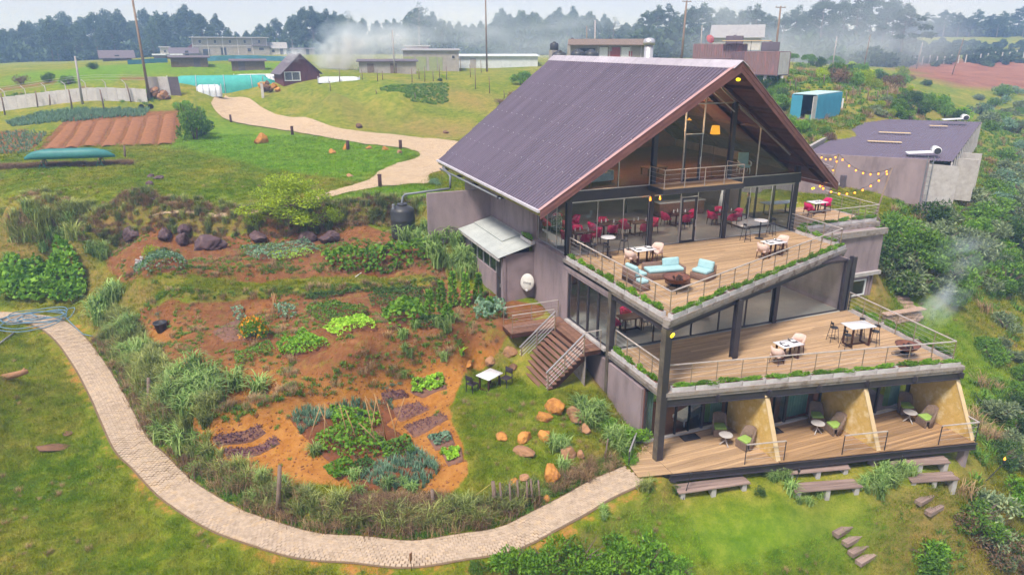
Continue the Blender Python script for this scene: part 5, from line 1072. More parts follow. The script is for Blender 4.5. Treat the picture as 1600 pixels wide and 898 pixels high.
# bollards
mat('bollard', (.10,.045,.045), (.06,.03,.03), 4, .8, .3)
for i, (px, py, h) in enumerate(((361,191,.9),(457,211,.95),(544,235,.95),(626,233,.9),(594,292,.95),(411,153,.9))):
    p = G(px, py); t_ = T('bollard', ('short dark timber bollard at the top bend of the drive','dark timber bollard beside the big pointed boulder','dark timber bollard among the orange drive boulders','dark timber bollard at the lower drive bend','dark timber bollard on the grass by the garden end of drive','dark bollard beside the entrance gate')[i], 'bollard', p, .3*i, 'timber bollards along the drive')
    rbox('post', (0,0,h/2-.05), (.26,.26,h+.1), 'bollard', t_, .02, seg=1); rbox('cap', (0,0,h+.01), (.29,.29,.04), 'dark_wood', t_, .01, seg=1)
# water tank with its pipe, gutter pipe
tk = T('water_tank', 'black plastic water tank with domed lid at the garden edge', 'water tank', G(631,371), 0); tk.location.z = g(tk.location.x, tk.location.y)+.05; tk.scale = (1.12,1.12,1.15)
MB().lathe([(.0,0),(.68,0),(.71,.05),(.71,.45),(.73,.5),(.71,.55),(.71,1.0),(.73,1.05),(.71,1.1),(.71,1.55),(.66,1.68),(.35,1.84),(.3,1.86)], 28).build('tank_body', 'plastic_black', tk, smooth=True)
MB().lathe([(.30,1.86),(.30,1.95),(.26,1.98),(0,2.0)], 20).build('lid', 'plastic_black', tk); MB().lathe([(.1,1.70),(.1,1.98),(0,1.99)], 12, (-.55,-.1,0)).build('inlet', 'pvc_grey', tk); tl = tk.location
pp = T('rain_pipe', 'grey rain pipe running from the eaves across to the black tank', 'pipe', (0,0,0), 0); e0 = Vector((-1.95,22.6,8.6))
MB().tube([e0+Vector((.1,2,.3)), e0, e0+Vector((-.05,-.02,-.8))], .07, 8).build('downpipe', 'pvc_grey', pp, smooth=True)
MB().tube([e0+Vector((-.05,-.02,-.8)), (tl.x+.25,tl.y+.1,7.45), (tl.x+.08,tl.y+.05,7.3), (tl.x,tl.y,7.0), (tl.x,tl.y,tl.z+1.9)], .075, 8).build('long_pipe', 'pvc_grey', pp, smooth=True)
MB().tube([(-1.95,24.9,8.75),(-1.75,13.9,8.75)], .06, 8).build('eaves_pipe', 'pvc_grey', pp, smooth=True)
for y in (14.2,18.5,21.5,24.5): MB().cbox((-.9,y,8.78),(1.9,.14,.16)).build('bracket', 'black_metal', pp)
# upturned canoe on trestles
mat('canoe', (.05,.21,.20), (.035,.16,.16), 2, .5, .1)
ca, cb = Vector(G(40,266)), Vector(G(184,259)); cc = (ca+cb)/2; cl = (cb-ca).length*.98; cn = T('canoe', 'long dark teal canoe resting upturned on green trestles', 'canoe', (cc.x,cc.y,g(cc.x,cc.y)), math.atan2(cb.y-ca.y, cb.x-ca.x)); vs, fs = [], []; NS, NR = 28, 10
for i in range(NS+1):
    u = -1+2*i/NS; w = .48*(1-abs(u)**3.2)+.03; hh = .62*(1-abs(u)**5)+.18; sh = .12*abs(u)**4
    for k in range(NR+1): a = math.pi*k/NR; vs.append((u*cl/2, math.cos(a)*w, .72-sh*.3+math.sin(a)**.7*hh))
for i in range(NS):
    for k in range(NR): q = i*(NR+1)+k; fs.append((q, q+1, q+NR+2, q+NR+1))
o = MB().add(vs, fs).build('hull', 'canoe', cn, smooth=True); o.modifiers.new('thick','SOLIDIFY').thickness = .03
MB().tube([(-cl*.47,0,1.2),(-cl*.25,.0,1.525),(cl*.25,.0,1.525),(cl*.47,0,1.2)], .025, 6).build('keel', 'canoe', cn)
mat('trestle', (.03,.10,.06), (.05,.12,.08), 4, .7)
for i, u in enumerate((-.3,.33)):
    q = cn.matrix_basis @ Vector((u*cl,0,0)); t_ = T('trestle', ('left','right')[i]+' green trestle under the upturned canoe', 'trestle', (q.x,q.y,g(q.x,q.y)), cn.rotation_euler.z, 'canoe trestles'); MB().cbox((0,0,.67),(.1,1.1,.1)).build('top_bar', 'grey_wood', t_)
    for sx in (-.3,.3):
        for sy in (-.42,.42): MB().bar((sx,sy*1.1,0),(sx*.15,sy,.63),.06).build('leg', 'trestle', t_)
    for sy in (-.43,.43): MB().bar((-.22,sy,.2),(.22,sy,.2),.04).build('brace', 'trestle', t_)
# plank benches below the deck
def bench(p, q, z, label, dep=.62, leg=.35):
    a, b = Vector(P(*p,z)), Vector(P(*q,z)); d = (b-a); n_ = Vector((-d.y,d.x,0)).normalized(); ln = d.length; t_ = T('plank_bench', label, 'bench', (*((a+b)/2).xy, z-leg-.06), math.atan2(d.y,d.x), 'weathered plank benches below the deck')
    for k in range(3): MB().box(-ln/2+random.uniform(-.05,.05), ln/2+random.uniform(-.05,.05), k*dep/3+.006, (k+1)*dep/3-.006, leg, leg+.055).build('seat_plank', 'grey_wood', t_)
    for f in (-.44,.0,.44): gz = g(*(t_.matrix_basis @ Vector((f*ln,.3,0))).xy)-t_.location.z; MB().box(f*ln-.1,f*ln+.1,.05,dep-.05,min(-.15,gz-.2),leg-.004).build('block_leg', 'concrete_pale', t_)
bench((1062,770),(1172,754),-.50,'lone weathered plank bench below the left room bay'); bench((1232,740),(1330,731),-.46,'upper plank bench of the pair below the middle bay'); bench((1244,768),(1348,760),-.80,'lower plank bench of the pair below the middle bay'); bench((1395,728),(1487,722),-.55,'upper plank bench of the pair below the right bay'); bench((1426,753),(1500,748),-.98,'lower plank bench of the pair below the right bay')
for i, (px, py, w) in enumerate(((1316,831,'first'),(1331,845,'second pale'),(1340,861,'third'),(1352,875,'lowest'))): p = G(px, py); tag(MB().cbox((0,0,0),(1.0,.30,.2)).build('sleeper_step', 'grey_wood', None, bevel=.015, loc=(p.x,p.y,p.z+.07), rz=R_(9)), w+' timber step set in the grass of the left flight', 'step', 'timber sleeper steps')
for i, (px, py, w) in enumerate(((1444,782,'upper'),(1459,798,'lower'))): p = G(px, py); tag(MB().cbox((0,0,0),(1.0,.30,.2)).build('sleeper_step', 'grey_wood', None, bevel=.015, loc=(p.x,p.y,p.z+.07), rz=R_(9)), w+' timber step in the grass below the right benches', 'step', 'timber sleeper steps')
emis('flame', (1.0,.30,.03), 3.0)
for i, (b0, t0, lit, w) in enumerate((((1066,782),(1079,744),0,'by the lone bench'), ((1233,775),(1248,738),0,'left of the middle bench pair'), ((1402,742),(1409,717),0,'left of the right bench pair'), ((1537,752),(1568,724),1,'burning on the right hand slope'))):
    p = Vector(G(*b0)); q = Vector(PY(*t0, p.y+.1)); t_ = T('garden_torch', 'thin black garden torch '+w, 'torch', p, 0, 'garden torches'); v = q-p; MB().tube([(0,0,-.1), v], .018, 6).build('stake', 'black_metal', t_); MB().lathe([(.02,0),(.06,.06),(.055,.16),(.02,.2)], 10, v).build('oil_cup', 'black_metal', t_, smooth=True)
    if lit: MB().lathe([(.03,.2),(.05,.25),(.02,.33),(0,.38)], 8, v).build('flame', 'flame', t_, smooth=True)
# hose coils on the path, spare pipe, log, post with mirror, pot
mat('hose_blue', (.12,.22,.30), (.16,.27,.36), 5, .6); hs = T('garden_hose', 'tangled blue grey hose heaped across the path end', 'hose', G(55,503), 0); hp = hs.location.copy()
for k in range(7):
    cx, cy, rr = random.uniform(-1.2,1.2), random.uniform(-.6,.6), random.uniform(.7,1.5); lp = []
    for j in range(25): a = 2*math.pi*j/24; x, y = hp.x+cx+rr*1.3*math.cos(a), hp.y+cy+rr*.8*math.sin(a); lp.append(Vector((x, y, g(x,y)+.11+.05*math.sin(a*3+k)+.03*k))-hp)
    MB().tube(lp, .028, 6).build('coil', 'hose_blue', hs, smooth=True)
q = [Vector(G(*c_)) for c_ in ((92,484),(110,505),(130,524),(146,527))]; MB().tube([v+Vector((0,0,.08))-hp for v in q], .028, 6).build('tail', 'hose_blue', hs, smooth=True)
q = [Vector(G(*c_)) for c_ in ((-30,560),(22,522))]; tag(MB().tube([v+Vector((0,0,.08)) for v in q], .05, 8).build('spare_pipe', 'alu', smooth=True), 'straight pale pipe lying on the lawn at left edge', 'pipe')
p = G(12,592); lg = T('log', 'short weathered log on the lawn at the left edge', 'log', (p.x,p.y,p.z+.12), R_(15)); MB().tube([(-.9,0,0),(-.3,.02,0),(.5,0,.02),(.85,.03,.05)], [.16,.17,.15,.11], 10).build('trunk_piece', 'rock_tan', lg, smooth=True); MB().tube([(.5,0,.02),(.75,.12,.2)], [.06,.04], 6).build('branch_stub', 'rock_tan', lg)
p = G(643,892); sg = T('path_marker', 'small tan marker on a thin stake at the path edge', 'marker', p, 0); MB().tube([(0,0,-.1),(0,0,.62)], .012, 5).build('stake', 'black_metal', sg); rbox('marker_plate', (0,-.01,.62), (.12,.03,.34), 'rock_tan', sg, .05, rz=.5)
p = G(252,518); pt = T('plant_pot', 'black plastic pot with a thin bare shrub in the garden', 'pot', p, 0); MB().lathe([(.22,0),(.33,.5),(.37,.5),(.37,.56),(.31,.56),(.29,.45),(0,.45)], 20).build('pot', 'plastic_black', pt, smooth=True)
# bamboo and timber stakes
mat('bamboo', (.42,.25,.11), (.33,.19,.08), 3, .8); mat('stake_grey', (.24,.17,.13), (.16,.11,.09), 4, .9, .4)
def stake(px, py, top, r, m, label, group, name='stake', cat='stake'):
    p = Vector(G(px,py)); q = Vector(PY(top[0], top[1], p.y+(.15 if name != 'fence_post' else .0))); t_ = tag(MB().tube([(0,0,-.15), (q-p)*.5+Vector((.02,0,0)), q-p], [r*1.1,r,r*.85], 7).build(name, m, smooth=True, loc=p), label, cat, group); return t_
GB = 'bamboo bean poles'
for i, (b0, t0) in enumerate((((480,690),(500,635)),((505,700),(508,630)),((523,695),(497,632)),((545,690),(530,630)),((560,695),(540,640)),((575,700),(588,620)),((590,706),(570,622)),((605,690),(585,615)),((625,705),(605,630)),((590,660),(570,618)),((615,668),(632,620)),((600,700),(560,660)))): stake(*b0, t0, .022, 'bamboo', 'thin bamboo pole standing among the beans in the lower garden', GB, 'bean_pole', 'pole')
for i, (b0, t0) in enumerate((((418,500),(430,458)),((424,502),(428,460)),((430,500),(424,458)),((436,498),(427,457)))): stake(*b0, t0, .02, 'bamboo', 'bamboo cane of the wigwam beside the marigolds', 'bamboo wigwam', 'wigwam_cane', 'pole')
for i, (b0, t0) in enumerate((((672,485),(662,452)),((720,480),(728,448)),((700,480),(690,455)))): stake(*b0, t0, .02, 'bamboo', ('left','right','middle')[i]+' bamboo pole in the climbing beans by the wall', 'poles in the climbing beans', 'bean_pole', 'pole')
for i, (b0, t0, r_, w) in enumerate((((231,640),(232,590),.09,'thick split post at the left garden bend'),((432,808),(437,727),.09,'tall grey post near the path bend'),((676,792),(675,765),.08,'short pale topped post in the brown brush'),((773,792),(770,752),.09,'dark post at the right end of brown brush'),((783,795),(781,754),.05,'first thin stake of the stake row'),((797,798),(796,755),.045,'second thin stake of the stake row'),((810,795),(808,750),.045,'third thin stake of the stake row'),((823,792),(823,752),.045,'fourth thin stake of the stake row'),((832,790),(829,748),.045,'fifth thin stake of the stake row'),((843,788),(841,750),.045,'last thin stake of the stake row'),((944,716),(950,685),.035,'thin leaning cane by the deck corner bush'))): stake(*b0, t0, r_, 'stake_grey', w+', garden fence', 'garden fence posts', 'fence_post', 'post')
stake(705, 800, (772,752), .025, 'moss_timber', 'long yellow pole leaning across the hedge', 'garden fence posts', 'leaning_pole', 'pole')
p = Vector(G(555,434)); q = Vector(G(648,372))+Vector((0,0,.3)); tag(MB().tube([(0,0,.05), q-p], .025, 6).build('white_pipe', 'white_china', loc=p), 'thin white pipe sloping from the tank into the garden', 'pipe')

islandmat('clod', (.26,.10,.035), (.17,.065,.028), var=.25); CL = [rock_mesh(50+k, 1) for k in range(3)]
for c_ in CL: c_.materials.append(MAT['clod'])
# ------------------------------------------------------------------ outbuildings, walls, poles
mat('plaster_white', (.62,.58,.57), (.50,.46,.45), 1.5, .9, .15); mat('plaster_grey', (.40,.36,.33), (.30,.27,.25), 1.2, .9, .2); mat('roof_dark', (.11,.09,.11), (.15,.12,.14), 2, .7); mat('roof_grey', (.34,.33,.33), (.25,.24,.25), 2, .7); mat('cabin_red', (.17,.055,.06), (.11,.04,.045), 2, .8, .2, stretch=(1,1,.2)); mat('shed_wood', (.22,.16,.13), (.15,.11,.09), 3, .9, .2)
mat('door_green', (.33,.36,.19), (.26,.29,.15), 3, .85); mat('pink', (.42,.12,.13), (.34,.10,.11), 3, .85); mat('net_teal', (.07,.38,.33), (.05,.30,.27), 1, .8); mat('net_blue', (.10,.30,.42), (.08,.24,.34), 1, .8); mat('greenhouse', (.62,.64,.66), (.50,.53,.55), 1.2, .5); mat('window_dark', (.035,.035,.045), (.05,.05,.06), 3, .3, spec=.5)
mat('cont_blue', (.06,.30,.42), (.05,.24,.35), 1.2, .7, .1); mat('cont_red', (.26,.15,.15), (.38,.17,.17), 1.0, .8, .15, c3=(.22,.14,.145), stretch=(1.6,1.6,.3)); mat('cont_mauve', (.20,.13,.15), (.15,.10,.12), 1, .8); mat('cont_white', (.60,.58,.53), (.5,.47,.42), 2, .8); mat('tin_teal', (.46,.62,.64), (.38,.53,.56), 1.2, .6); mat('annex_roof', (.15,.115,.155), (.115,.09,.125), 1.5, .65)
def spot(px, py): return G(px, py)
def hut(name, label, px0, px1, pyb, hpx, depth, wall, roof, kind_='flat', rz=None, wins=(), doors=(), ov=.4, rise=.0, cat='house', group=None, lean=0, D=None):
    """house whose front base runs between two photograph columns; windows and doors are built into the front"""
    c = Vector(G((px0+px1)/2, pyb))
    if D: c = Vector(PD((px0+px1)/2, D, 0)); c.z = g(c.x, c.y)
    D = depth; v = c-Vector(CAM); Zc = v.dot(Vector(ray(800,449)).normalized()); k = Zc/FPX; w = (px1-px0)*k; h = hpx*k
    rz = (-HEAD-math.atan((((px0+px1)/2)-800)/FPX) if rz is None else rz); t = T(name, label, cat, c, rz, group)
    if kind_ == 'gable':
        MB().extr([(-w/2,0,-1),(w/2,0,-1),(w/2,0,h),(0,0,h+rise),(-w/2,0,h)], (0,D,0)).build('wall', wall, t)
        for s in (-1,1): MB().extr([(0,-ov,h+rise+.12),(s*(w/2+ov),-ov,h-ov*rise/(w/2)+.08),(s*(w/2+ov),-ov,h-ov*rise/(w/2)),(0,-ov,h+rise+.02)], (0,D+2*ov,0)).build('roof', roof, t)
    elif kind_ == 'side':
        MB().box(-w/2,w/2,0,D,-1,h).build('wall', wall, t)
        MB().extr([(-w/2,0,h),(-w/2,D,h),(-w/2,D/2,h+rise)], (w,0,0)).build('gable_wall', wall, t)
        for s in (-1,1): y0 = -ov if s < 0 else D+ov; MB().extr([(-w/2-ov,D/2,h+rise+.12),(-w/2-ov,y0,h-.15),(-w/2-ov,y0,h-.27),(-w/2-ov,D/2,h+rise)], (w+2*ov,0,0)).build('roof', roof, t)
    else:
        MB().box(-w/2,w/2,0,D,-1,h).build('wall', wall, t); MB().extr([(-w/2-ov,-ov,h+.02),(w/2+ov,-ov,h+.02+lean),(w/2+ov,D+ov,h+.25+lean),(-w/2-ov,D+ov,h+.25)], (0,0,.14)).build('roof', roof, t)
    for (u, v0, ww, hh, m) in wins:
        f = MB().box(u*w-ww/2,u*w+ww/2,-.06,.0,v0*h,v0*h+hh).build('window', 'plaster_white', t); MB().box(u*w-ww/2+.08,u*w+ww/2-.08,-.075,-.06,v0*h+.08,v0*h+hh-.08).build('pane', m, f)
    for (u, ww, hh, m) in doors: MB().box(u*w-ww/2,u*w+ww/2,-.07,.0,0,hh).build('door', m, t)
    return t, w, h, k
t, w, h, k = hut('long_house', 'long two storey grey house with pale roof before the trees', 306, 414, 86, 25, 9, 'plaster_grey', 'roof_grey', wins=[(-.4+.2*i, .68, .9, 1.1, 'window_dark') for i in range(5)]+[(.25,.18,1.2,1.2,'window_dark')], doors=[(-.1,1.6,2.2,'window_dark'),(.38,2.4,2.4,'window_dark'),(-.33,2,1.8,'window_dark')], ov=.9, D=236)
MB().box(-w/2-.05,w/2+.05,-.12,-.01,h*.50,h*.55).build('floor_band', 'plaster_white', t)
for i in range(6): MB().box(-w/2+w*i/5-.12,-w/2+w*i/5+.12,-.14,-.01,-.5,h).build('pilaster', 'plaster_white', t)
hut('white_house', 'small white gabled house right of the long grey house', 418, 446, 86, 10, 6, 'plaster_white', 'roof_grey', 'side', rise=1.6, wins=[(-.2,.3,1.0,1.0,'window_dark')], doors=[(.25,1,2,'window_dark')], D=240)
hut('side_block', 'low block with porch at the right of the long house', 396, 420, 86, 13, 6, 'plaster_grey', 'roof_dark', wins=[(0,.5,1.6,1.0,'window_dark')], D=238)
hut('pink_house', 'small pink red house left of the long grey house', 291, 308, 83, 11, 5, 'pink', 'roof_dark', 'gable', rise=1.3, wins=[(0,.3,.9,.9,'window_dark')], D=245)
hut('water_tower_house', 'square grey tower house near the left trees', 250, 263, 82, 14, 4, 'plaster_white', 'roof_grey', wins=[(0,.5,.8,.8,'window_dark')], D=250)
hut('low_house', 'low house with long dark roof below the pink house', 266, 306, 84, 5, 5, 'plaster_grey', 'roof_dark', 'side', rise=1.4, doors=[(.1,1,1.6,'window_dark')], D=228)
hut('thatched_hut', 'broad dark roofed hut at the edge of the left wood', 160, 200, 97, 5, 6, 'shed_wood', 'roof_dark', 'side', rise=1.6, ov=.9, doors=[(0,1,1.4,'window_dark')], D=190)
hut('tin_shelter', 'low tin shelter with pale green roof beside the blue nets', 240, 280, 91, 5, 4, 'shed_wood', 'tin_pale', doors=[(0,1,1.2,'window_dark')], D=200)
hut('smoky_house', 'low long house behind the smoke plume', 455, 490, 85, 8, 5, 'plaster_grey', 'roof_dark', wins=[(-.2,.3,.9,.8,'window_dark')], doors=[(.2,1,1.6,'window_dark')], D=240)
hut('pink_hall', 'pink walled hall half hidden by smoke', 632, 670, 83, 14, 6, 'pink', 'roof_grey', wins=[(-.25,.4,1,1,'window_dark')], D=230)
# small cabin with tall roof and white window
t, w, h, k = hut('gabled_cabin', 'dark red timber cabin with steep roof and white corner window', 443, 500, 128, 15, 5, 'cabin_red', 'roof_dark', 'gable', rise=2.5, ov=.45, rz=R_(10))
f = MB().box(-w*.46,-w*.02,-.08,0,.15,h*1.02).build('corner_window', 'white_china', t)
for a, b in ((-.44,-.26),(-.24,-.05)): MB().box(w*a,w*b,-.095,-.08,.3,h*.95).build('pane', 'glass_dark', f)
for i in range(7): MB().box(w*(.02+i*.065),w*(.045+i*.065),-.05,-.001,-.3,h+max(0,2.5*(1-2*(.03+i*.065)))-.1).build('cladding_board', 'cabin_red', t)
# stone store with green doors
t, w, h, k = hut('stone_store', 'pale stone store with faded green doors and tin roof', 630, 716, 110, 30, 7, 'plaster_grey', 'roof_grey', doors=[(-.4,1.9,2.6,'door_green'),(-.18,1.9,2.6,'door_green'),(.03,1.5,2.6,'door_green'),(.16,.9,2.5,'door_green')], wins=[(.4,.6,.7,.7,'window_dark')], ov=.35, D=140)
hut('white_greenhouse', 'long low white greenhouse behind the stone store', 714, 840, 104, 17, 12, 'greenhouse', 'greenhouse', doors=[(-.3,1.2,1.8,'plaster_grey')], D=150)
hut('grey_sheds', 'low grey shed with dark flat roof below the smoke', 560, 648, 124, 17, 5, 'plaster_grey', 'roof_dark', doors=[(-.3,1.1,1.6,'shed_wood'),(.1,1.1,1.6,'shed_wood')], D=126)
hut('field_shed', 'brown plank shed with dark roof, left one of two', 266, 319, 122, 13, 4, 'shed_wood', 'roof_dark', doors=[(.2,1,1.4,'roof_dark')], group='plank field sheds', D=125); hut('field_shed', 'brown plank shed with dark roof, right one of two', 360, 409, 119, 13, 4, 'shed_wood', 'roof_dark', doors=[(-.2,1,1.4,'roof_dark')], group='plank field sheds', D=125)
# net tunnels and blue screens
def tunnel(label, px0, px1, pyb, hpx, m, name='net_tunnel', dep=5):
    c = Vector(G((px0+px1)/2, pyb)); k = (c-Vector(CAM)).length/FPX; w = (px1-px0)*k; h = hpx*k; t = T(name, label, 'tunnel', c, -HEAD-math.atan((((px0+px1)/2)-800)/FPX)); vs, fs = [], []
    for i in range(9):
        for j in range(13): a = math.pi*j/12; vs.append((-w/2+w*i/8, dep/2-math.cos(a)*dep/2, math.sin(a)**.6*h*(1 if 0 < i < 8 else .8)-.15))
    for i in range(8):
        for j in range(12): q = i*13+j; fs.append((q,q+1,q+14,q+13))
    fs += [tuple(range(13)), tuple(8*13+j for j in reversed(range(13)))]
    MB().add(vs, fs).build('cover', m, t, smooth=True)
    for i in range(0,9,2): MB().tube([(-w/2+w*i/8, dep/2-math.cos(math.pi*j/10)*(dep/2+.05), math.sin(math.pi*j/10)**.6*(h+.05)-.15) for j in range(11)], .04, 5).build('hoop', 'alu', t)
tunnel('long teal net tunnel beside the entrance', 280, 425, 146, 25, 'net_teal'); tunnel('pale plastic heap beside the teal tunnel', 312, 344, 150, 16, 'greenhouse', 'covered_heap', 3); tunnel('white covered bed behind the teal tunnel', 372, 440, 124, 8, 'greenhouse', 'covered_bed', 4); tunnel('white covered bed left of the dark cabin', 400, 446, 130, 12, 'greenhouse', 'covered_bed', 4); tunnel('white covered bed right of the dark cabin', 500, 560, 128, 8, 'greenhouse', 'covered_bed', 4)
for lab, a, b, h_ in (('long blue net screen below the long house', (270,97), (470,96), 1.0), ('blue net screen at the left field edge', (200,101), (262,98), .8)):
    p, q = Vector(G(*a)), Vector(G(*b)); t = T('net_screen', lab, 'net screen', p, 0, 'blue net screens'); n = 14; d = q-p; vs, fs = [], []
    for i in range(n+1): x, y = (p+d*i/n).xy; z = g(x,y)-p.z; vs += [(x-p.x,y-p.y,z-.1),(x-p.x,y-p.y+.06*math.sin(i*2),z+h_)]
    o = MB().add(vs, [(2*i,2*i+2,2*i+3,2*i+1) for i in range(n)]).build('net', 'net_blue', t); o.modifiers.new('t','SOLIDIFY').thickness = .03
    for i in range(0,n+1,2): x, y = (p+d*i/n).xy; z = g(x,y)-p.z; MB().bar((x-p.x,y-p.y+.06,z),(x-p.x,y-p.y+.06,z+h_+.2),.08).build('post', 'pole_wood', t)
# white boundary wall with leaning pickets
p, q = Vector(G(-120,176)), Vector(G(231,160)); t = T('boundary_wall', 'long whitewashed boundary wall along the left field', 'wall', p, 0); n = 22; d = q-p
for i in range(n):
    a, b = p+d*i/n, p+d*(i+.985)/n; za, zb = g(a.x,a.y), g(b.x,b.y); zb = max(za,zb); MB().extr([(a.x-p.x,a.y-p.y,za-p.z-.4),(b.x-p.x,b.y-p.y,zb-p.z-.4),(b.x-p.x,b.y-p.y,zb-p.z+1.65),(a.x-p.x,a.y-p.y,za-p.z+1.7)], (0,.2,0)).build('wall_panel', 'plaster_white', t)
    if i % 2 == 0: MB().tube([(a.x-p.x,a.y-p.y+.1,za-p.z+1.6),(a.x-p.x,a.y-p.y+.1,za-p.z+2.3),(a.x-p.x-.4,a.y-p.y+.1,za-p.z+2.75)], .06, 5).build('fence_arm', 'plaster_white', t)
for zz in (2.0,2.35,2.6): MB().tube([(p+d*i/n-p)+Vector((0,.1,g(*(p+d*i/n).xy)-p.z+zz)) for i in range(n+1)], .02, 4).build('wire', 'alu', t)
for i, (px, py, tp) in enumerate(((8,180,(1,146)),(31,170,(28,149)),(59,168,(55,142)),(78,165,(77,148)),(113,171,(107,140)),(163,173,(156,140)),(205,160,(198,133)),(207,157,(206,140)),(55,250,(55,233)),(195,246,(194,228)))): stake(px, py, tp, .09, 'stake_grey', 'dark fence post %s' % ('at the far left before the white wall','second from left before the white wall','third from left before the white wall','short one before the white wall','leaning before the white wall','beside the onion rows','leaning near the tall pole','next to the leaning one near the tall pole','behind the left end of the canoe','behind the right end of the canoe')[i], 'field fence posts', 'fence_post', 'post')
GFP = 'mound fence posts'
for i, (px, py, hh) in enumerate(((411,137,18),(415,130,14),(433,128,14),(500,125,10),(531,128,20),(516,142,15),(590,127,18),(598,125,14),(644,129,22),(655,124,16),(664,128,24),(677,127,16),(698,125,22),(735,121,20),(743,140,35),(765,146,26),(788,153,12),(649,155,10),(588,147,7),(566,125,16),(687,122,22),(720,112,22),(752,114,20))): stake(px, py, (px-1,py-hh), .06, 'stake_grey', 'thin dark fence post on the grass mound', GFP, 'fence_post', 'post')
# utility poles
def upole(b, tpx, label, m='pole_wood', r=.14, cross=False, D=None):
    p = Vector(G(*b)) if D is None else Vector(PD(b[0], D, 0)); 
    if D is not None: p.z = g(p.x,p.y)
    q = Vector(PY(tpx[0], tpx[1], p.y)); v = q-p; t = T('utility_pole', label, 'utility pole', p, 0, 'utility poles'); MB().tube([(0,0,-.5), v], [r*1.2,r*.75], 9).build('shaft', m, t, smooth=True)
    if cross:
        MB().bar(v+Vector((-.8,0,-.15)), v+Vector((.8,0,-.15)), .1, .1).build('crossarm', m, t)
        for s in (-.7,0,.7): MB().lathe([(.05,0),(.07,.06),(.03,.2)], 8, v+Vector((s,0,-.1))).build('insulator', 'plaster_white', t)
    return t
upole((234,157),(206,-6),'tall leaning timber utility pole at the left field corner','pole_wood',.17,True); upole((129,163),(117,88),'pale concrete pole before the white wall','pole_grey',.14); upole((617,115),(613,47),'pale slim pole left of the stone store','pole_grey',.12); upole((761,112),(758,-30),'tall brown utility pole above the roof edge','pole_wood',.15); upole((931,89),(930,32),'pale pole before the poster house','pole_grey',.14,D=112); upole((917,84),(917,41),'thin far pole left of the poster house','pole_wood',.12,D=160); upole((1066,95),(1073,1),'tall timber pole with crossarm right of the ridge','pole_wood',.17,True,D=112); upole((1213,80),(1220,10),'tall timber pole with crossarm on the container stack','pole_wood',.14,True,D=98); upole((1096,75),(1097,40),'thin grey far pole left of the white hut','pole_grey',.12,D=150); upole((1305,84),(1308,57),'pale thin pole above the right thicket','pole_grey',.12,D=135); upole((1354,98),(1360,55),'thin wooden pole before the tall trees','pole_wood',.1,D=150); upole((1438,100),(1442,66),'pale pole in the white fence line','pole_grey',.12,D=190); upole((1496,107),(1506,60),'thin wooden pole right of the white fence line','pole_wood',.1,D=175)
for i in range(27):
    px = 1316+i*11.3; p = Vector(G(px, 99-max(0,i-14)*.85+ (2 if i%3 else 0))); o = tag(MB().tube([(0,0,-.2),(0,0,2.2)], .17, 6).build('fence_post', 'plaster_white', loc=p), 'white post of the long fence line above the red earth', 'post', 'white fence line posts')
# string pulled wires between poles are below one pixel and left to the air
# building behind the ridge with posters, water tanks, chimney
def at(px, D, zoff=0): p = Vector(PD(px, D, 0)); p.z = g(p.x,p.y)+zoff; return p
c = at(952, 108); kk = 108/1040; t = T('poster_house', 'low grey house with posters on its front behind the ridge', 'house', c, -HEAD-.1); MB().box(-5.6,5.2,0,6,-3,16.9-c.z).build('wall', 'plaster_grey', t)
zt = 16.9-c.z
MB().extr([(-6,-.9,zt-.1),(5.8,-.9,zt-.1),(5.8,3,zt+.7),(-6,3,zt+.7)], (0,0,.12)).build('roof', 'shed_wood', t); MB().extr([(-6,3,zt+.7),(5.8,3,zt+.7),(5.8,6.9,zt-.1),(-6,6.9,zt-.1)], (0,0,.12)).build('roof', 'shed_wood', t)
for i, (u, m) in enumerate(((-.8,'white_china'),(1.0,'pink'),(2.4,'white_china'),(3.8,'plaster_grey'))): MB().box(u-.6,u+.6,-.05,-.002,zt-2.0,zt-.35).build('poster', m, t); 
for u in (0.2,3.1): MB().box(u-.25,u+.25,-.06,-.05,zt-1.6,zt-.9).build('poster_print', 'pink', t)
for u in (-1.6,.1,1.75,3.1,4.6): MB().box(u-.06,u+.06,-.12,-.06,zt-2.5,zt-.2).build('porch_post', 'plaster_white', t)
MB().box(-4.6,-2.0,-.08,-.02,zt-2.2,zt-.5).build('doorway', 'window_dark', t)
for i, (px, D, zz) in enumerate(((874,100,15.6),(903,101,15.75),(924,101,15.7),(894,112,18.0),(866,102,17.4))):
    c = at(px, D); c.z = zz-1.2; t = T('roof_tank', ('black water tank, first in the row behind the ridge','black water tank, second in the row behind the ridge','black water tank, third in the row behind the ridge','small black tank on the poster house roof','small black tank behind the bushes left of the ridge')[i], 'water tank', c, 0, 'black water tanks'); sc_ = 1 if i < 3 else .6
    MB().lathe([(0,0),(.95*sc_,0),(1.0*sc_,.1),(1.0*sc_,1.2*sc_),(.85*sc_,1.45*sc_),(.35*sc_,1.65*sc_),(.3*sc_,1.8*sc_),(0,1.82*sc_)], 18).build('tank_body', 'plastic_black', t, smooth=True); MB().box(-.9*sc_,.9*sc_,-.9*sc_,.9*sc_,-3,-.01).build('stand', 'plaster_grey', t)
c = at(1014, 70); c.z = 12.5; t = T('flue_pipe', 'wide galvanised flue with rounded cowl behind the ridge', 'chimney', c, 0); MB().lathe([(.42,-5),(.42,4.3)], 18).build('flue', 'alu', t, smooth=True); MB().lathe([(.40,4.3),(.55,4.35),(.58,4.6),(.45,4.85),(.15,4.95),(0,4.96)], 18).build('cowl', 'alu', t, smooth=True)
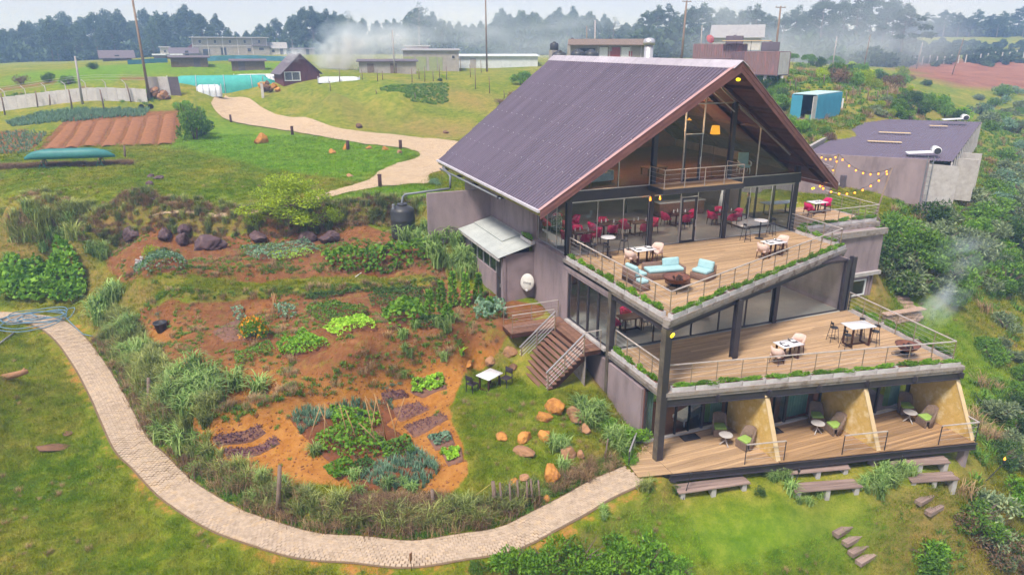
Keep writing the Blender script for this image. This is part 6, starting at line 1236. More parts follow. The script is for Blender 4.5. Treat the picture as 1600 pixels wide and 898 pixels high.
# containers on the right
def container(label, c, rz, L_, m, h=2.6, w=2.4, ends='cont_white', open_=False, group='shipping containers'):
    t = T('container', label, 'container', c, rz, group)
    def ribbed(axis, fixed, a, b, sgn, m_, nm='side'):
        mb = MB(); n = int((b-a)/.3); prev = None; pr = []
        for i in range(n+1):
            u = a+(b-a)*i/n
            for du, off in ((0,0),(.08,0),(.12,.05),(.2,.05)): 
                if u+du <= b: pr.append((u+du, fixed+sgn*off))
        for u, o_ in pr:
            p0 = (u,o_,.1) if axis == 'x' else (o_,u,.1); p1 = (u,o_,h-.1) if axis == 'x' else (o_,u,h-.1); mb.v += [p0,p1]
        for i in range(len(pr)-1): mb.f.append((2*i,2*i+2,2*i+3,2*i+1))
        o = mb.build(nm, m_, t); o.modifiers.new('t','SOLIDIFY').thickness = .03
    ribbed('x', -w/2, -L_/2, L_/2, -1, m); ribbed('x', w/2, -L_/2, L_/2, 1, m); ribbed('y', L_/2, -w/2, w/2, 1, m, 'end_wall')
    MB().box(-L_/2,L_/2,-w/2,w/2,h-.08,h).build('roof', 'tin_teal' if m == 'cont_blue' else m, t); MB().box(-L_/2,L_/2,-w/2,w/2,0,.12).build('floor', 'roof_dark', t)
    for x in (-L_/2,L_/2):
        for y in (-w/2,w/2): MB().box(x-.08,x+.08,y-.08,y+.08,0,h-.085).build('corner_post', m, t)
    for s in (-1,1):
        if open_:
            hx = -L_/2; MB().cbox((hx-.02-(.55 if s<0 else .12), s*(w/2-(.02 if s<0 else .5))*(1.0), h/2), (1.15 if s<0 else .06,.06 if s<0 else 1.1,h-.3)).build('door', ends if s<0 else m, t)
        else:
            d_ = MB().box(-L_/2-.05,-L_/2,min(0,s*(w/2-.08)),max(0,s*(w/2-.08)),.12,h-.1).build('door', ends, t)
            for y in (.3,.8): MB().tube([(-L_/2-.08,s*y,.15),(-L_/2-.08,s*y,h-.15)], .025, 6).build('lock_bar', 'alu', d_)
    return t
c = Vector(G(1268,188)); bc_ = container('open blue container with white door on the slope', (c.x+1.6,c.y+1.2,c.z+.1), R_(26), 7.0, 'cont_blue', 2.6, 2.5, 'cont_white', True)
for i in range(6): MB().cbox((-3.2+random.uniform(0,1),random.uniform(-.9,.9),.3),(.4,.35,.4),random.uniform(0,3)).build('stored_box', ('shed_wood','lime','net_teal','plaster_white')[i%4], bc_)
hz = -HEAD-.33
c = at(1201, 90); container('rust red container with pale doors on stilts', (c.x,c.y,13.35), hz+math.pi-R_(30), 4.4, 'cont_red', 2.75, 2.6, 'cont_white'); stl = T('container_stilts', 'concrete stilts under the rust red container', 'stilts', (c.x,c.y,11), hz)
for u in (-1.9,0,1.9): MB().box(u-.18,u+.18,-1.2,-.8,-.8,2.33).build('stilt', 'plaster_white', stl)
c = at(1172, 93); container('mauve container tucked left of the rust red one', (c.x,c.y,13.0), hz+math.pi, 4.0, 'cont_mauve', 3.0, 2.4, 'cont_mauve'); c = at(1126, 98); container('long rusty container behind the ridge point', (c.x,c.y,14.1), hz+math.pi, 6.6, 'cont_red', 2.9, 2.4, 'cont_mauve'); c = at(1120, 92); container('low mauve container in front of the long rusty one', (c.x,c.y,12.6), hz+math.pi, 3.6, 'cont_mauve', 2.7, 2.3, 'cont_mauve')
c = at(1166, 96); cp_ = T('canopy', 'thin yellow canopy on posts above the containers', 'canopy', (c.x,c.y,16.0), hz); MB().box(-3.0,3.0,-1,1,1.3,1.4).build('canopy_sheet', 'yellow_edge', cp_)
for u in (-1.2,.6,2.2): MB().bar((u,-.8,-.2),(u,-.8,1.3),.06).build('post', 'black_metal', cp_)
for i, (px, D, zz) in enumerate(((1147,99,17.1),(1204,94,16.3))): c = at(px, D); t = T('roof_tank', ('dark square tank on the long rusty container','dark square tank on the rust red container')[i], 'water tank', (c.x,c.y,zz), hz, 'black water tanks'); MB().box(-1.1,1.1,-.7,.7,-.2,.9).build('tank_body', 'roof_dark', t, bevel=.05); MB().lathe([(.2,.9),(.2,1.0),(0,1.02)], 10).build('lid', 'roof_dark', t)
c = at(1109, 99); t = T('red_dish', 'red and green satellite dish above the containers', 'satellite dish', (c.x,c.y,17.6), hz); t.scale = (.75,)*3; o = MB().lathe([(0,.32),(.45,.22),(.75,.02),(.78,0),(.45,.18),(0,.28)], 18).build('reflector', 'pink', t, smooth=True); o.rotation_euler = (R_(65),0,R_(35)); MB().tube([(0,.1,-2),(0,.1,.1)], .05, 6).build('mast', 'alu', t); MB().tube([(0,-.05,-.4),(.2,-.7,.2)], .03, 5).build('feed_arm', 'alu', t)
t, w, h, k = hut('white_hut', 'white plank hut with pale grey gable roof in the haze', 1114, 1186, 72, 12, 7, 'plaster_white', 'roof_grey', 'side', rise=2.2, ov=.6, D=150); t.location.z = CAM[2]+.2
for i in range(12): MB().box(-w/2+w*i/12,-w/2+w*i/12+.12,-.06,-.001,0,h).build('board', 'plaster_white', t)
# long outbuilding with mauve roof on the right
o0, o1, o2, o3 = Vector((27.0,21.7,8.55)), Vector((35.0,14.9,8.5)), Vector((61.0,31.4,8.9)), Vector((52.1,37.9,9.0)); AXX = (o2-o1); AXW = (o1-o0)
t = T('outbuilding', 'long concrete outbuilding with mauve ribbed roof down the slope', 'outbuilding', (0,0,0), 0)
vs, fs = [], []; nr = 90
for i in range(nr+1):
    for f in (0,1):
        a = o0+AXW*(i/nr); b = o3+(o2-o3)*(i/nr); q = a.lerp(b, f); vs.append((q.x,q.y,q.z+.05*(i%2)))
for i in range(nr): fs.append((2*i,2*i+2,2*i+3,2*i+1))
MB().add(vs, fs).build('roof', 'annex_roof', t)
def wallq(a, b, zt0, zt1, zb, m, nm='wall', th=(.0,.25,0)): MB().extr([(a.x,a.y,zb),(b.x,b.y,zb),(b.x,b.y,zt1),(a.x,a.y,zt0)], th).build(nm, m, t)
wa, wb = o0+(o0-o3).normalized()*.25, o1+(o1-o2).normalized()*.25; wm = wa.lerp(wb,.86)
wallq(wa, wm, 8.72, 8.62, 3.0, 'concrete'); wallq(wm, wb+AXW.normalized()*.6, 8.3, 8.2, 3.0, 'concrete_pale'); wallq(Vector((19.5,24.0,0)), Vector((26.3,17.7,0)), 8.1, 8.2, 5.0, 'concrete', 'retaining_wall'); wallq(Vector((26.3,17.7,0)), wa.lerp(wm,.12), 8.2, 8.3, 5.0, 'concrete', 'retaining_wall')
si = o1+AXX*.02; so = o2-AXX*.02; nin = -AXW.normalized()*.35
wallq(si+nin, so+nin, 7.0, 7.3, 2.0, 'concrete_pale', 'side_wall', tuple(nin.normalized()*.2))
for i in range(15): q = o1+AXX*(i/14); MB().bar((q.x,q.y,6.2),(q.x,q.y,8.48+.4*i/14),.08).build('eaves_post', 'plaster_white', t)
for i, f in enumerate((.2,.33)): q = o1+AXX*f+AXW.normalized()*.5; MB().cbox((q.x,q.y,6.3),(.25,1.9,3.4),math.atan2(AXX.y,AXX.x)).build('buttress', 'concrete_pale', t)
for i in range(9): q = o1+AXX*(.12+.09*i)-AXW.normalized()*.3; MB().cbox((q.x,q.y,7.6),(1.6,.05,.9),math.atan2(AXX.y,AXX.x)).build('window_pane', 'glass_dark', t)
for f, u, l in ((.30,.42,1.0),(.52,.40,1.0),(.75,.68,.6)): q = o0+AXW*u+AXX*f; d_ = AXW.normalized()*1.5*l*.9; MB().bar(q-d_+Vector((0,0,.10+.2*f)), q+d_+Vector((0,0,.10+.2*f)), .55, .03).build('skylight', 'bed_mulch' if 0 else 'yellow_edge', t)
wallq(o0+Vector((-.2,.1,0)), o0.lerp(o3,.55)+Vector((-.2,.1,0)), 8.75, 9.2, 7, 'plaster_grey', 'parapet', (-.2,.2,0))
MB().bar((27.6,20.2,5.6),(27.6,20.2,7.9),1.0,.1,up=(1,0.9,0)).build('dark_door', 'window_dark', t)
q = wa.lerp(wm,.36); MB().bar((q.x-.3,q.y-.3,5.0),(q.x-.3,q.y-.3,7.2),.35,.3).build('duct', 'roof_dark', t)
ld_ = T('roof_ladder', 'thin metal ladder fixed up the outbuilding corner', 'ladder', (0,0,0), 0); q = wm-Vector((.25,.25,0))
for s in (-.2,.2): MB().bar((q.x+s*.75,q.y-s*.66,4.3),(q.x+s*.75,q.y-s*.66,8.9),.05).build('rail', 'pvc_grey', ld_)
for i in range(12): z = 4.6+i*.35; MB().bar((q.x-.15,q.y+.13,z),(q.x+.15,q.y-.13,z),.03).build('rung', 'pvc_grey', ld_)
for i, (f, u) in enumerate(((.06,.80),(.86,.80))):
    q = o0+AXW*u+AXX*f+Vector((0,0,.2+.35*f)); t = T('solar_heater', ('white solar water heater on the near edge of the mauve roof','white solar water heater on the far edge of the mauve roof')[i], 'solar heater', q, math.atan2(AXW.y,AXW.x), 'solar heaters'); t.scale = (.8,.8,.8); o = MB().tube([(.9,-.75,.45),(.9,.75,.45)], .36, 16).build('tank', 'white_china', t, smooth=True); MB().tube([(.9,-.78,.45),(.9,-.70,.45)], .30, 16).build('end_cap', 'plastic_black', t)
    MB().extr([(-1.6,-.7,.05),(.7,-.7,.25),(.7,.7,.25),(-1.6,.7,.05)], (0,0,.06)).build('collector', 'white_china', t)
# fence stakes on the right slope, white post, bicycle, rack, far signs
for i, (px, py) in enumerate(((1322,158),(1332,150),(1343,152),(1356,153),(1371,157),(1386,156),(1402,154),(1234,140),(1243,137),(1227,137),(1300,128),(1287,132))): stake(px, py, (px+1,py-15), .06, 'stake_grey', 'dark stake of the slope fence above the blue container', 'slope fence stakes', 'fence_stake', 'stake')
p = G(1315,172); tag(MB().tube([(0,0,0),(0,0,1.25)], .09, 8).build('white_post', 'white_china', loc=p), 'single white post right of the blue container', 'post')
p = G(229,171); by = T('bicycle', 'dark bicycle leaning by the leaning utility pole', 'bicycle', p, R_(5)); mat('tyre', (.03,.03,.03), None, 3, .8)
for x in (-.55,.55): MB().lathe([(.31,-.02),(.34,0),(.31,.02),(.29,0),(.31,-.02)], 20).build('wheel', 'tyre', by); by.children[-1].location = (x,0,.34); by.children[-1].rotation_euler = (R_(90),0,0)
for a, b in (((-.55,0,.34),(-.05,0,.34)),((-.05,0,.34),(-.2,0,.85)),((-.2,0,.8),(.38,0,.85)),((-.05,0,.34),(.4,0,.75)),((-.55,0,.34),(-.19,0,.78)),((.55,0,.34),(.38,0,.95)),((.3,-.2,1.0),(.42,.2,1.0))): MB().tube([a,b], .02, 5).build('frame_tube', 'black_metal', by)
rbox('saddle', (-.22,0,.92), (.26,.14,.07), 'black_mat', by, .03)
p = G(259,150); rk = T('panel_stack', 'dark and pale panels leaning together by the field track', 'panels', p, -HEAD); [MB().cbox((-1.4+1.4*i,0,1.2),(1.35,.08,2.6),0,.12).build('panel', ('plaster_grey','plaster_white','roof_dark')[i], rk) for i in range(3)]
for i in range(9): rock(236+i*3.2+random.uniform(-1,1), 156-random.uniform(0,3), (1.2,.9,.9), 'rock_tan' if i%2 else 'rock_brown', 'stump or rubble lump in the heap by the tall pole', group='rubble heap by the tall pole', name='rubble_lump', cat='rubble', dz=random.uniform(0,1.2))
gp = T('gate_post', 'short white gate post at the entrance with cap', 'post', G(411,153), 0); MB().box(-.18,.18,-.18,.18,-.2,2.1).build('shaft', 'plaster_white', gp); MB().box(-.22,.22,-.22,.22,2.1,2.25).build('cap', 'yellow_edge', gp)
# ------------------------------------------------------------------ vegetation
def fol(name, dark, light, transl=.3, rough=.7, vol=.25):
    """leaf material: every leaf takes its own tone between dark and light, plants differ a little"""
    m, t, b = newmat(name); N = t.nodes.new; L = t.links.new; ge = N('ShaderNodeNewGeometry'); oi = N('ShaderNodeObjectInfo'); r = N('ShaderNodeValToRGB'); r.color_ramp.elements[0].color = (*dark,1); r.color_ramp.elements[1].color = (*light,1)
    nz = N('ShaderNodeTexNoise'); nz.inputs['Scale'].default_value = .9; nz.inputs['Detail'].default_value = 3; L(ge.outputs['Position'], nz.inputs['Vector']); a = N('ShaderNodeMath'); a.operation = 'MULTIPLY_ADD'; a.inputs[1].default_value = .9; a.inputs[2].default_value = -.45; L(nz.outputs[0], a.inputs[0])
    s_ = N('ShaderNodeMath'); s_.operation = 'ADD'; s_.use_clamp = True; L(ge.outputs['Random Per Island'], s_.inputs[0]); L(a.outputs[0], s_.inputs[1]); L(s_.outputs[0], r.inputs[0])
    hv = N('ShaderNodeHueSaturation'); mr = N('ShaderNodeMapRange'); mr.inputs[3].default_value = 1-vol; mr.inputs[4].default_value = 1+vol; L(oi.outputs['Random'], mr.inputs[0]); L(mr.outputs[0], hv.inputs['Value']); L(r.outputs[0], hv.inputs['Color'])
    L(hv.outputs[0], b.inputs['Base Color']); b.inputs['Roughness'].default_value = rough; b.inputs['Specular IOR Level'].default_value = .25
    tr = N('ShaderNodeBsdfTranslucent'); L(hv.outputs[0], tr.inputs[0]); mx = N('ShaderNodeMixShader'); mx.inputs[0].default_value = transl; L(b.outputs[0], mx.inputs[1]); L(tr.outputs[0], mx.inputs[2]); L(mx.outputs[0], t.nodes['Material Output'].inputs[0]); return m
fol('fol_bright', (.085,.22,.016), (.25,.44,.04)); fol('fol_mid', (.075,.18,.020), (.21,.36,.05)); fol('fol_dark', (.032,.085,.020), (.11,.195,.042)); fol('fol_grey', (.12,.175,.08), (.36,.43,.22)); fol('fol_blue', (.09,.19,.115), (.29,.43,.27)); fol('fol_yellow', (.20,.31,.012), (.50,.60,.05), .4); fol('fol_lime', (0.256,0.48,0.032), (0.48,0.736,0.08))
fol('fol_reed', (.17,.23,.045), (.46,.47,.16)); fol('fol_reed_dark', (.10,.145,.035), (.29,.32,.11)); fol('fol_dry', (0.272,0.168,0.088), (0.528,0.368,0.192)); fol('fol_brown', (0.16,0.096,0.056), (0.336,0.208,0.12)); fol('fol_far', (.055,.095,.06), (.14,.20,.11), .2); fol('fol_far2', (.038,.07,.048), (.10,.155,.085), .2); fol('petal_orange', (0.55,0.17,0.01), (0.75,0.38,0.02), .2); fol('petal_white', (0.7,0.7,0.62), (0.8,0.8,0.75), .2); fol('fol_purple', (0.112,0.048,0.072), (0.224,0.112,0.144))
fol('fol_plume', (.13,.25,.05), (.40,.52,.17)); mat('bark', (.17,.12,.09), (.10,.07,.055), 3, .95, .5, stretch=(4,4,.6)); mat('bark_pale', (.30,.25,.21), (.2,.16,.14), 2, .95, .3, stretch=(4,4,.5))
def quads(name, V, m):
    """mesh of loose four-cornered leaves from an (n,4,3) array"""
    me = bpy.data.meshes.new(name); n = len(V); me.vertices.add(n*4); me.vertices.foreach_set('co', V.reshape(-1).astype('f4')); me.loops.add(n*4); me.loops.foreach_set('vertex_index', np.arange(n*4, dtype='i4')); me.polygons.add(n); me.polygons.foreach_set('loop_start', np.arange(0, n*4, 4, dtype='i4')); me.update(calc_edges=True); me.materials.append(MAT[m]); return me
def unit(a): return a/np.maximum(np.linalg.norm(a, axis=-1, keepdims=True), 1e-9)
def leaves(c, d, size, asp=.5, rs=None, fold=.12):
    """diamond leaves at c pointing along d"""
    rs = rs or rng; n = len(c); d = unit(d); r = unit(rs.normal(size=(n,3))); s = unit(np.cross(d, r)); nn = np.cross(s, d); L_ = (size*rs.uniform(.65,1.3,n))[:,None] if np.ndim(size) == 0 else (size*rs.uniform(.75,1.25,n))[:,None]
    return np.stack([c-d*L_*.5, c+s*L_*asp*.5+nn*L_*fold, c+d*L_*.5, c-s*L_*asp*.5+nn*L_*fold], 1)
def crown_pts(clumps, n, rs, shell=.55):
    """points spread through clumps (cx,cy,cz,rx,ry,rz), denser to the outside"""
    w = np.array([k[3]*k[4]+k[3]*k[5] for k in clumps]); k = rs.choice(len(clumps), n, p=w/w.sum()); K = np.array(clumps)[k]; u = unit(rs.normal(size=(n,3))); r = rs.uniform(shell**2, 1, n)[:,None]**.5*rs.uniform(.85,1.12,n)[:,None]
    return K[:,:3]+u*r*K[:,3:6], u
def shrub_mesh(seed, m, n=1100, size=.11, r=1.0, h=1.0, k=11, asp=.45, up=.3):
    rs = np.random.default_rng(seed); cl = []
    for i in range(k):
        a = rs.uniform(0, 6.28); d = r*.62*math.sqrt(rs.uniform(0,1)); z = h*rs.uniform(.25,.72)*(1.1-.45*d/r); q = rs.uniform(.26,.42)*r; cl.append((math.cos(a)*d, math.sin(a)*d, z, q, q, q*.8*h/r if h < r else q*.9))
    c, u = crown_pts(cl, n, rs, .5); c[:,2] = np.maximum(c[:,2], .03); d = u+rs.normal(size=(n,3))*.6+np.array([0,0,up]); return quads('foliage', leaves(c, d, size, asp, rs), m)
def stems_mesh(seed, r, h, n=7, w=.03):
    rs = random.Random(seed); b = MB()
    for i in range(n): a = rs.uniform(0,6.28); d = rs.uniform(.2,.65)*r; b.tube([(0,0,-.15),(math.cos(a)*d*.35,math.sin(a)*d*.35,h*.35),(math.cos(a)*d,math.sin(a)*d,h*rs.uniform(.6,.85))], [w,w*.7,w*.3], 5)
    me = b.mesh('stem', True); me.materials.append(MAT['bark']); return me
SHR = {}
def shrub(kind_, p, sc, label, group, name='shrub', rz=None, cat='shrub', var=0, mats=None):
    """a bush with stems and foliage; alike bushes share their meshes"""
    key = (kind_, var)
    if key not in SHR:
        K = dict(bright=('fol_bright',1500,.12,1,.95,.42), mid=('fol_mid',1500,.12,1,.95,.45), dark=('fol_dark',1500,.12,1,.95,.45), grey=('fol_grey',1500,.17,1,.9,.32), blue=('fol_blue',1400,.13,1,.9,.4), yellow=('fol_yellow',1500,.11,1,1.0,.45), brown=('fol_brown',1100,.11,1,.85,.3), herb=('fol_bright',900,.10,1,.6,.5), low=('fol_mid',900,.10,1,.5,.5))[kind_]
        SHR[key] = (shrub_mesh(var*31+len(kind_)*7, K[0], K[1], K[2], K[3], K[4], 9+var*2, K[5]), stems_mesh(var, 1, K[4]))
    t = T(name, label, cat, (p[0],p[1],p[2]-.05), rz if rz is not None else random.uniform(0,6.28), group); a, b = SHR[key]; obj('foliage', a, None, t); obj('stem', b, None, t); t.scale = (sc, sc, sc*random.uniform(.85,1.15)) if not hasattr(sc,'__len__') else sc; return t
def blades(n, h, spread, w, rs, lean=.8, seg=4, droop=1.0, base=.12):
    """arching grass blades as an (n*seg,4,3) array, each blade a strip"""
    out = []; a = rs.uniform(0, 6.283, n); H_ = h*rs.uniform(.55,1.1,n); s = spread*rs.uniform(.25,1.0,n); bx = rs.normal(size=n)*base; by = rs.normal(size=n)*base; dx, dy = np.cos(a), np.sin(a); px, py = -dy, dx
    for k in range(seg):
        q = []
        for t_, sg in ((k/seg,-1),(k/seg,1),((k+1)/seg,1),((k+1)/seg,-1)):
            ww = w*(1-t_)**.7*sg*.5; o_ = s*t_**1.8; z = H_*(t_-.45*droop*t_**2.6); q.append(np.stack([bx+dx*o_+px*ww, by+dy*o_+py*ww, z], 1))
        out.append(np.stack(q, 1))
    V = np.stack(out, 1); return V.reshape(-1,4,3)
def weld(me):
    bm = bmesh.new(); bm.from_mesh(me); bmesh.ops.remove_doubles(bm, verts=bm.verts, dist=.0004); bm.to_mesh(me); bm.free(); return me
def reed_mesh(seed, m, n=70, h=1.6, spread=.9, w=.035, seg=4, base=.14, droop=1.0): rs = np.random.default_rng(seed); return weld(quads('blades', blades(n, h, spread, w, rs, seg=seg, base=base, droop=droop), m))
REED = [reed_mesh(k, 'fol_reed', 62, 1.5, .85, .06) for k in range(4)]; REEDB = [reed_mesh(k+70, 'fol_plume', 75, 1.7, 1.0, .085, 5, .16, 1.25) for k in range(4)]; REEDD = [reed_mesh(k+9, 'fol_reed_dark', 62, 1.4, .8, .06) for k in range(3)]; DRY = [reed_mesh(k+20, 'fol_dry', 60, .7, .5, .022, 3) for k in range(3)]; BRN = [reed_mesh(k+25, 'fol_brown', 70, .8, .55, .022, 3) for k in range(3)]; LEEK = [reed_mesh(k+30, 'fol_blue', 12, .55, .28, .045, 3, .03, .5) for k in range(3)]; WEED = [reed_mesh(k+40, 'fol_mid', 30, .35, .25, .03, 2, .08) for k in range(3)]
def scatter(name, protos, pts, scl, rot=None, idx=None, parent=None, tilt=0, lush=None):
    """many small plants as instances of a few meshes on computed points"""
    n = len(pts); col = bpy.data.collections.new(name+'_plants')
    for i, p_ in enumerate(protos): o = bpy.data.objects.new('%s_%02d' % (name, i), p_); col.objects.link(o)
    me = bpy.data.meshes.new(name); me.vertices.add(n); me.vertices.foreach_set('co', np.asarray(pts, 'f4').reshape(-1))
    a = me.attributes.new('scl', 'FLOAT_VECTOR', 'POINT'); s = np.asarray(scl, 'f4'); s = np.repeat(s[:,None], 3, 1) if s.ndim == 1 else s; a.data.foreach_set('vector', s.reshape(-1).astype('f4'))
    r = np.zeros((n,3), 'f4'); r[:,2] = rng.uniform(0, 6.283, n) if rot is None else rot; r[:,:2] = rng.normal(size=(n,2))*tilt; a = me.attributes.new('rot', 'FLOAT_VECTOR', 'POINT'); a.data.foreach_set('vector', r.reshape(-1))
    a = me.attributes.new('idx', 'INT', 'POINT'); a.data.foreach_set('value', (rng.integers(0, len(protos), n) if idx is None else idx).astype('i4'))
    if lush is not None: a = me.attributes.new('lush', 'FLOAT', 'POINT'); a.data.foreach_set('value', lush.astype('f4'))
    ng = bpy.data.node_groups.new(name, 'GeometryNodeTree'); ng.interface.new_socket('Geometry', in_out='INPUT', socket_type='NodeSocketGeometry'); ng.interface.new_socket('Geometry', in_out='OUTPUT', socket_type='NodeSocketGeometry'); N = ng.nodes.new; L = ng.links.new
    gi, go, ip, ci = N('NodeGroupInput'), N('NodeGroupOutput'), N('GeometryNodeInstanceOnPoints'), N('GeometryNodeCollectionInfo'); ci.inputs[0].default_value = col; ci.inputs[1].default_value = True; ci.inputs[2].default_value = True
    def at_(nm, ty): q = N('GeometryNodeInputNamedAttribute'); q.data_type = ty; q.inputs[0].default_value = nm; return q.outputs[0]
    L(gi.outputs[0], ip.inputs['Points']); L(ci.outputs[0], ip.inputs['Instance']); ip.inputs['Pick Instance'].default_value = True; L(at_('idx','INT'), ip.inputs['Instance Index']); e2r = N('FunctionNodeEulerToRotation'); L(at_('rot','FLOAT_VECTOR'), e2r.inputs[0]); L(e2r.outputs[0], ip.inputs['Rotation']); L(at_('scl','FLOAT_VECTOR'), ip.inputs['Scale']); L(ip.outputs[0], go.inputs[0])
    o = obj(name, me, None, parent); mo = o.modifiers.new('plants', 'NODES'); mo.node_group = ng; return kind(o, 'stuff')
def samp(A, x, y):
    i = np.clip(np.searchsorted(GX, x)-1, 0, len(GX)-2); j = np.clip(np.searchsorted(GY, y)-1, 0, len(GY)-2); return A[i,j]
DRIVE = [q for q in ga]+[q for q in reversed(gb)]
def inview(x, y, z, m=.18):
    q = (np.stack([x,y,z],1)-CAM) @ _RM.T.T if 0 else (np.stack([x,y,z],1)-CAM); r_ = q@_dX; f = q@_dY; u = q[:,2]; zc = f*_c-u*_s; yy = f*_s+u*_c
    px, py = CXP+FPX*r_/np.maximum(zc,.1), CYP-FPX*yy/np.maximum(zc,.1); return (zc > 1) & (px > -1600*m) & (px < 1600*(1+m)) & (py > -898*m) & (py < 898*(1+m)), zc
def free(x, y):
    k = ~((x > -.1) & (x < 15.5) & (y > -4.3) & (y < 28)) & ~((x > -2.2) & (x < 22.6) & (y > 8.2) & (y < 28)) & (distline(PATH, x, y) > .74) & ~inpoly(DRIVE, x, y) & ~((x > -3.4) & (x < 0) & (y > 4.9) & (y < 9.8))
    ob = [o0, o1, o2, o3]; return k & ~inpoly([(v.x,v.y) for v in ob], x, y)
# lawn: short tufts whose colour follows the same patches as the ground below
def tuft_mesh(seed, h, n, base): rs = np.random.default_rng(seed); return quads('tuft', blades(n, h, h*.7, .014, rs, seg=1, base=base, droop=.6), 'lawn_blade')
m, t, b = newmat('lawn_blade'); N = t.nodes.new; L = t.links.new; tcg = N('ShaderNodeNewGeometry')
class _o: outputs = {'Object': tcg.outputs['Position']}
tcg = _o
n_big, n_mid = noise(.17, 4), noise(1.3, 6, .7); oi = N('ShaderNodeObjectInfo')
gA = ramp(n_mid, (.30, (.07,.135,.004)), (.5, (.145,.20,.008)), (.68, (.27,.265,.022))); gB = ramp(n_mid, (.28, (.15,.18,.008)), (.5, (.29,.24,.025)), (.7, (.50,.33,.09)))
gc = mixc(mth('MULTIPLY', ramp(n_big, (.42,(0,0,0)), (.62,(1,1,1))), .75), gA, gB); at2 = N('ShaderNodeAttribute'); at2.attribute_type = 'INSTANCER'; at2.attribute_name = 'lush'; gc = mixc(at2.outputs['Fac'], gc, ramp(n_mid, (.3,(.11,.28,.012)), (.7,(.25,.43,.025)))); hv = N('ShaderNodeHueSaturation'); mr = N('ShaderNodeMapRange'); mr.inputs[3].default_value = .6; mr.inputs[4].default_value = 1.45; L(oi.outputs['Random'], mr.inputs[0]); L(mr.outputs[0], hv.inputs['Value']); L(gc, hv.inputs['Color']); L(hv.outputs[0], b.inputs['Base Color']); b.inputs['Roughness'].default_value = .8; b.inputs['Specular IOR Level'].default_value = .15
tr = N('ShaderNodeBsdfTranslucent'); L(hv.outputs[0], tr.inputs[0]); mx = N('ShaderNodeMixShader'); mx.inputs[0].default_value = .3; L(b.outputs[0], mx.inputs[1]); L(tr.outputs[0], mx.inputs[2]); L(mx.outputs[0], t.nodes['Material Output'].inputs[0])
TUFT = [tuft_mesh(k, .085, 19, .09) for k in range(4)]
n = 800000; f = rng.uniform(9, 80, n); a = rng.uniform(-1.15, 1.15, n); x = CAM[0]+_dY[0]*f+_dX[0]*f*a; y = CAM[1]+_dY[1]*f+_dX[1]*f*a
x = CAM[0] + _RM.T[0,0]*0 + (math.sin(HEAD)*f + math.cos(HEAD)*f*a); y = CAM[1] + (math.cos(HEAD)*f - math.sin(HEAD)*f*a)
_dX = np.array([math.cos(HEAD), -math.sin(HEAD), 0]); _dY = np.array([math.sin(HEAD), math.cos(HEAD), 0])
z = H(x, y); iv, zc = inview(x, y, z, .1); k = iv & free(x, y) & (samp(_sw, x, y) < .35) & (rng.uniform(0,1,n) < np.clip(f/80, 0, 1)*np.clip(28/np.maximum(f,18), 0, 1)**2*1.5)
scatter('lawn_grass', TUFT, np.stack([x,y,z-.01],1)[k], np.clip(.8+zc[k]*.018, 1, 2.6)*rng.uniform(.6,1.5,k.sum()), tilt=.15, lush=samp(_fg, x[k], y[k]))
k3 = k & (f < 60) & (vnoise(x*.35, y*.35, 33) > .5); ii3 = np.flatnonzero(k3); ii3 = ii3[rng.permutation(len(ii3))[:2200]]
LAWNW = ii3; LX, LY = x[ii3], y[ii3]
# rough tufts on the right hand slope, the mound and around the drive edges
n = 60000; f = rng.uniform(20, 120, n); a = rng.uniform(-.78, .78, n); x = CAM[0]+(math.sin(HEAD)*f+math.cos(HEAD)*f*a); y = CAM[1]+(math.cos(HEAD)*f-math.sin(HEAD)*f*a); z = H(x,y)
ro = np.zeros(n, bool)
for s in ('1380,440 1440,460 1560,500 1600,600 1700,600 1700,200 1600,160 1500,190 1420,190 1400,300', '1200,120 1300,110 1480,150 1440,190 1350,195 1260,240 1210,200', '0,150 230,140 260,150 240,165 0,168', '1520,600 1600,580 1700,900 1420,900 1500,780'): ro |= inpoly(GP(s), x, y)
k = ro & free(x, y) & (rng.uniform(0,1,n) < .55); k2 = k & (rng.uniform(0,1,n) < .3)
scatter('rough_grass', WEED*4+DRY[:1], np.stack([x,y,z-.02],1)[k], rng.uniform(.8,2.2,k.sum()))
n = 30000; sx_ = [p[0] for p in SOIL[0]]; sy_ = [p[1] for p in SOIL[0]]; x = rng.uniform(min(sx_),max(sx_),n); y = rng.uniform(min(sy_),max(sy_),n); k = inpoly(SOIL[0], x, y) & (samp(_sw, x, y) > .5) & free(x, y); k[np.cumsum(k) > 7000] = False
scatter('soil_clods', CL, np.stack([x,y,H(x,y)],1)[k], rng.uniform(.04,.16,k.sum())*rng.uniform(.6,1.3,k.sum()), tilt=.6)
n = 9000; x = rng.uniform(min(sx_),max(sx_),n); y = rng.uniform(min(sy_),max(sy_),n); k = inpoly(SOIL[0], x, y) & (samp(_sw, x, y) > .5) & free(x, y) & (vnoise(x*.7, y*.7, 21) > .42) & ((H(x,y) > 2.0) | (rng.uniform(0,1,n) < .15))
scatter('garden_weeds', WEED*2+DRY[:1], np.stack([x,y,H(x,y)],1)[k], rng.uniform(.3,.85,k.sum()))
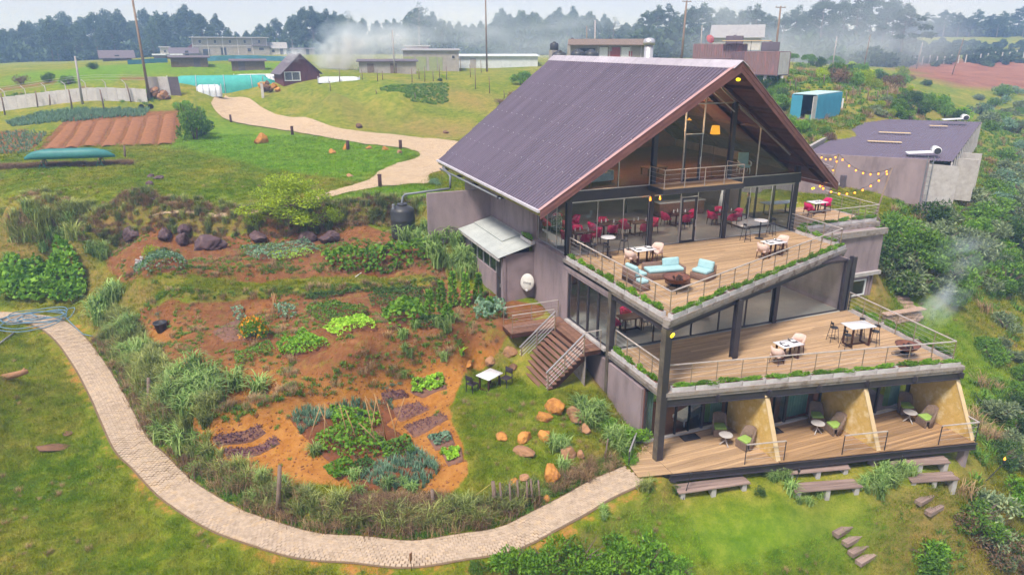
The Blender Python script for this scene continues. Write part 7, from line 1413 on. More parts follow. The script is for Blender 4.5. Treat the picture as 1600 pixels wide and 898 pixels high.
# reeds and rank grass between the path and the garden
def band(line, lo, hi, n, jitter=0): 
    l = [np.array(q[:2]) for q in line]; seg = rng.integers(0, len(l)-1, n); u = rng.uniform(0,1,n)[:,None]; a = np.array(l)[seg]; b = np.array(l)[seg+1]; p = a+(b-a)*u; d = unit(b-a); nn = np.stack([d[:,1], -d[:,0]], 1); return p+nn*rng.uniform(lo,hi,n)[:,None]
i0, i1 = int(np.argmin(np.hypot(*(PA-np.array(G(880,798))[:2]).T))), int(np.argmin(np.hypot(*(PA-np.array(G(118,538))[:2]).T))); hedge = PATH[i0:i1]
def put(name, protos, p2, lo, hi, zoff=-.03):
    p2 = p2[(distline(PATH, p2[:,0], p2[:,1]) > .86)]; z = H(p2[:,0], p2[:,1])+zoff; return scatter(name, protos, np.stack([p2[:,0],p2[:,1],z],1), rng.uniform(lo,hi,len(p2)))
# side of the path that is the garden
_side = 1 if inpoly(SOIL[0], *(band(hedge[:40], 2.5, 2.6, 40).T)).mean() > .3 else -1
sg = lambda a, b: (min(_side*a,_side*b), max(_side*a,_side*b))
h1, h2 = hedge[len(hedge)//2:], hedge[:len(hedge)//2]
put('reed_hedge', REED+REEDD, np.concatenate([band(h1, *sg(1.25,2.6), 400), band(h2, *sg(1.1,1.75), 130)]), .42, .85)
put('verge_grass', WEED*4+DRY[:1]+BRN[:1], np.concatenate([band(hedge, *sg(.8,1.65), 2000), band(PATH[:i0], *sg(.8,1.4), 300)]), .6, 1.3)
put('brown_brush', BRN+DRY, np.array([np.array(G(random.uniform(540,700), random.uniform(780,815)))[:2] for _ in range(170)]), .6, 1.1)
put('outer_verge_grass', WEED+REED[:1], np.concatenate([np.array([np.array(G(px+random.gauss(0,9), py+random.gauss(0,6)))[:2] for _ in range(26)]) for px, py in ((990,745),(955,765),(920,790),(850,825),(780,850),(1010,760))]), .35, .6)
bank = GP('140,352 200,340 300,342 420,345 500,335 600,325 650,335'); put('bank_grass', BRN+WEED+DRY+REEDD[:1], band(bank, -1.1, .9, 1300), .45, .85); put('field_bank', BRN, band(GP('-60,262 20,261 120,258 205,255'), -.2, .9, 420), .6, 1.0); put('brush_heap', DRY+BRN, np.array([np.array(G(random.gauss(232,14), random.gauss(314,3)))[:2] for _ in range(40)]), .5, 1.1)
put('upper_edge_grass', WEED+DRY+REED[:1], band(GP('0,345 100,335 200,335 330,330 420,335 600,318 670,318'), -1.2, .8, 600), .4, .8)
put('terrace_edge_grass', WEED*3+DRY[:1], np.concatenate([band(GP(s), -.3, .25, 300) for s in ('720,535 645,556 565,576 475,600 400,625 330,642', '230,480 400,461 550,447 690,441', '230,440 400,421 600,411 690,411')]), .5, 1.0)
put('slope_grass', WEED+REED[:1]+DRY[:1], np.array([np.array(G(random.uniform(15,135), random.uniform(330,380)))[:2] for _ in range(260)]), .7, 1.4)
scatter('lawn_weeds', WEED+DRY[:1], np.stack([LX,LY,H(LX,LY)-.02],1), rng.uniform(.22,.55,len(LX)))
# reed clumps one can tell apart
RC = {}
def reed(px, py, h, label, protos=REED, n=1, spread=.5, group='tall reed clumps'):
    t = T('reed_clump', label, 'reeds', G(px,py), random.uniform(0,6), group)
    for i in range(n): o = obj('stalks', protos[i % len(protos)], None, t, (random.gauss(0,spread*.5) if n > 1 else 0, random.gauss(0,spread*.5) if n > 1 else 0, 0), random.uniform(0,6)); s = h/1.0*random.uniform(.75,1.05); o.scale = (s*.85,s*.85,s)
    w = t.location; 
    for o in list(t.children):
        q = t.matrix_basis @ o.location; o.location.z = g(q.x,q.y)-w.z-.05
        if float(distline(PATH, np.array(q.x), np.array(q.y))) < 1.0: bpy.data.objects.remove(o)
    return t
for px, py, h, n, sp, l in ((270,640,1.9,14,1.8,'broad dark reed thicket inside the left garden bend'), (315,622,1.9,13,1.7,'feathery reed thicket beside the orange bank'), (170,480,2.2,7,.9,'tall reed column where the path bends left'), (190,530,1.7,5,.9,'reed clump below the tall column on the bend'), (205,575,1.6,5,.9,'narrow reed clump midway down the left bend'), (100,372,1.7,5,1.2,'wispy reed clump on the bank above the leafy hedge'), (150,395,1.7,4,.8,'thin reed clump behind the leafy hedge'), (655,372,1.9,7,1.2,'reed clump immediately right of the black tank'), (690,395,2.0,8,1.2,'reed clump between the tank and the lean-to'), (722,425,2.0,8,1.0,'reed clump against the lean-to windows'), (925,650,1.5,7,1.2,'reed clump along the concrete wall by orange stones'), (955,690,1.3,5,.9,'low reed clump near the deck corner'), (880,722,1.1,4,.8,'short reeds beside the mossy boulder'), (1225,752,1.0,4,.7,'reed tuft left of the middle benches'), (1385,765,1.3,7,.9,'reed tuft between the middle and right benches'), (1400,735,1.1,4,.7,'reed tuft behind the right bench pair'), (1272,795,.7,3,.8,'dry reed tuft below the middle benches'), (935,800,.7,3,.6,'small grass tuft on the outer path edge'), (690,545,1.0,5,.9,'pale grass clump on the lip of the bank'), (640,558,.9,4,.9,'grass clump left on the lip of the bank'), (735,420,1.6,4,.7,'reed tuft at the lean-to corner'), (50,330,1.5,5,1.5,'pale reed patch at the upper left lawn edge'), (300,735,.9,5,1.2,'green grass clump beside the lower path bend'), (470,770,1.0,6,1.8,'ragged grass clump near the tall grey post'), (620,775,.9,5,1.5,'yellowing grass clump above the brown brush'), (395,770,.9,5,1.2,'grass clump left of the tall grey post'), (1355,760,.8,3,.6,'grass tuft right of the middle benches'), (825,790,.7,4,1.0,'grass clump amid the thin stakes')): reed(px, py, h*.72, l, REEDB, n, sp)
# shrubs on the right hand hillside and around
def inpx(poly, n, seed):
    r = random.Random(seed); q = [tuple(map(float, w.split(','))) for w in poly.split()]; xs, ys = [a for a, b in q], [b for a, b in q]; o = []; tries = 0
    while len(o) < n and tries < n*400:
        tries += 1; px, py = r.uniform(min(xs),max(xs)), r.uniform(min(ys),max(ys))
        if inpoly(q, np.array(px), np.array(py)) and all(abs(px-a)/1.8+abs(py-b) > 9 for a, b in o): o.append((px,py))
    return sorted(o, key=lambda v: v[1])
def grove(poly, n, kinds, lo, hi, label, group, seed, name='shrub'):
    for i, (px, py) in enumerate(inpx(poly, n, seed)):
        p = G(px, py)
        if not bool(free(np.array([p.x]), np.array([p.y]))[0]): continue
        kd = kinds[i % len(kinds)]; cw = dict(bright='bright green',mid='mid green',dark='dark green',grey='grey green',blue='blue green',yellow='yellow green',brown='brownish',herb='leafy green',low='low green')[kd]
        shrub(kd, p, random.Random(seed*100+i).uniform(lo,hi), '%s shrub %s' % (cw, label), group, name, var=i % 3)
grove('1385,372 1440,345 1500,335 1600,335 1600,470 1530,480 1450,468 1400,455 1382,415', 50, ('grey','mid','bright','grey','dark','mid'), 1.4, 2.3, 'in the dense thicket right of the concrete block', 'thicket right of the house', 1)
grove('1540,290 1600,215 1600,330 1520,335', 18, ('blue','grey','mid'), 1.5, 2.3, 'on the slope right of the outbuilding', 'shrubs right of the outbuilding', 2)
grove('1505,150 1600,140 1600,210 1540,205', 16, ('grey','blue','mid'), 1.6, 2.6, 'on the far right valley side', 'far right valley shrubs', 3)
grove('1390,183 1405,160 1440,158 1500,180 1530,192 1400,193', 11, ('dark','mid','bright'), 1.4, 2.1, 'directly behind the mauve roofed outbuilding', 'shrubs behind the outbuilding', 4)
grove('1230,110 1280,95 1330,100 1420,112 1450,135 1350,140 1250,125', 24, ('mid','dark','yellow','brown','mid'), 1.5, 2.4, 'on the hill crest beside the red container', 'crest shrubs', 5)
grove('1185,130 1230,130 1225,190 1245,210 1262,225 1215,205', 13, ('bright','mid','dark'), 1.1, 1.8, 'between the roof edge and the blue container', 'shrubs by the blue container', 6)
grove('1330,190 1420,140 1470,165 1390,185', 16, ('yellow','mid','grey'), .7, 1.2, 'on the open slope right of the blue container', 'open slope shrubs', 7)
grove('1265,212 1330,200 1345,196 1290,235', 9, ('brown','yellow','mid'), .8, 1.2, 'along the parapet of the mauve roof', 'parapet shrubs', 8)
grove('1545,655 1600,610 1600,760 1560,720', 9, ('mid','dark','grey'), .8, 1.3, 'right of the lower deck end', 'shrubs by the lower deck', 9)
grove('1430,860 1530,800 1600,790 1600,898 1420,898', 12, ('bright','grey','mid','brown'), 1.0, 1.6, 'in the bottom right corner', 'bottom right shrubs', 10)
grove('1510,500 1600,520 1600,600 1560,590', 8, ('grey','mid'), .8, 1.3, 'on the slope beyond the fire bowl', 'shrubs beyond the fire bowl', 12)
grove('1300,335 1385,345 1380,362 1310,352', 8, ('yellow','mid','brown'), .5, .9, 'at the foot of the outbuilding wall', 'shrubs below the outbuilding wall', 13)
for i, (px, py, s, kd, l) in enumerate(((800,893,1.1,'bright','bright shrub at the bottom edge below the path'), (850,888,1.25,'bright','second bright shrub from the left at bottom centre'), (905,884,1.35,'bright','tallest bright shrub at bottom centre'), (960,884,1.3,'bright','bright shrub right of centre at the bottom'), (1015,886,1.3,'bright','rounded bright shrub at bottom centre right'), (1065,895,.8,'bright','last bright shrub of the bottom row'), (745,893,.5,'mid','small dark green weed bush below the path'), (985,690,1.0,'bright','big leafy bush against the lower deck corner'), (955,672,.8,'mid','leafy bush between reeds and deck corner'), (985,722,.6,'bright','low leafy bush by the boardwalk end'), (1187,770,.4,'dark','small dark plant between first and second benches'), (1057,768,.35,'dark','small dark plant left of the lone bench'), (306,218,(2.3,2.3,3.6),'mid','tall leafy shrub at the end of the ploughed rows'), (298,200,(2.1,2.1,3.3),'mid','upper leafy shrub at the end of the ploughed rows'), (320,210,2.0,'dark','dark leafy shrub leaning over the lawn'), (288,172,1.5,'bright','light shrub top by the field track'), (238,400,.8,'yellow','yellow green bush below the dark boulders'), (256,395,.5,'dark','dark upright weed beside the yellow bush'), (205,432,.5,'brown','purplish plant by the lower left terrace'), (565,113,1.3,'mid','young tree like bush by the mound fence'), (693,122,.8,'yellow','small round tree bush before the stone store'), (687,127,.6,'dark','dark small bush before the stone store'), (680,288,.7,'blue','agave like shrub on the round lawn by the drive'), (78,128,1.4,'dark','dark bush on the left field bank'), (35,132,1.5,'brown','brown bush on the far left field bank'), (108,132,1.5,'mid','tall bush on the left field bank'), (145,108,1.4,'dark','low dark bush on the far green field'), (86,160,.9,'bright','light bush before the white wall'), (1585,660,1.2,'grey','flowering grey bush at the right edge'))): shrub(kd, G(px,py), s, l, None, var=i % 3, name='bush')
for px, D, s_, kd, l in ((800,98,1.5,'brown','brown hedge bush left of the ridge'), (845,104,2.3,'yellow','yellowish bush behind the ridge start'), (815,108,2.2,'mid','green bush behind the ridge start'), (1028,104,2.2,'brown','brown bush right of the flue'), (782,96,1.3,'brown','low brown bush at the roof edge by the tall pole')): shrub(kd, at(px,D), s_, l, None, name='bush')
# leafy vine hedge on the left, broad leaves
def patch(px_poly, h, size, n, m, label, name='vegetable_patch', cat='vegetables', asp=.8, up=.8, dome=True, poly=None, zlift=0):
    pl = poly or GP(px_poly); xs, ys = [p[0] for p in pl], [p[1] for p in pl]; x = rng.uniform(min(xs),max(xs),n*6); y = rng.uniform(min(ys),max(ys),n*6); k = inpoly(pl, x, y); x, y = x[k][:n], y[k][:n]; e = np.minimum(distline(list(pl)+[pl[0]], x, y)/.35, 1) if dome else np.ones(len(x))
    hh = h*(.35+.65*e)*(.55+.8*vnoise(x*2.3, y*2.3, 9)); z = H(x,y)+hh*rng.uniform(.35,1,len(x))**.5+.1+zlift; d = np.stack([rng.normal(size=len(x)), rng.normal(size=len(x)), np.abs(rng.normal(size=len(x)))*up], 1)
    c0 = np.array([x.mean(), y.mean(), z.min()]); me = quads('foliage', leaves(np.stack([x,y,z],1)-c0, d, size, asp), m); o = obj(name, me, None, None, tuple(c0)); return tag(o, label, cat, 'garden vegetable patches')
patch('0,472 0,424 40,420 90,418 128,422 138,440 130,472 60,476', 1.3, .30, 2600, 'fol_bright', 'tall hedge of broad bright leaves at the left edge', 'vine_hedge', 'hedge', .9, 1.0)
for px, py, s, w in ((40,452,1.5,'left'),(85,452,1.5,'middle'),(118,452,1.2,'right'),(5,450,1.5,'leftmost')): shrub('bright', G(px,py), s, w+' mound of the broad leaved hedge', 'broad leaved hedge mounds', 'hedge_mound', var=1)
B_ = BEDS
def bpatch(k, h, size, n, m, label, **kw): return patch(None, h, size, n, m, label, poly=B_[k], **kw)
bpatch('grn1', .5, .12, 1400, 'fol_mid', 'upper green herb bed in the middle garden'); bpatch('grn2', .45, .12, 1300, 'fol_lime', 'lime green herb bed below the first herb bed'); bpatch('grn3', .6, .13, 1400, 'fol_bright', 'rounded bright green herb bed near the bank'); bpatch('dk1', .3, .11, 2000, 'fol_dark', 'wide dark green low bed left of the climbing beans'); bpatch('squash', .9, .26, 600, 'fol_bright', 'big leaved squash bed beside the climbing beans'); bpatch('brown', .12, .09, 250, 'fol_brown', 'sparse brownish seedling bed near the pot'); bpatch('lv1', .5, .12, 1200, 'fol_blue', 'grey green lavender bed on the upper terrace'); bpatch('lv2', .6, .13, 1100, 'fol_blue', 'grey green bed on the left upper terrace'); bpatch('pk', .8, .27, 950, 'fol_bright', 'long row of large leaved pumpkins below the tank'); bpatch('herb', .15, .09, 120, 'fol_purple', 'small purple herb strip in the lower garden'); bpatch('purple_a', .08, .07, 260, 'fol_purple', 'thin purple seedling bed, upper, on lower garden right'); bpatch('purple_b', .08, .07, 260, 'fol_purple', 'thin purple seedling bed, lower, on lower garden right'); bpatch('row_a', .1, .08, 320, 'fol_purple', 'dark purple seedling row, upper, at lower left'); bpatch('row_b', .1, .08, 320, 'fol_purple', 'dark purple seedling row, lower, at lower left')
patch('490,690 560,672 600,690 610,720 540,722 500,710', .55, .15, 1100, 'fol_bright', 'leafy green bean patch around the bamboo poles'); patch('515,640 600,650 590,672 520,672', .5, .14, 650, 'fol_bright', 'leafy green patch behind the bamboo poles'); patch('595,700 640,690 650,712 600,720', .5, .13, 500, 'fol_mid', 'leafy green patch right of the bamboo poles'); patch('550,735 575,720 590,730 565,750', .45, .1, 350, 'fol_dark', 'dark bushy plant amid the onions'); patch('505,738 545,722 560,740 525,755', .45, .14, 400, 'fol_bright', 'leafy plants left of the onion rows')
patch('365,395 430,380 460,388 390,405', .3, .09, 700, 'fol_mid', 'low dark green strip on the upper terrace'); patch('415,400 480,390 492,400 430,410', .35, .09, 600, 'fol_lime', 'bright strip at the lower edge of the upper terrace'); patch('490,390 540,383 560,392 510,402', .3, .12, 400, 'fol_mid', 'green patch left of the pumpkin row'); patch('475,462 560,450 570,458 480,470', .25, .1, 700, 'fol_dark', 'dark low hedge below the terrace wall'); patch('575,452 640,448 650,455 590,462', .2, .09, 500, 'fol_dark', 'dark mat of herbs by the terrace wall'); patch('650,505 690,500 700,512 655,520', .4, .13, 350, 'fol_dark', 'dark green plants below the squash'); patch('365,560 420,535 430,550 370,580', .25, .1, 500, 'fol_mid', 'green patch above the purple mulch strip'); patch('210,420 280,408 290,418 220,432', .5, .11, 600, 'fol_mid', 'rough green growth on the left terrace')
patch('740,480 790,475 790,500 745,505', .7, .2, 420, 'fol_blue', 'large blue green cabbages by the lean-to wall'); patch('425,478 460,480 465,498 440,502', .35, .16, 160, 'fol_blue', 'cabbage group beside the bamboo wigwam'); patch('360,486 380,480 385,500 368,505', .35, .15, 90, 'fol_blue', 'pale cabbages left of the marigolds')
# onions and leeks in rows, cabbages of the left field, crops on the far field
def rows(name, px_poly, protos, n, lo, hi, poly=None):
    pl = poly or GP(px_poly); xs, ys = [p[0] for p in pl], [p[1] for p in pl]; x = rng.uniform(min(xs),max(xs),n*5); y = rng.uniform(min(ys),max(ys),n*5); k = inpoly(pl, x, y); put(name, protos, np.stack([x[k],y[k]],1)[:n], lo, hi)
rows('leek_rows', '455,650 520,632 610,622 620,640 540,655 470,690', LEEK, 200, .7, 1.0); rows('onion_rows', '560,750 600,725 650,705 690,735 660,765 600,770', LEEK, 200, .7, 1.1); rows('field_onions', None, LEEK, 1500, .8, 1.3, ONION); rows('field_cabbages', None, LEEK+WEED[:1], 700, .6, 1.0, CABB); rows('mound_crop', '590,140 700,130 700,160 640,160', WEED, 700, .9, 1.5)
LET = [shrub_mesh(60+k, 'fol_lime', 60, .16, .2, .16, 5, .8, .6) for k in range(2)]
bp_ = B_['lettuce']; cnt = 0
for i in range(5):
    for j in range(4):
        u, v = (i+.6)/5.2, (j+.6)/4.2; a = bp_[0].lerp(bp_[1], u); b_ = bp_[4].lerp(bp_[2], u); q = a.lerp(b_, .1+v*.85); tag(obj('lettuce', LET[cnt%2], None, None, (q.x,q.y,g(q.x,q.y)+.12), cnt), 'young lime green lettuce in the small mulch bed by the lawn', 'lettuce', 'young lettuces'); cnt += 1
for px, py in ((693,710),(700,715),(706,708),(712,715),(704,721),(715,706)): q = G(px,py); tag(obj('lettuce', LET[0], None, None, (q.x,q.y,q.z+.12), px), 'tiny lettuce in the seed bed at the lower garden tip', 'lettuce', 'tiny lettuces'); 
patch('668,685 700,678 706,692 682,700', .3, .16, 120, 'fol_blue', 'kale plants in the small lower bed')
for px, py in ((610,602),(622,600),(600,606)): q = G(px,py); shrub('blue', q, .22, 'small kale plant on the dark strip below the bank', 'small kale plants', 'kale_plant', var=0)
# marigold bush, climbing beans, banana like plant, potted shrub stems
q = G(397,530); t = shrub('bright', q, .85, 'bush of orange marigolds in the middle garden', None, 'marigold_bush'); t.scale = (1.0,1.0,1.35); rs = np.random.default_rng(4); u = unit(rs.normal(size=(170,3))); u[:,2] = abs(u[:,2]); c = u*np.array([.75,.75,.7])+np.array([0,0,.25]); obj('blossoms', quads('blossoms', leaves(c, rs.normal(size=(170,3)), .12, .9, rs), 'petal_orange'), None, t)
for i, (px, py) in enumerate(((672,500),(690,488),(708,478),(728,478),(748,470),(700,500),(765,490))):
    q = G(px,py); t = T('bean_vine', '%s climbing bean vine on its pole by the lean-to' % ('first','second','third','fourth','fifth','short front','last')[i], 'bean vine', q, 0, 'climbing bean vines'); hh = (1.7,1.9,2.1,2.0,1.7,.9,1.0)[i]; rs = np.random.default_rng(i); z = rs.uniform(.05,hh,420); a = rs.uniform(0,6.28,420); r = .32*(1.15-z/hh)**.5*rs.uniform(.4,1,420); obj('foliage', quads('foliage', leaves(np.stack([np.cos(a)*r,np.sin(a)*r,z],1), np.stack([np.cos(a),np.sin(a),rs.normal(size=420)*.5],1), .16, .8, rs), 'fol_bright'), None, t); MB().tube([(0,0,-.1),(.02,0,hh+.25)], .02, 5).build('pole', 'bamboo', t)
q = G(720,555); t = T('broad_leaf_plant', 'single plant with long upright bright leaves on the bank', 'plant', q, 0)
for i in range(7): a = i*.9; v = blades(1, .75, .45, .2, np.random.default_rng(i), seg=4, base=0, droop=.5); o = obj('leaf', weld(quads('leaf', v, 'fol_lime')), None, t)
pt_l = pt; MB().tube([(0,0,.4),(.02,.01,.9),(-.02,.03,1.3)], [.015,.012,.006], 5).build('stem', 'bark', pt_l); obj('foliage', shrub_mesh(77, 'fol_grey', 220, .06, .28, .5, 6, .4), None, pt_l, (0,0,.75))
# flowers dotted on the right hand thicket
# trees: light green tree by the garden, far wood
def tree_mesh(seed, m, H_=10, r=3.0, bare=.35, k=16, n=1500, size=.5, narrow=1.0, flat=.6, asp=.5):
    rs = np.random.default_rng(seed); cl = []; br = MB(); rr = random.Random(seed); lean = rr.uniform(-.06,.06)*H_; top = (lean, rr.uniform(-.04,.04)*H_, H_*.93); tr_ = lambda f: Vector((top[0]*f*f, top[1]*f*f, top[2]*f)); br.tube([tr_(0)-Vector((0,0,.5)), tr_(.2), tr_(.5), tr_(.8), tr_(1)], [H_*.022,H_*.017,H_*.012,H_*.007,H_*.003], 7)
    for i in range(k):
        f = bare+(1-bare)*((i+.5)/k)**.9; a = i*2.4+rr.uniform(-.5,.5); d = r*(1.15-((f-bare)/(1-bare))**1.6*.85)*rr.uniform(.35,1.0)*narrow; p = tr_(f*.92); e = p+Vector((math.cos(a)*d, math.sin(a)*d, d*.35+.2)); br.tube([p, p.lerp(e,.5)+Vector((0,0,-.05*d)), e], [H_*.006,H_*.004,H_*.0015], 4, False); q = r*rr.uniform(.22,.40); cl.append((e.x,e.y,e.z,q,q,q*flat))
    cl.append((top[0],top[1],H_*.95,r*.25,r*.25,r*.25)); c, u = crown_pts(cl, n, rs, .35); d = u*.6+rs.normal(size=(n,3))*.7; b_ = br.mesh('trunk', True); b_.materials.append(MAT['bark_pale' if seed % 2 else 'bark']); return quads('crown', leaves(c, d, size, asp, rs), m), b_
TREES = [tree_mesh(k, 'fol_far' if k % 3 else 'fol_far2', 10, 2.9, .16+.08*(k%3), 24, 3400, .42, .95, .7) for k in range(6)]
PINES = [tree_mesh(k+20, 'fol_far2', 10, 3.2, .36, 18, 2800, .38, 1.15, .45) for k in range(4)]
BARE = [tree_mesh(k+40, 'fol_far2', 10, 2.6, .5, 15, 260, .4, 1.0, .5) for k in range(2)]
def tree(px, D, ytop, meshes, i, label, group, wide=1.0, name='tree', zb=None):
    p = PD(px, D, 0); zg = g(p[0],p[1]) if zb is None else zb; v = p-CAM; Zc = D*_c + (CAM[2]-15)*_s*.3; top = CAM[2] + D*math.tan(math.atan((CYP-ytop)/FPX)-PITCH); hh = max(4, top-zg); t = T(name, label, 'tree', (p[0],p[1],zg-.2), i*1.7, group); cr, tk_ = meshes[i % len(meshes)]; obj('crown', cr, None, t); obj('trunk', tk_, None, t); s = hh/10; t.scale = (s*wide*random.uniform(.85,1.1), s*wide*random.uniform(.85,1.1), s); return t
top_x = [-60,0,30,60,90,120,150,180,215,250,290,330,345,360,400,430,450,480,505,530,560,590,620,655,690,720,760,790,820,850,890,930,955,975,1000,1030,1060,1100,1140,1180,1220,1250,1300,1350,1400,1425,1450,1500,1550,1600,1680]
top_y = [30,33,38,27,22,17,16,12,8,8,9,9,14,44,38,27,22,14,8,16,20,36,32,10,26,30,22,14,12,20,13,14,36,34,14,8,3,2,4,8,12,2,-6,-14,-2,18,16,14,14,12,12]
rt_ = random.Random(11); i = 0; x = -55
while x < 1670:
    yt = float(np.interp(x, top_x, top_y)); right = 985 < x < 1425
    D = rt_.uniform(205, 250) if right else rt_.uniform(255, 330); D = D if x < 1425 else rt_.uniform(330, 370)
    lab = 'far tree in hazy wood, %s' % ('left of the long house' if x < 300 else 'behind the long house' if x < 450 else 'behind the smoke plume' if x < 760 else 'behind the big roof ridge' if x < 985 else 'above the containers' if x < 1230 else 'tall group above the right thicket' if x < 1425 else 'along the far right skyline')
    tree(x, D, yt+rt_.uniform(-4,12)+(rt_.random()<.25)*14, PINES if right or x > 1425 else TREES, i, lab, 'trees of the far wood', 1.25 if x > 1425 else (1.05 if right else 1.0)); i += 1; x += rt_.uniform(7, 14) if not right else rt_.uniform(12, 22)
for j, (px, yt, l) in enumerate(((548,16,'thin leafless looking tree above the smoke'), (655,3,'airy tall tree standing above the wood at centre'), (957,26,'thin bare tree in the gap above the ridge'))): tree(px, 250, yt, BARE, j, l, 'bare trees', 1.2)
FB = [shrub_mesh(80+k, ('fol_far','fol_far2','fol_far2')[k], 420, .42, 1.6, 1.5, 10, .5) for k in range(3)]
n = 1500; px_ = rng.uniform(-150, 1750, n); D_ = np.where((px_ > 985) & (px_ < 1425), rng.uniform(190,270,n), np.where(px_ >= 1425, rng.uniform(335,400,n), rng.uniform(262,345,n))); pp_ = np.array([PD(a, d, 0) for a, d in zip(px_, D_)]); pp_[:,2] = H(pp_[:,0],pp_[:,1])-.3; scatter('far_undergrowth', FB, pp_, rng.uniform(1.2,3.6,n)*np.where(rng.uniform(0,1,n) < .2, 1.7, 1))
n = 420; px_ = rng.uniform(1330, 1680, n); D_ = rng.choice([215,235,262,290], n)+rng.normal(size=n)*5; pp_ = np.array([PD(a, d, 0) for a, d in zip(px_, D_)]); pp_[:,2] = H(pp_[:,0],pp_[:,1])-.2; scatter('field_hedgerows', FB[:2], pp_, rng.uniform(.7,1.8,n))
for i, (px, py, s, l) in enumerate(((1262,106,1.0,'small tree at the left of the hill crest'), (1345,122,.9,'small tree over the slope fence'), (1300,103,1.0,'middle small tree of the hill crest'), (1238,102,.8,'small tree beside the red container'))):
    cr, tk_ = TREES[i]; t = T('small_tree', l, 'tree', G(px,py), i, 'small hill trees'); sm_ = SHR[('mid',i%3)][0]; obj('crown', sm_, None, t, (0,0,1.0)); obj('trunk', tk_, None, t); t.children[0].scale = (2.0*s,2.0*s,1.7*s); t.children[1].scale = (.22*s,.22*s,.22*s)
gt = [tree_mesh(70, 'fol_yellow', 4.2, 2.0, .10, 26, 6500, .16, 1.2, .6, .5)]
q = G(455,372); t = T('light_green_tree', 'light yellow green bushy tree on the garden bank', 'tree', (q.x,q.y+.6,q.z), 0); obj('crown', gt[0][0], None, t); obj('trunk', gt[0][1], None, t); t.scale = (1.25,1.2,.98)
q = G(520,345); shrub('yellow', q, 1.1, 'low side bush of the light green tree', None, 'bush', var=1); q = G(400,350); shrub('yellow', q, 1.0, 'left skirt bush of the light green tree', None, 'bush', var=2)
# deck planters with trailing plants
PLF = [shrub_mesh(90+k, 'fol_bright', 420, .10, .5, .30, 9, .6, .4) for k in range(3)]
for me_ in PLF:
    co = np.empty(len(me_.vertices)*3, 'f4'); me_.vertices.foreach_get('co', co); co = co.reshape(-1,3); co[:,1] *= .34; me_.vertices.foreach_set('co', co.reshape(-1))
pb = MB(); pb.box(-.5,.5,-.12,.12,0,.02).box(-.5,.5,-.12,-.10,.02,.2).box(-.5,.5,.10,.12,.02,.2).box(-.5,-.48,-.10,.10,.02,.2).box(.48,.5,-.10,.10,.02,.2); pbm = pb.mesh('box'); pbm.materials.append(MAT['planter']); psm = MB().box(-.475,.475,-.097,.097,.02,.17).mesh('soil'); psm.materials.append(MAT['bed_mulch'])
def planters(a, b, z, n, inn, label, full=1.0):
    a, b = Vector((*a,z)), Vector((*b,z)); d = b-a; ang = math.atan2(d.y,d.x); ln = d.length/n; off_ = Vector((-d.y,d.x,0)).normalized(); off_ = off_ if off_.dot(Vector(inn)) > 0 else -off_
    for i in range(n):
        p = a+d*((i+.5)/n)+off_*.10; t = T('planter_box', label, 'planter', p, ang, 'planter boxes along the decks'); s = (ln-.06); o = obj('box', pbm, None, t); o.scale = (s,1,1); o = obj('soil', psm, None, t); o.scale = (s,1,1); o = obj('plants', PLF[i%3], None, t, (0,0,.15), 0 if i%2 else math.pi); o.scale = (s*1.42,1.15,random.uniform(.75,1.25)*full)
planters((.2,.07), (14.9,5.37), Z2-.02, 15, (0,1,0), 'pale planter box of green plants along the front of upper deck'); planters((0,.5), (0,9.2), Z2-.02, 9, (1,0,0), 'pale planter box of green plants along the left of upper deck'); planters((14.98,5.9), (14.98,9.0), Z2-.02, 3, (-1,0,0), 'pale planter box of green plants at right end of upper deck')
planters((.35,-.07), (13.8,-2.81), Z1-.02, 13, (0,1,0), 'pale planter box of green plants along the front of middle deck', .85); planters((0,.5), (0,4.3), Z1-.02, 4, (1,0,0), 'pale planter box of green plants along the left of middle deck'); planters((14.05,-2.3), (14.85,4.1), Z1-.02, 6, (-1,0,0), 'pale planter box of green plants along the right of middle deck'); planters((15.5,9.45), (21.7,9.45), Z2-.02, 6, (0,1,0), 'pale planter box of green plants along the side terrace'); planters((-.28,13.0), (-.28,14.6), 6.2, 1, (1,0,0), 'white planter box at the upper end of the lean-to roof')
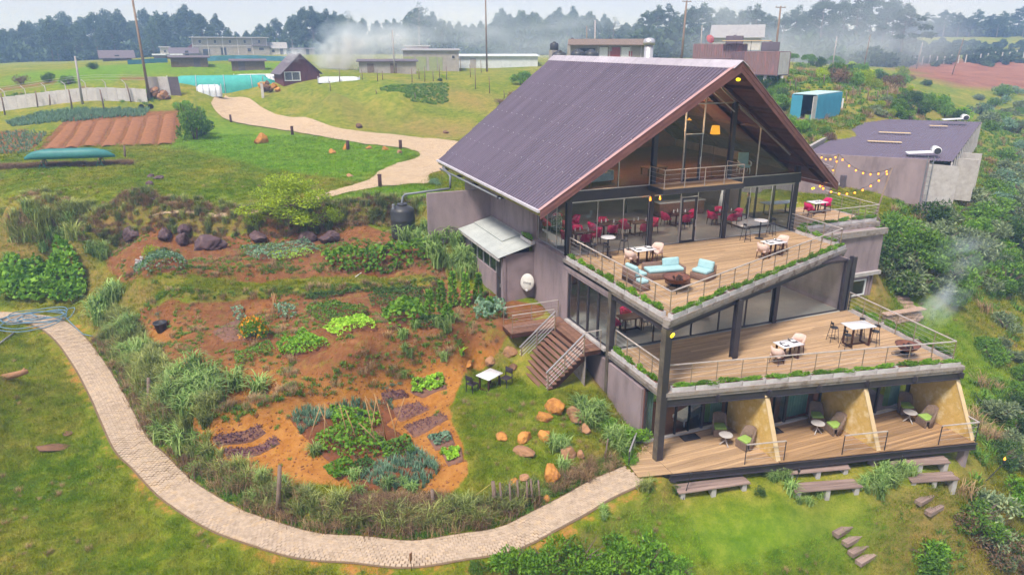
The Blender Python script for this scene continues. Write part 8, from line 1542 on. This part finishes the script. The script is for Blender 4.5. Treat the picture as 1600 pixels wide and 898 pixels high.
# ------------------------------------------------------------------ haze and smoke
def volbox(name, x0, x1, y0, y1, z0, z1, dens, col, aniso=0.0):
    o = MB().box(x0,x1,y0,y1,z0,z1).build(name, None); m = bpy.data.materials.new(name); m.use_nodes = True; t = m.node_tree; t.nodes.clear(); ou = t.nodes.new('ShaderNodeOutputMaterial'); v = t.nodes.new('ShaderNodeVolumePrincipled'); v.inputs['Color'].default_value = (*col,1); v.inputs['Density'].default_value = dens; v.inputs['Anisotropy'].default_value = aniso; v.inputs['Absorption Color'].default_value = (1,1,1,1); t.links.new(v.outputs[0], ou.inputs['Volume']); o.data.materials.append(m); return kind(o, 'stuff'), v, t
hz_o, v, t = volbox('haze', GX[0]-40, GX[-1]+40, GY[0]-40, GY[-1]+40, float(GZ.min())-1, 43, .00125, (.36,.56,1.0))
def smoke(name, c, r, dens, scale, col=(.80,.89,1.0), rot=0, seed=0.0):
    me = bpy.data.meshes.new(name); bm = bmesh.new(); bmesh.ops.create_icosphere(bm, subdivisions=3, radius=1); bm.to_mesh(me); bm.free(); o = obj(name, me, None, None, c, rot); o.scale = r; m = bpy.data.materials.new(name); m.use_nodes = True; t = m.node_tree; t.nodes.clear(); N = t.nodes.new; L = t.links.new; ou = N('ShaderNodeOutputMaterial'); v = N('ShaderNodeVolumePrincipled'); v.inputs['Color'].default_value = (*col,1); v.inputs['Absorption Color'].default_value = (1,1,1,1)
    tc = N('ShaderNodeTexCoord'); ln = N('ShaderNodeVectorMath'); ln.operation = 'LENGTH'; L(tc.outputs['Object'], ln.inputs[0]); fo = N('ShaderNodeMapRange'); fo.inputs[1].default_value = 1.0; fo.inputs[2].default_value = .25; L(ln.outputs['Value'], fo.inputs[0]); ad = N('ShaderNodeVectorMath'); ad.operation = 'ADD'; ad.inputs[1].default_value = (seed,seed*2,0); L(tc.outputs['Object'], ad.inputs[0])
    nz = N('ShaderNodeTexNoise'); nz.inputs['Scale'].default_value = scale; nz.inputs['Detail'].default_value = 5; nz.inputs['Distortion'].default_value = .6; L(ad.outputs[0], nz.inputs['Vector']); rp = N('ShaderNodeMapRange'); rp.inputs[1].default_value = .42; rp.inputs[2].default_value = .72; L(nz.outputs[0], rp.inputs[0]); mu = N('ShaderNodeMath'); mu.operation = 'MULTIPLY'; L(fo.outputs[0], mu.inputs[0]); L(rp.outputs[0], mu.inputs[1]); m2 = N('ShaderNodeMath'); m2.operation = 'MULTIPLY'; m2.inputs[1].default_value = dens; L(mu.outputs[0], m2.inputs[0]); L(m2.outputs[0], v.inputs['Density']); L(v.outputs[0], ou.inputs['Volume']); me.materials.append(m); return kind(o, 'stuff')
def sm_at(px, py, D): q = Vector(PD(px, D, 0)); q.z = CAM[2]+D*math.tan(math.atan((CYP-py)/FPX)-PITCH); return q
smoke('smoke', sm_at(535,82,135), (6.5,3.5,6), 1.8, 1.7, (.72,.85,1.0)); smoke('smoke', sm_at(590,70,150), (14,5,5.5), .5, 1.9, (.74,.86,1.0), seed=3); smoke('smoke', sm_at(700,62,170), (30,9,10), .16, 1.6, seed=5); smoke('smoke', sm_at(458,86,112), (2.4,2,1.6), 1.0, 1.6, seed=8); smoke('smoke', sm_at(840,66,200), (40,12,12), .09, 1.5, seed=9); smoke('smoke', sm_at(1280,45,190), (60,18,17), .10, 1.4, seed=11)
smoke('smoke', Vector((18.2,1.6,4.3)), (6.5,1.1,.75), .45, 1.8, (.75,.88,1.0), R_(27), 2); smoke('smoke', Vector((26.5,6.5,4.6)), (5,2.2,1.1), .16, 1.6, (.75,.88,1.0), R_(27), 6)

# ------------------------------------------------------------------ look-alikes are told apart by their order in the view
_ones = 'zeroth first second third fourth fifth sixth seventh eighth ninth tenth eleventh twelfth thirteenth fourteenth fifteenth sixteenth seventeenth eighteenth nineteenth twentieth'.split()
def ordinal(n): return _ones[n] if n <= 20 else ('twenty','thirty','forty','fifty')[n//10-2]+'-'+_ones[n%10] if n % 10 else ('twentieth','thirtieth','fortieth','fiftieth')[n//10-2]
by = {}
for o in C.objects:
    if o.parent is None and o.get('label') and o.get('category'): by.setdefault(o['label'], []).append(o)
for lab, os_ in by.items():
    if 2 <= len(os_) <= 45 and len(lab.split()) <= 12:
        def col_(o): q = np.array(o.location)-CAM; f = q@_dY; r_ = q@_dX; return r_/max(f, .1)
        for i, o in enumerate(sorted(os_, key=col_)): o['label'] = '%s, %s from the left' % (lab, ordinal(i+1))
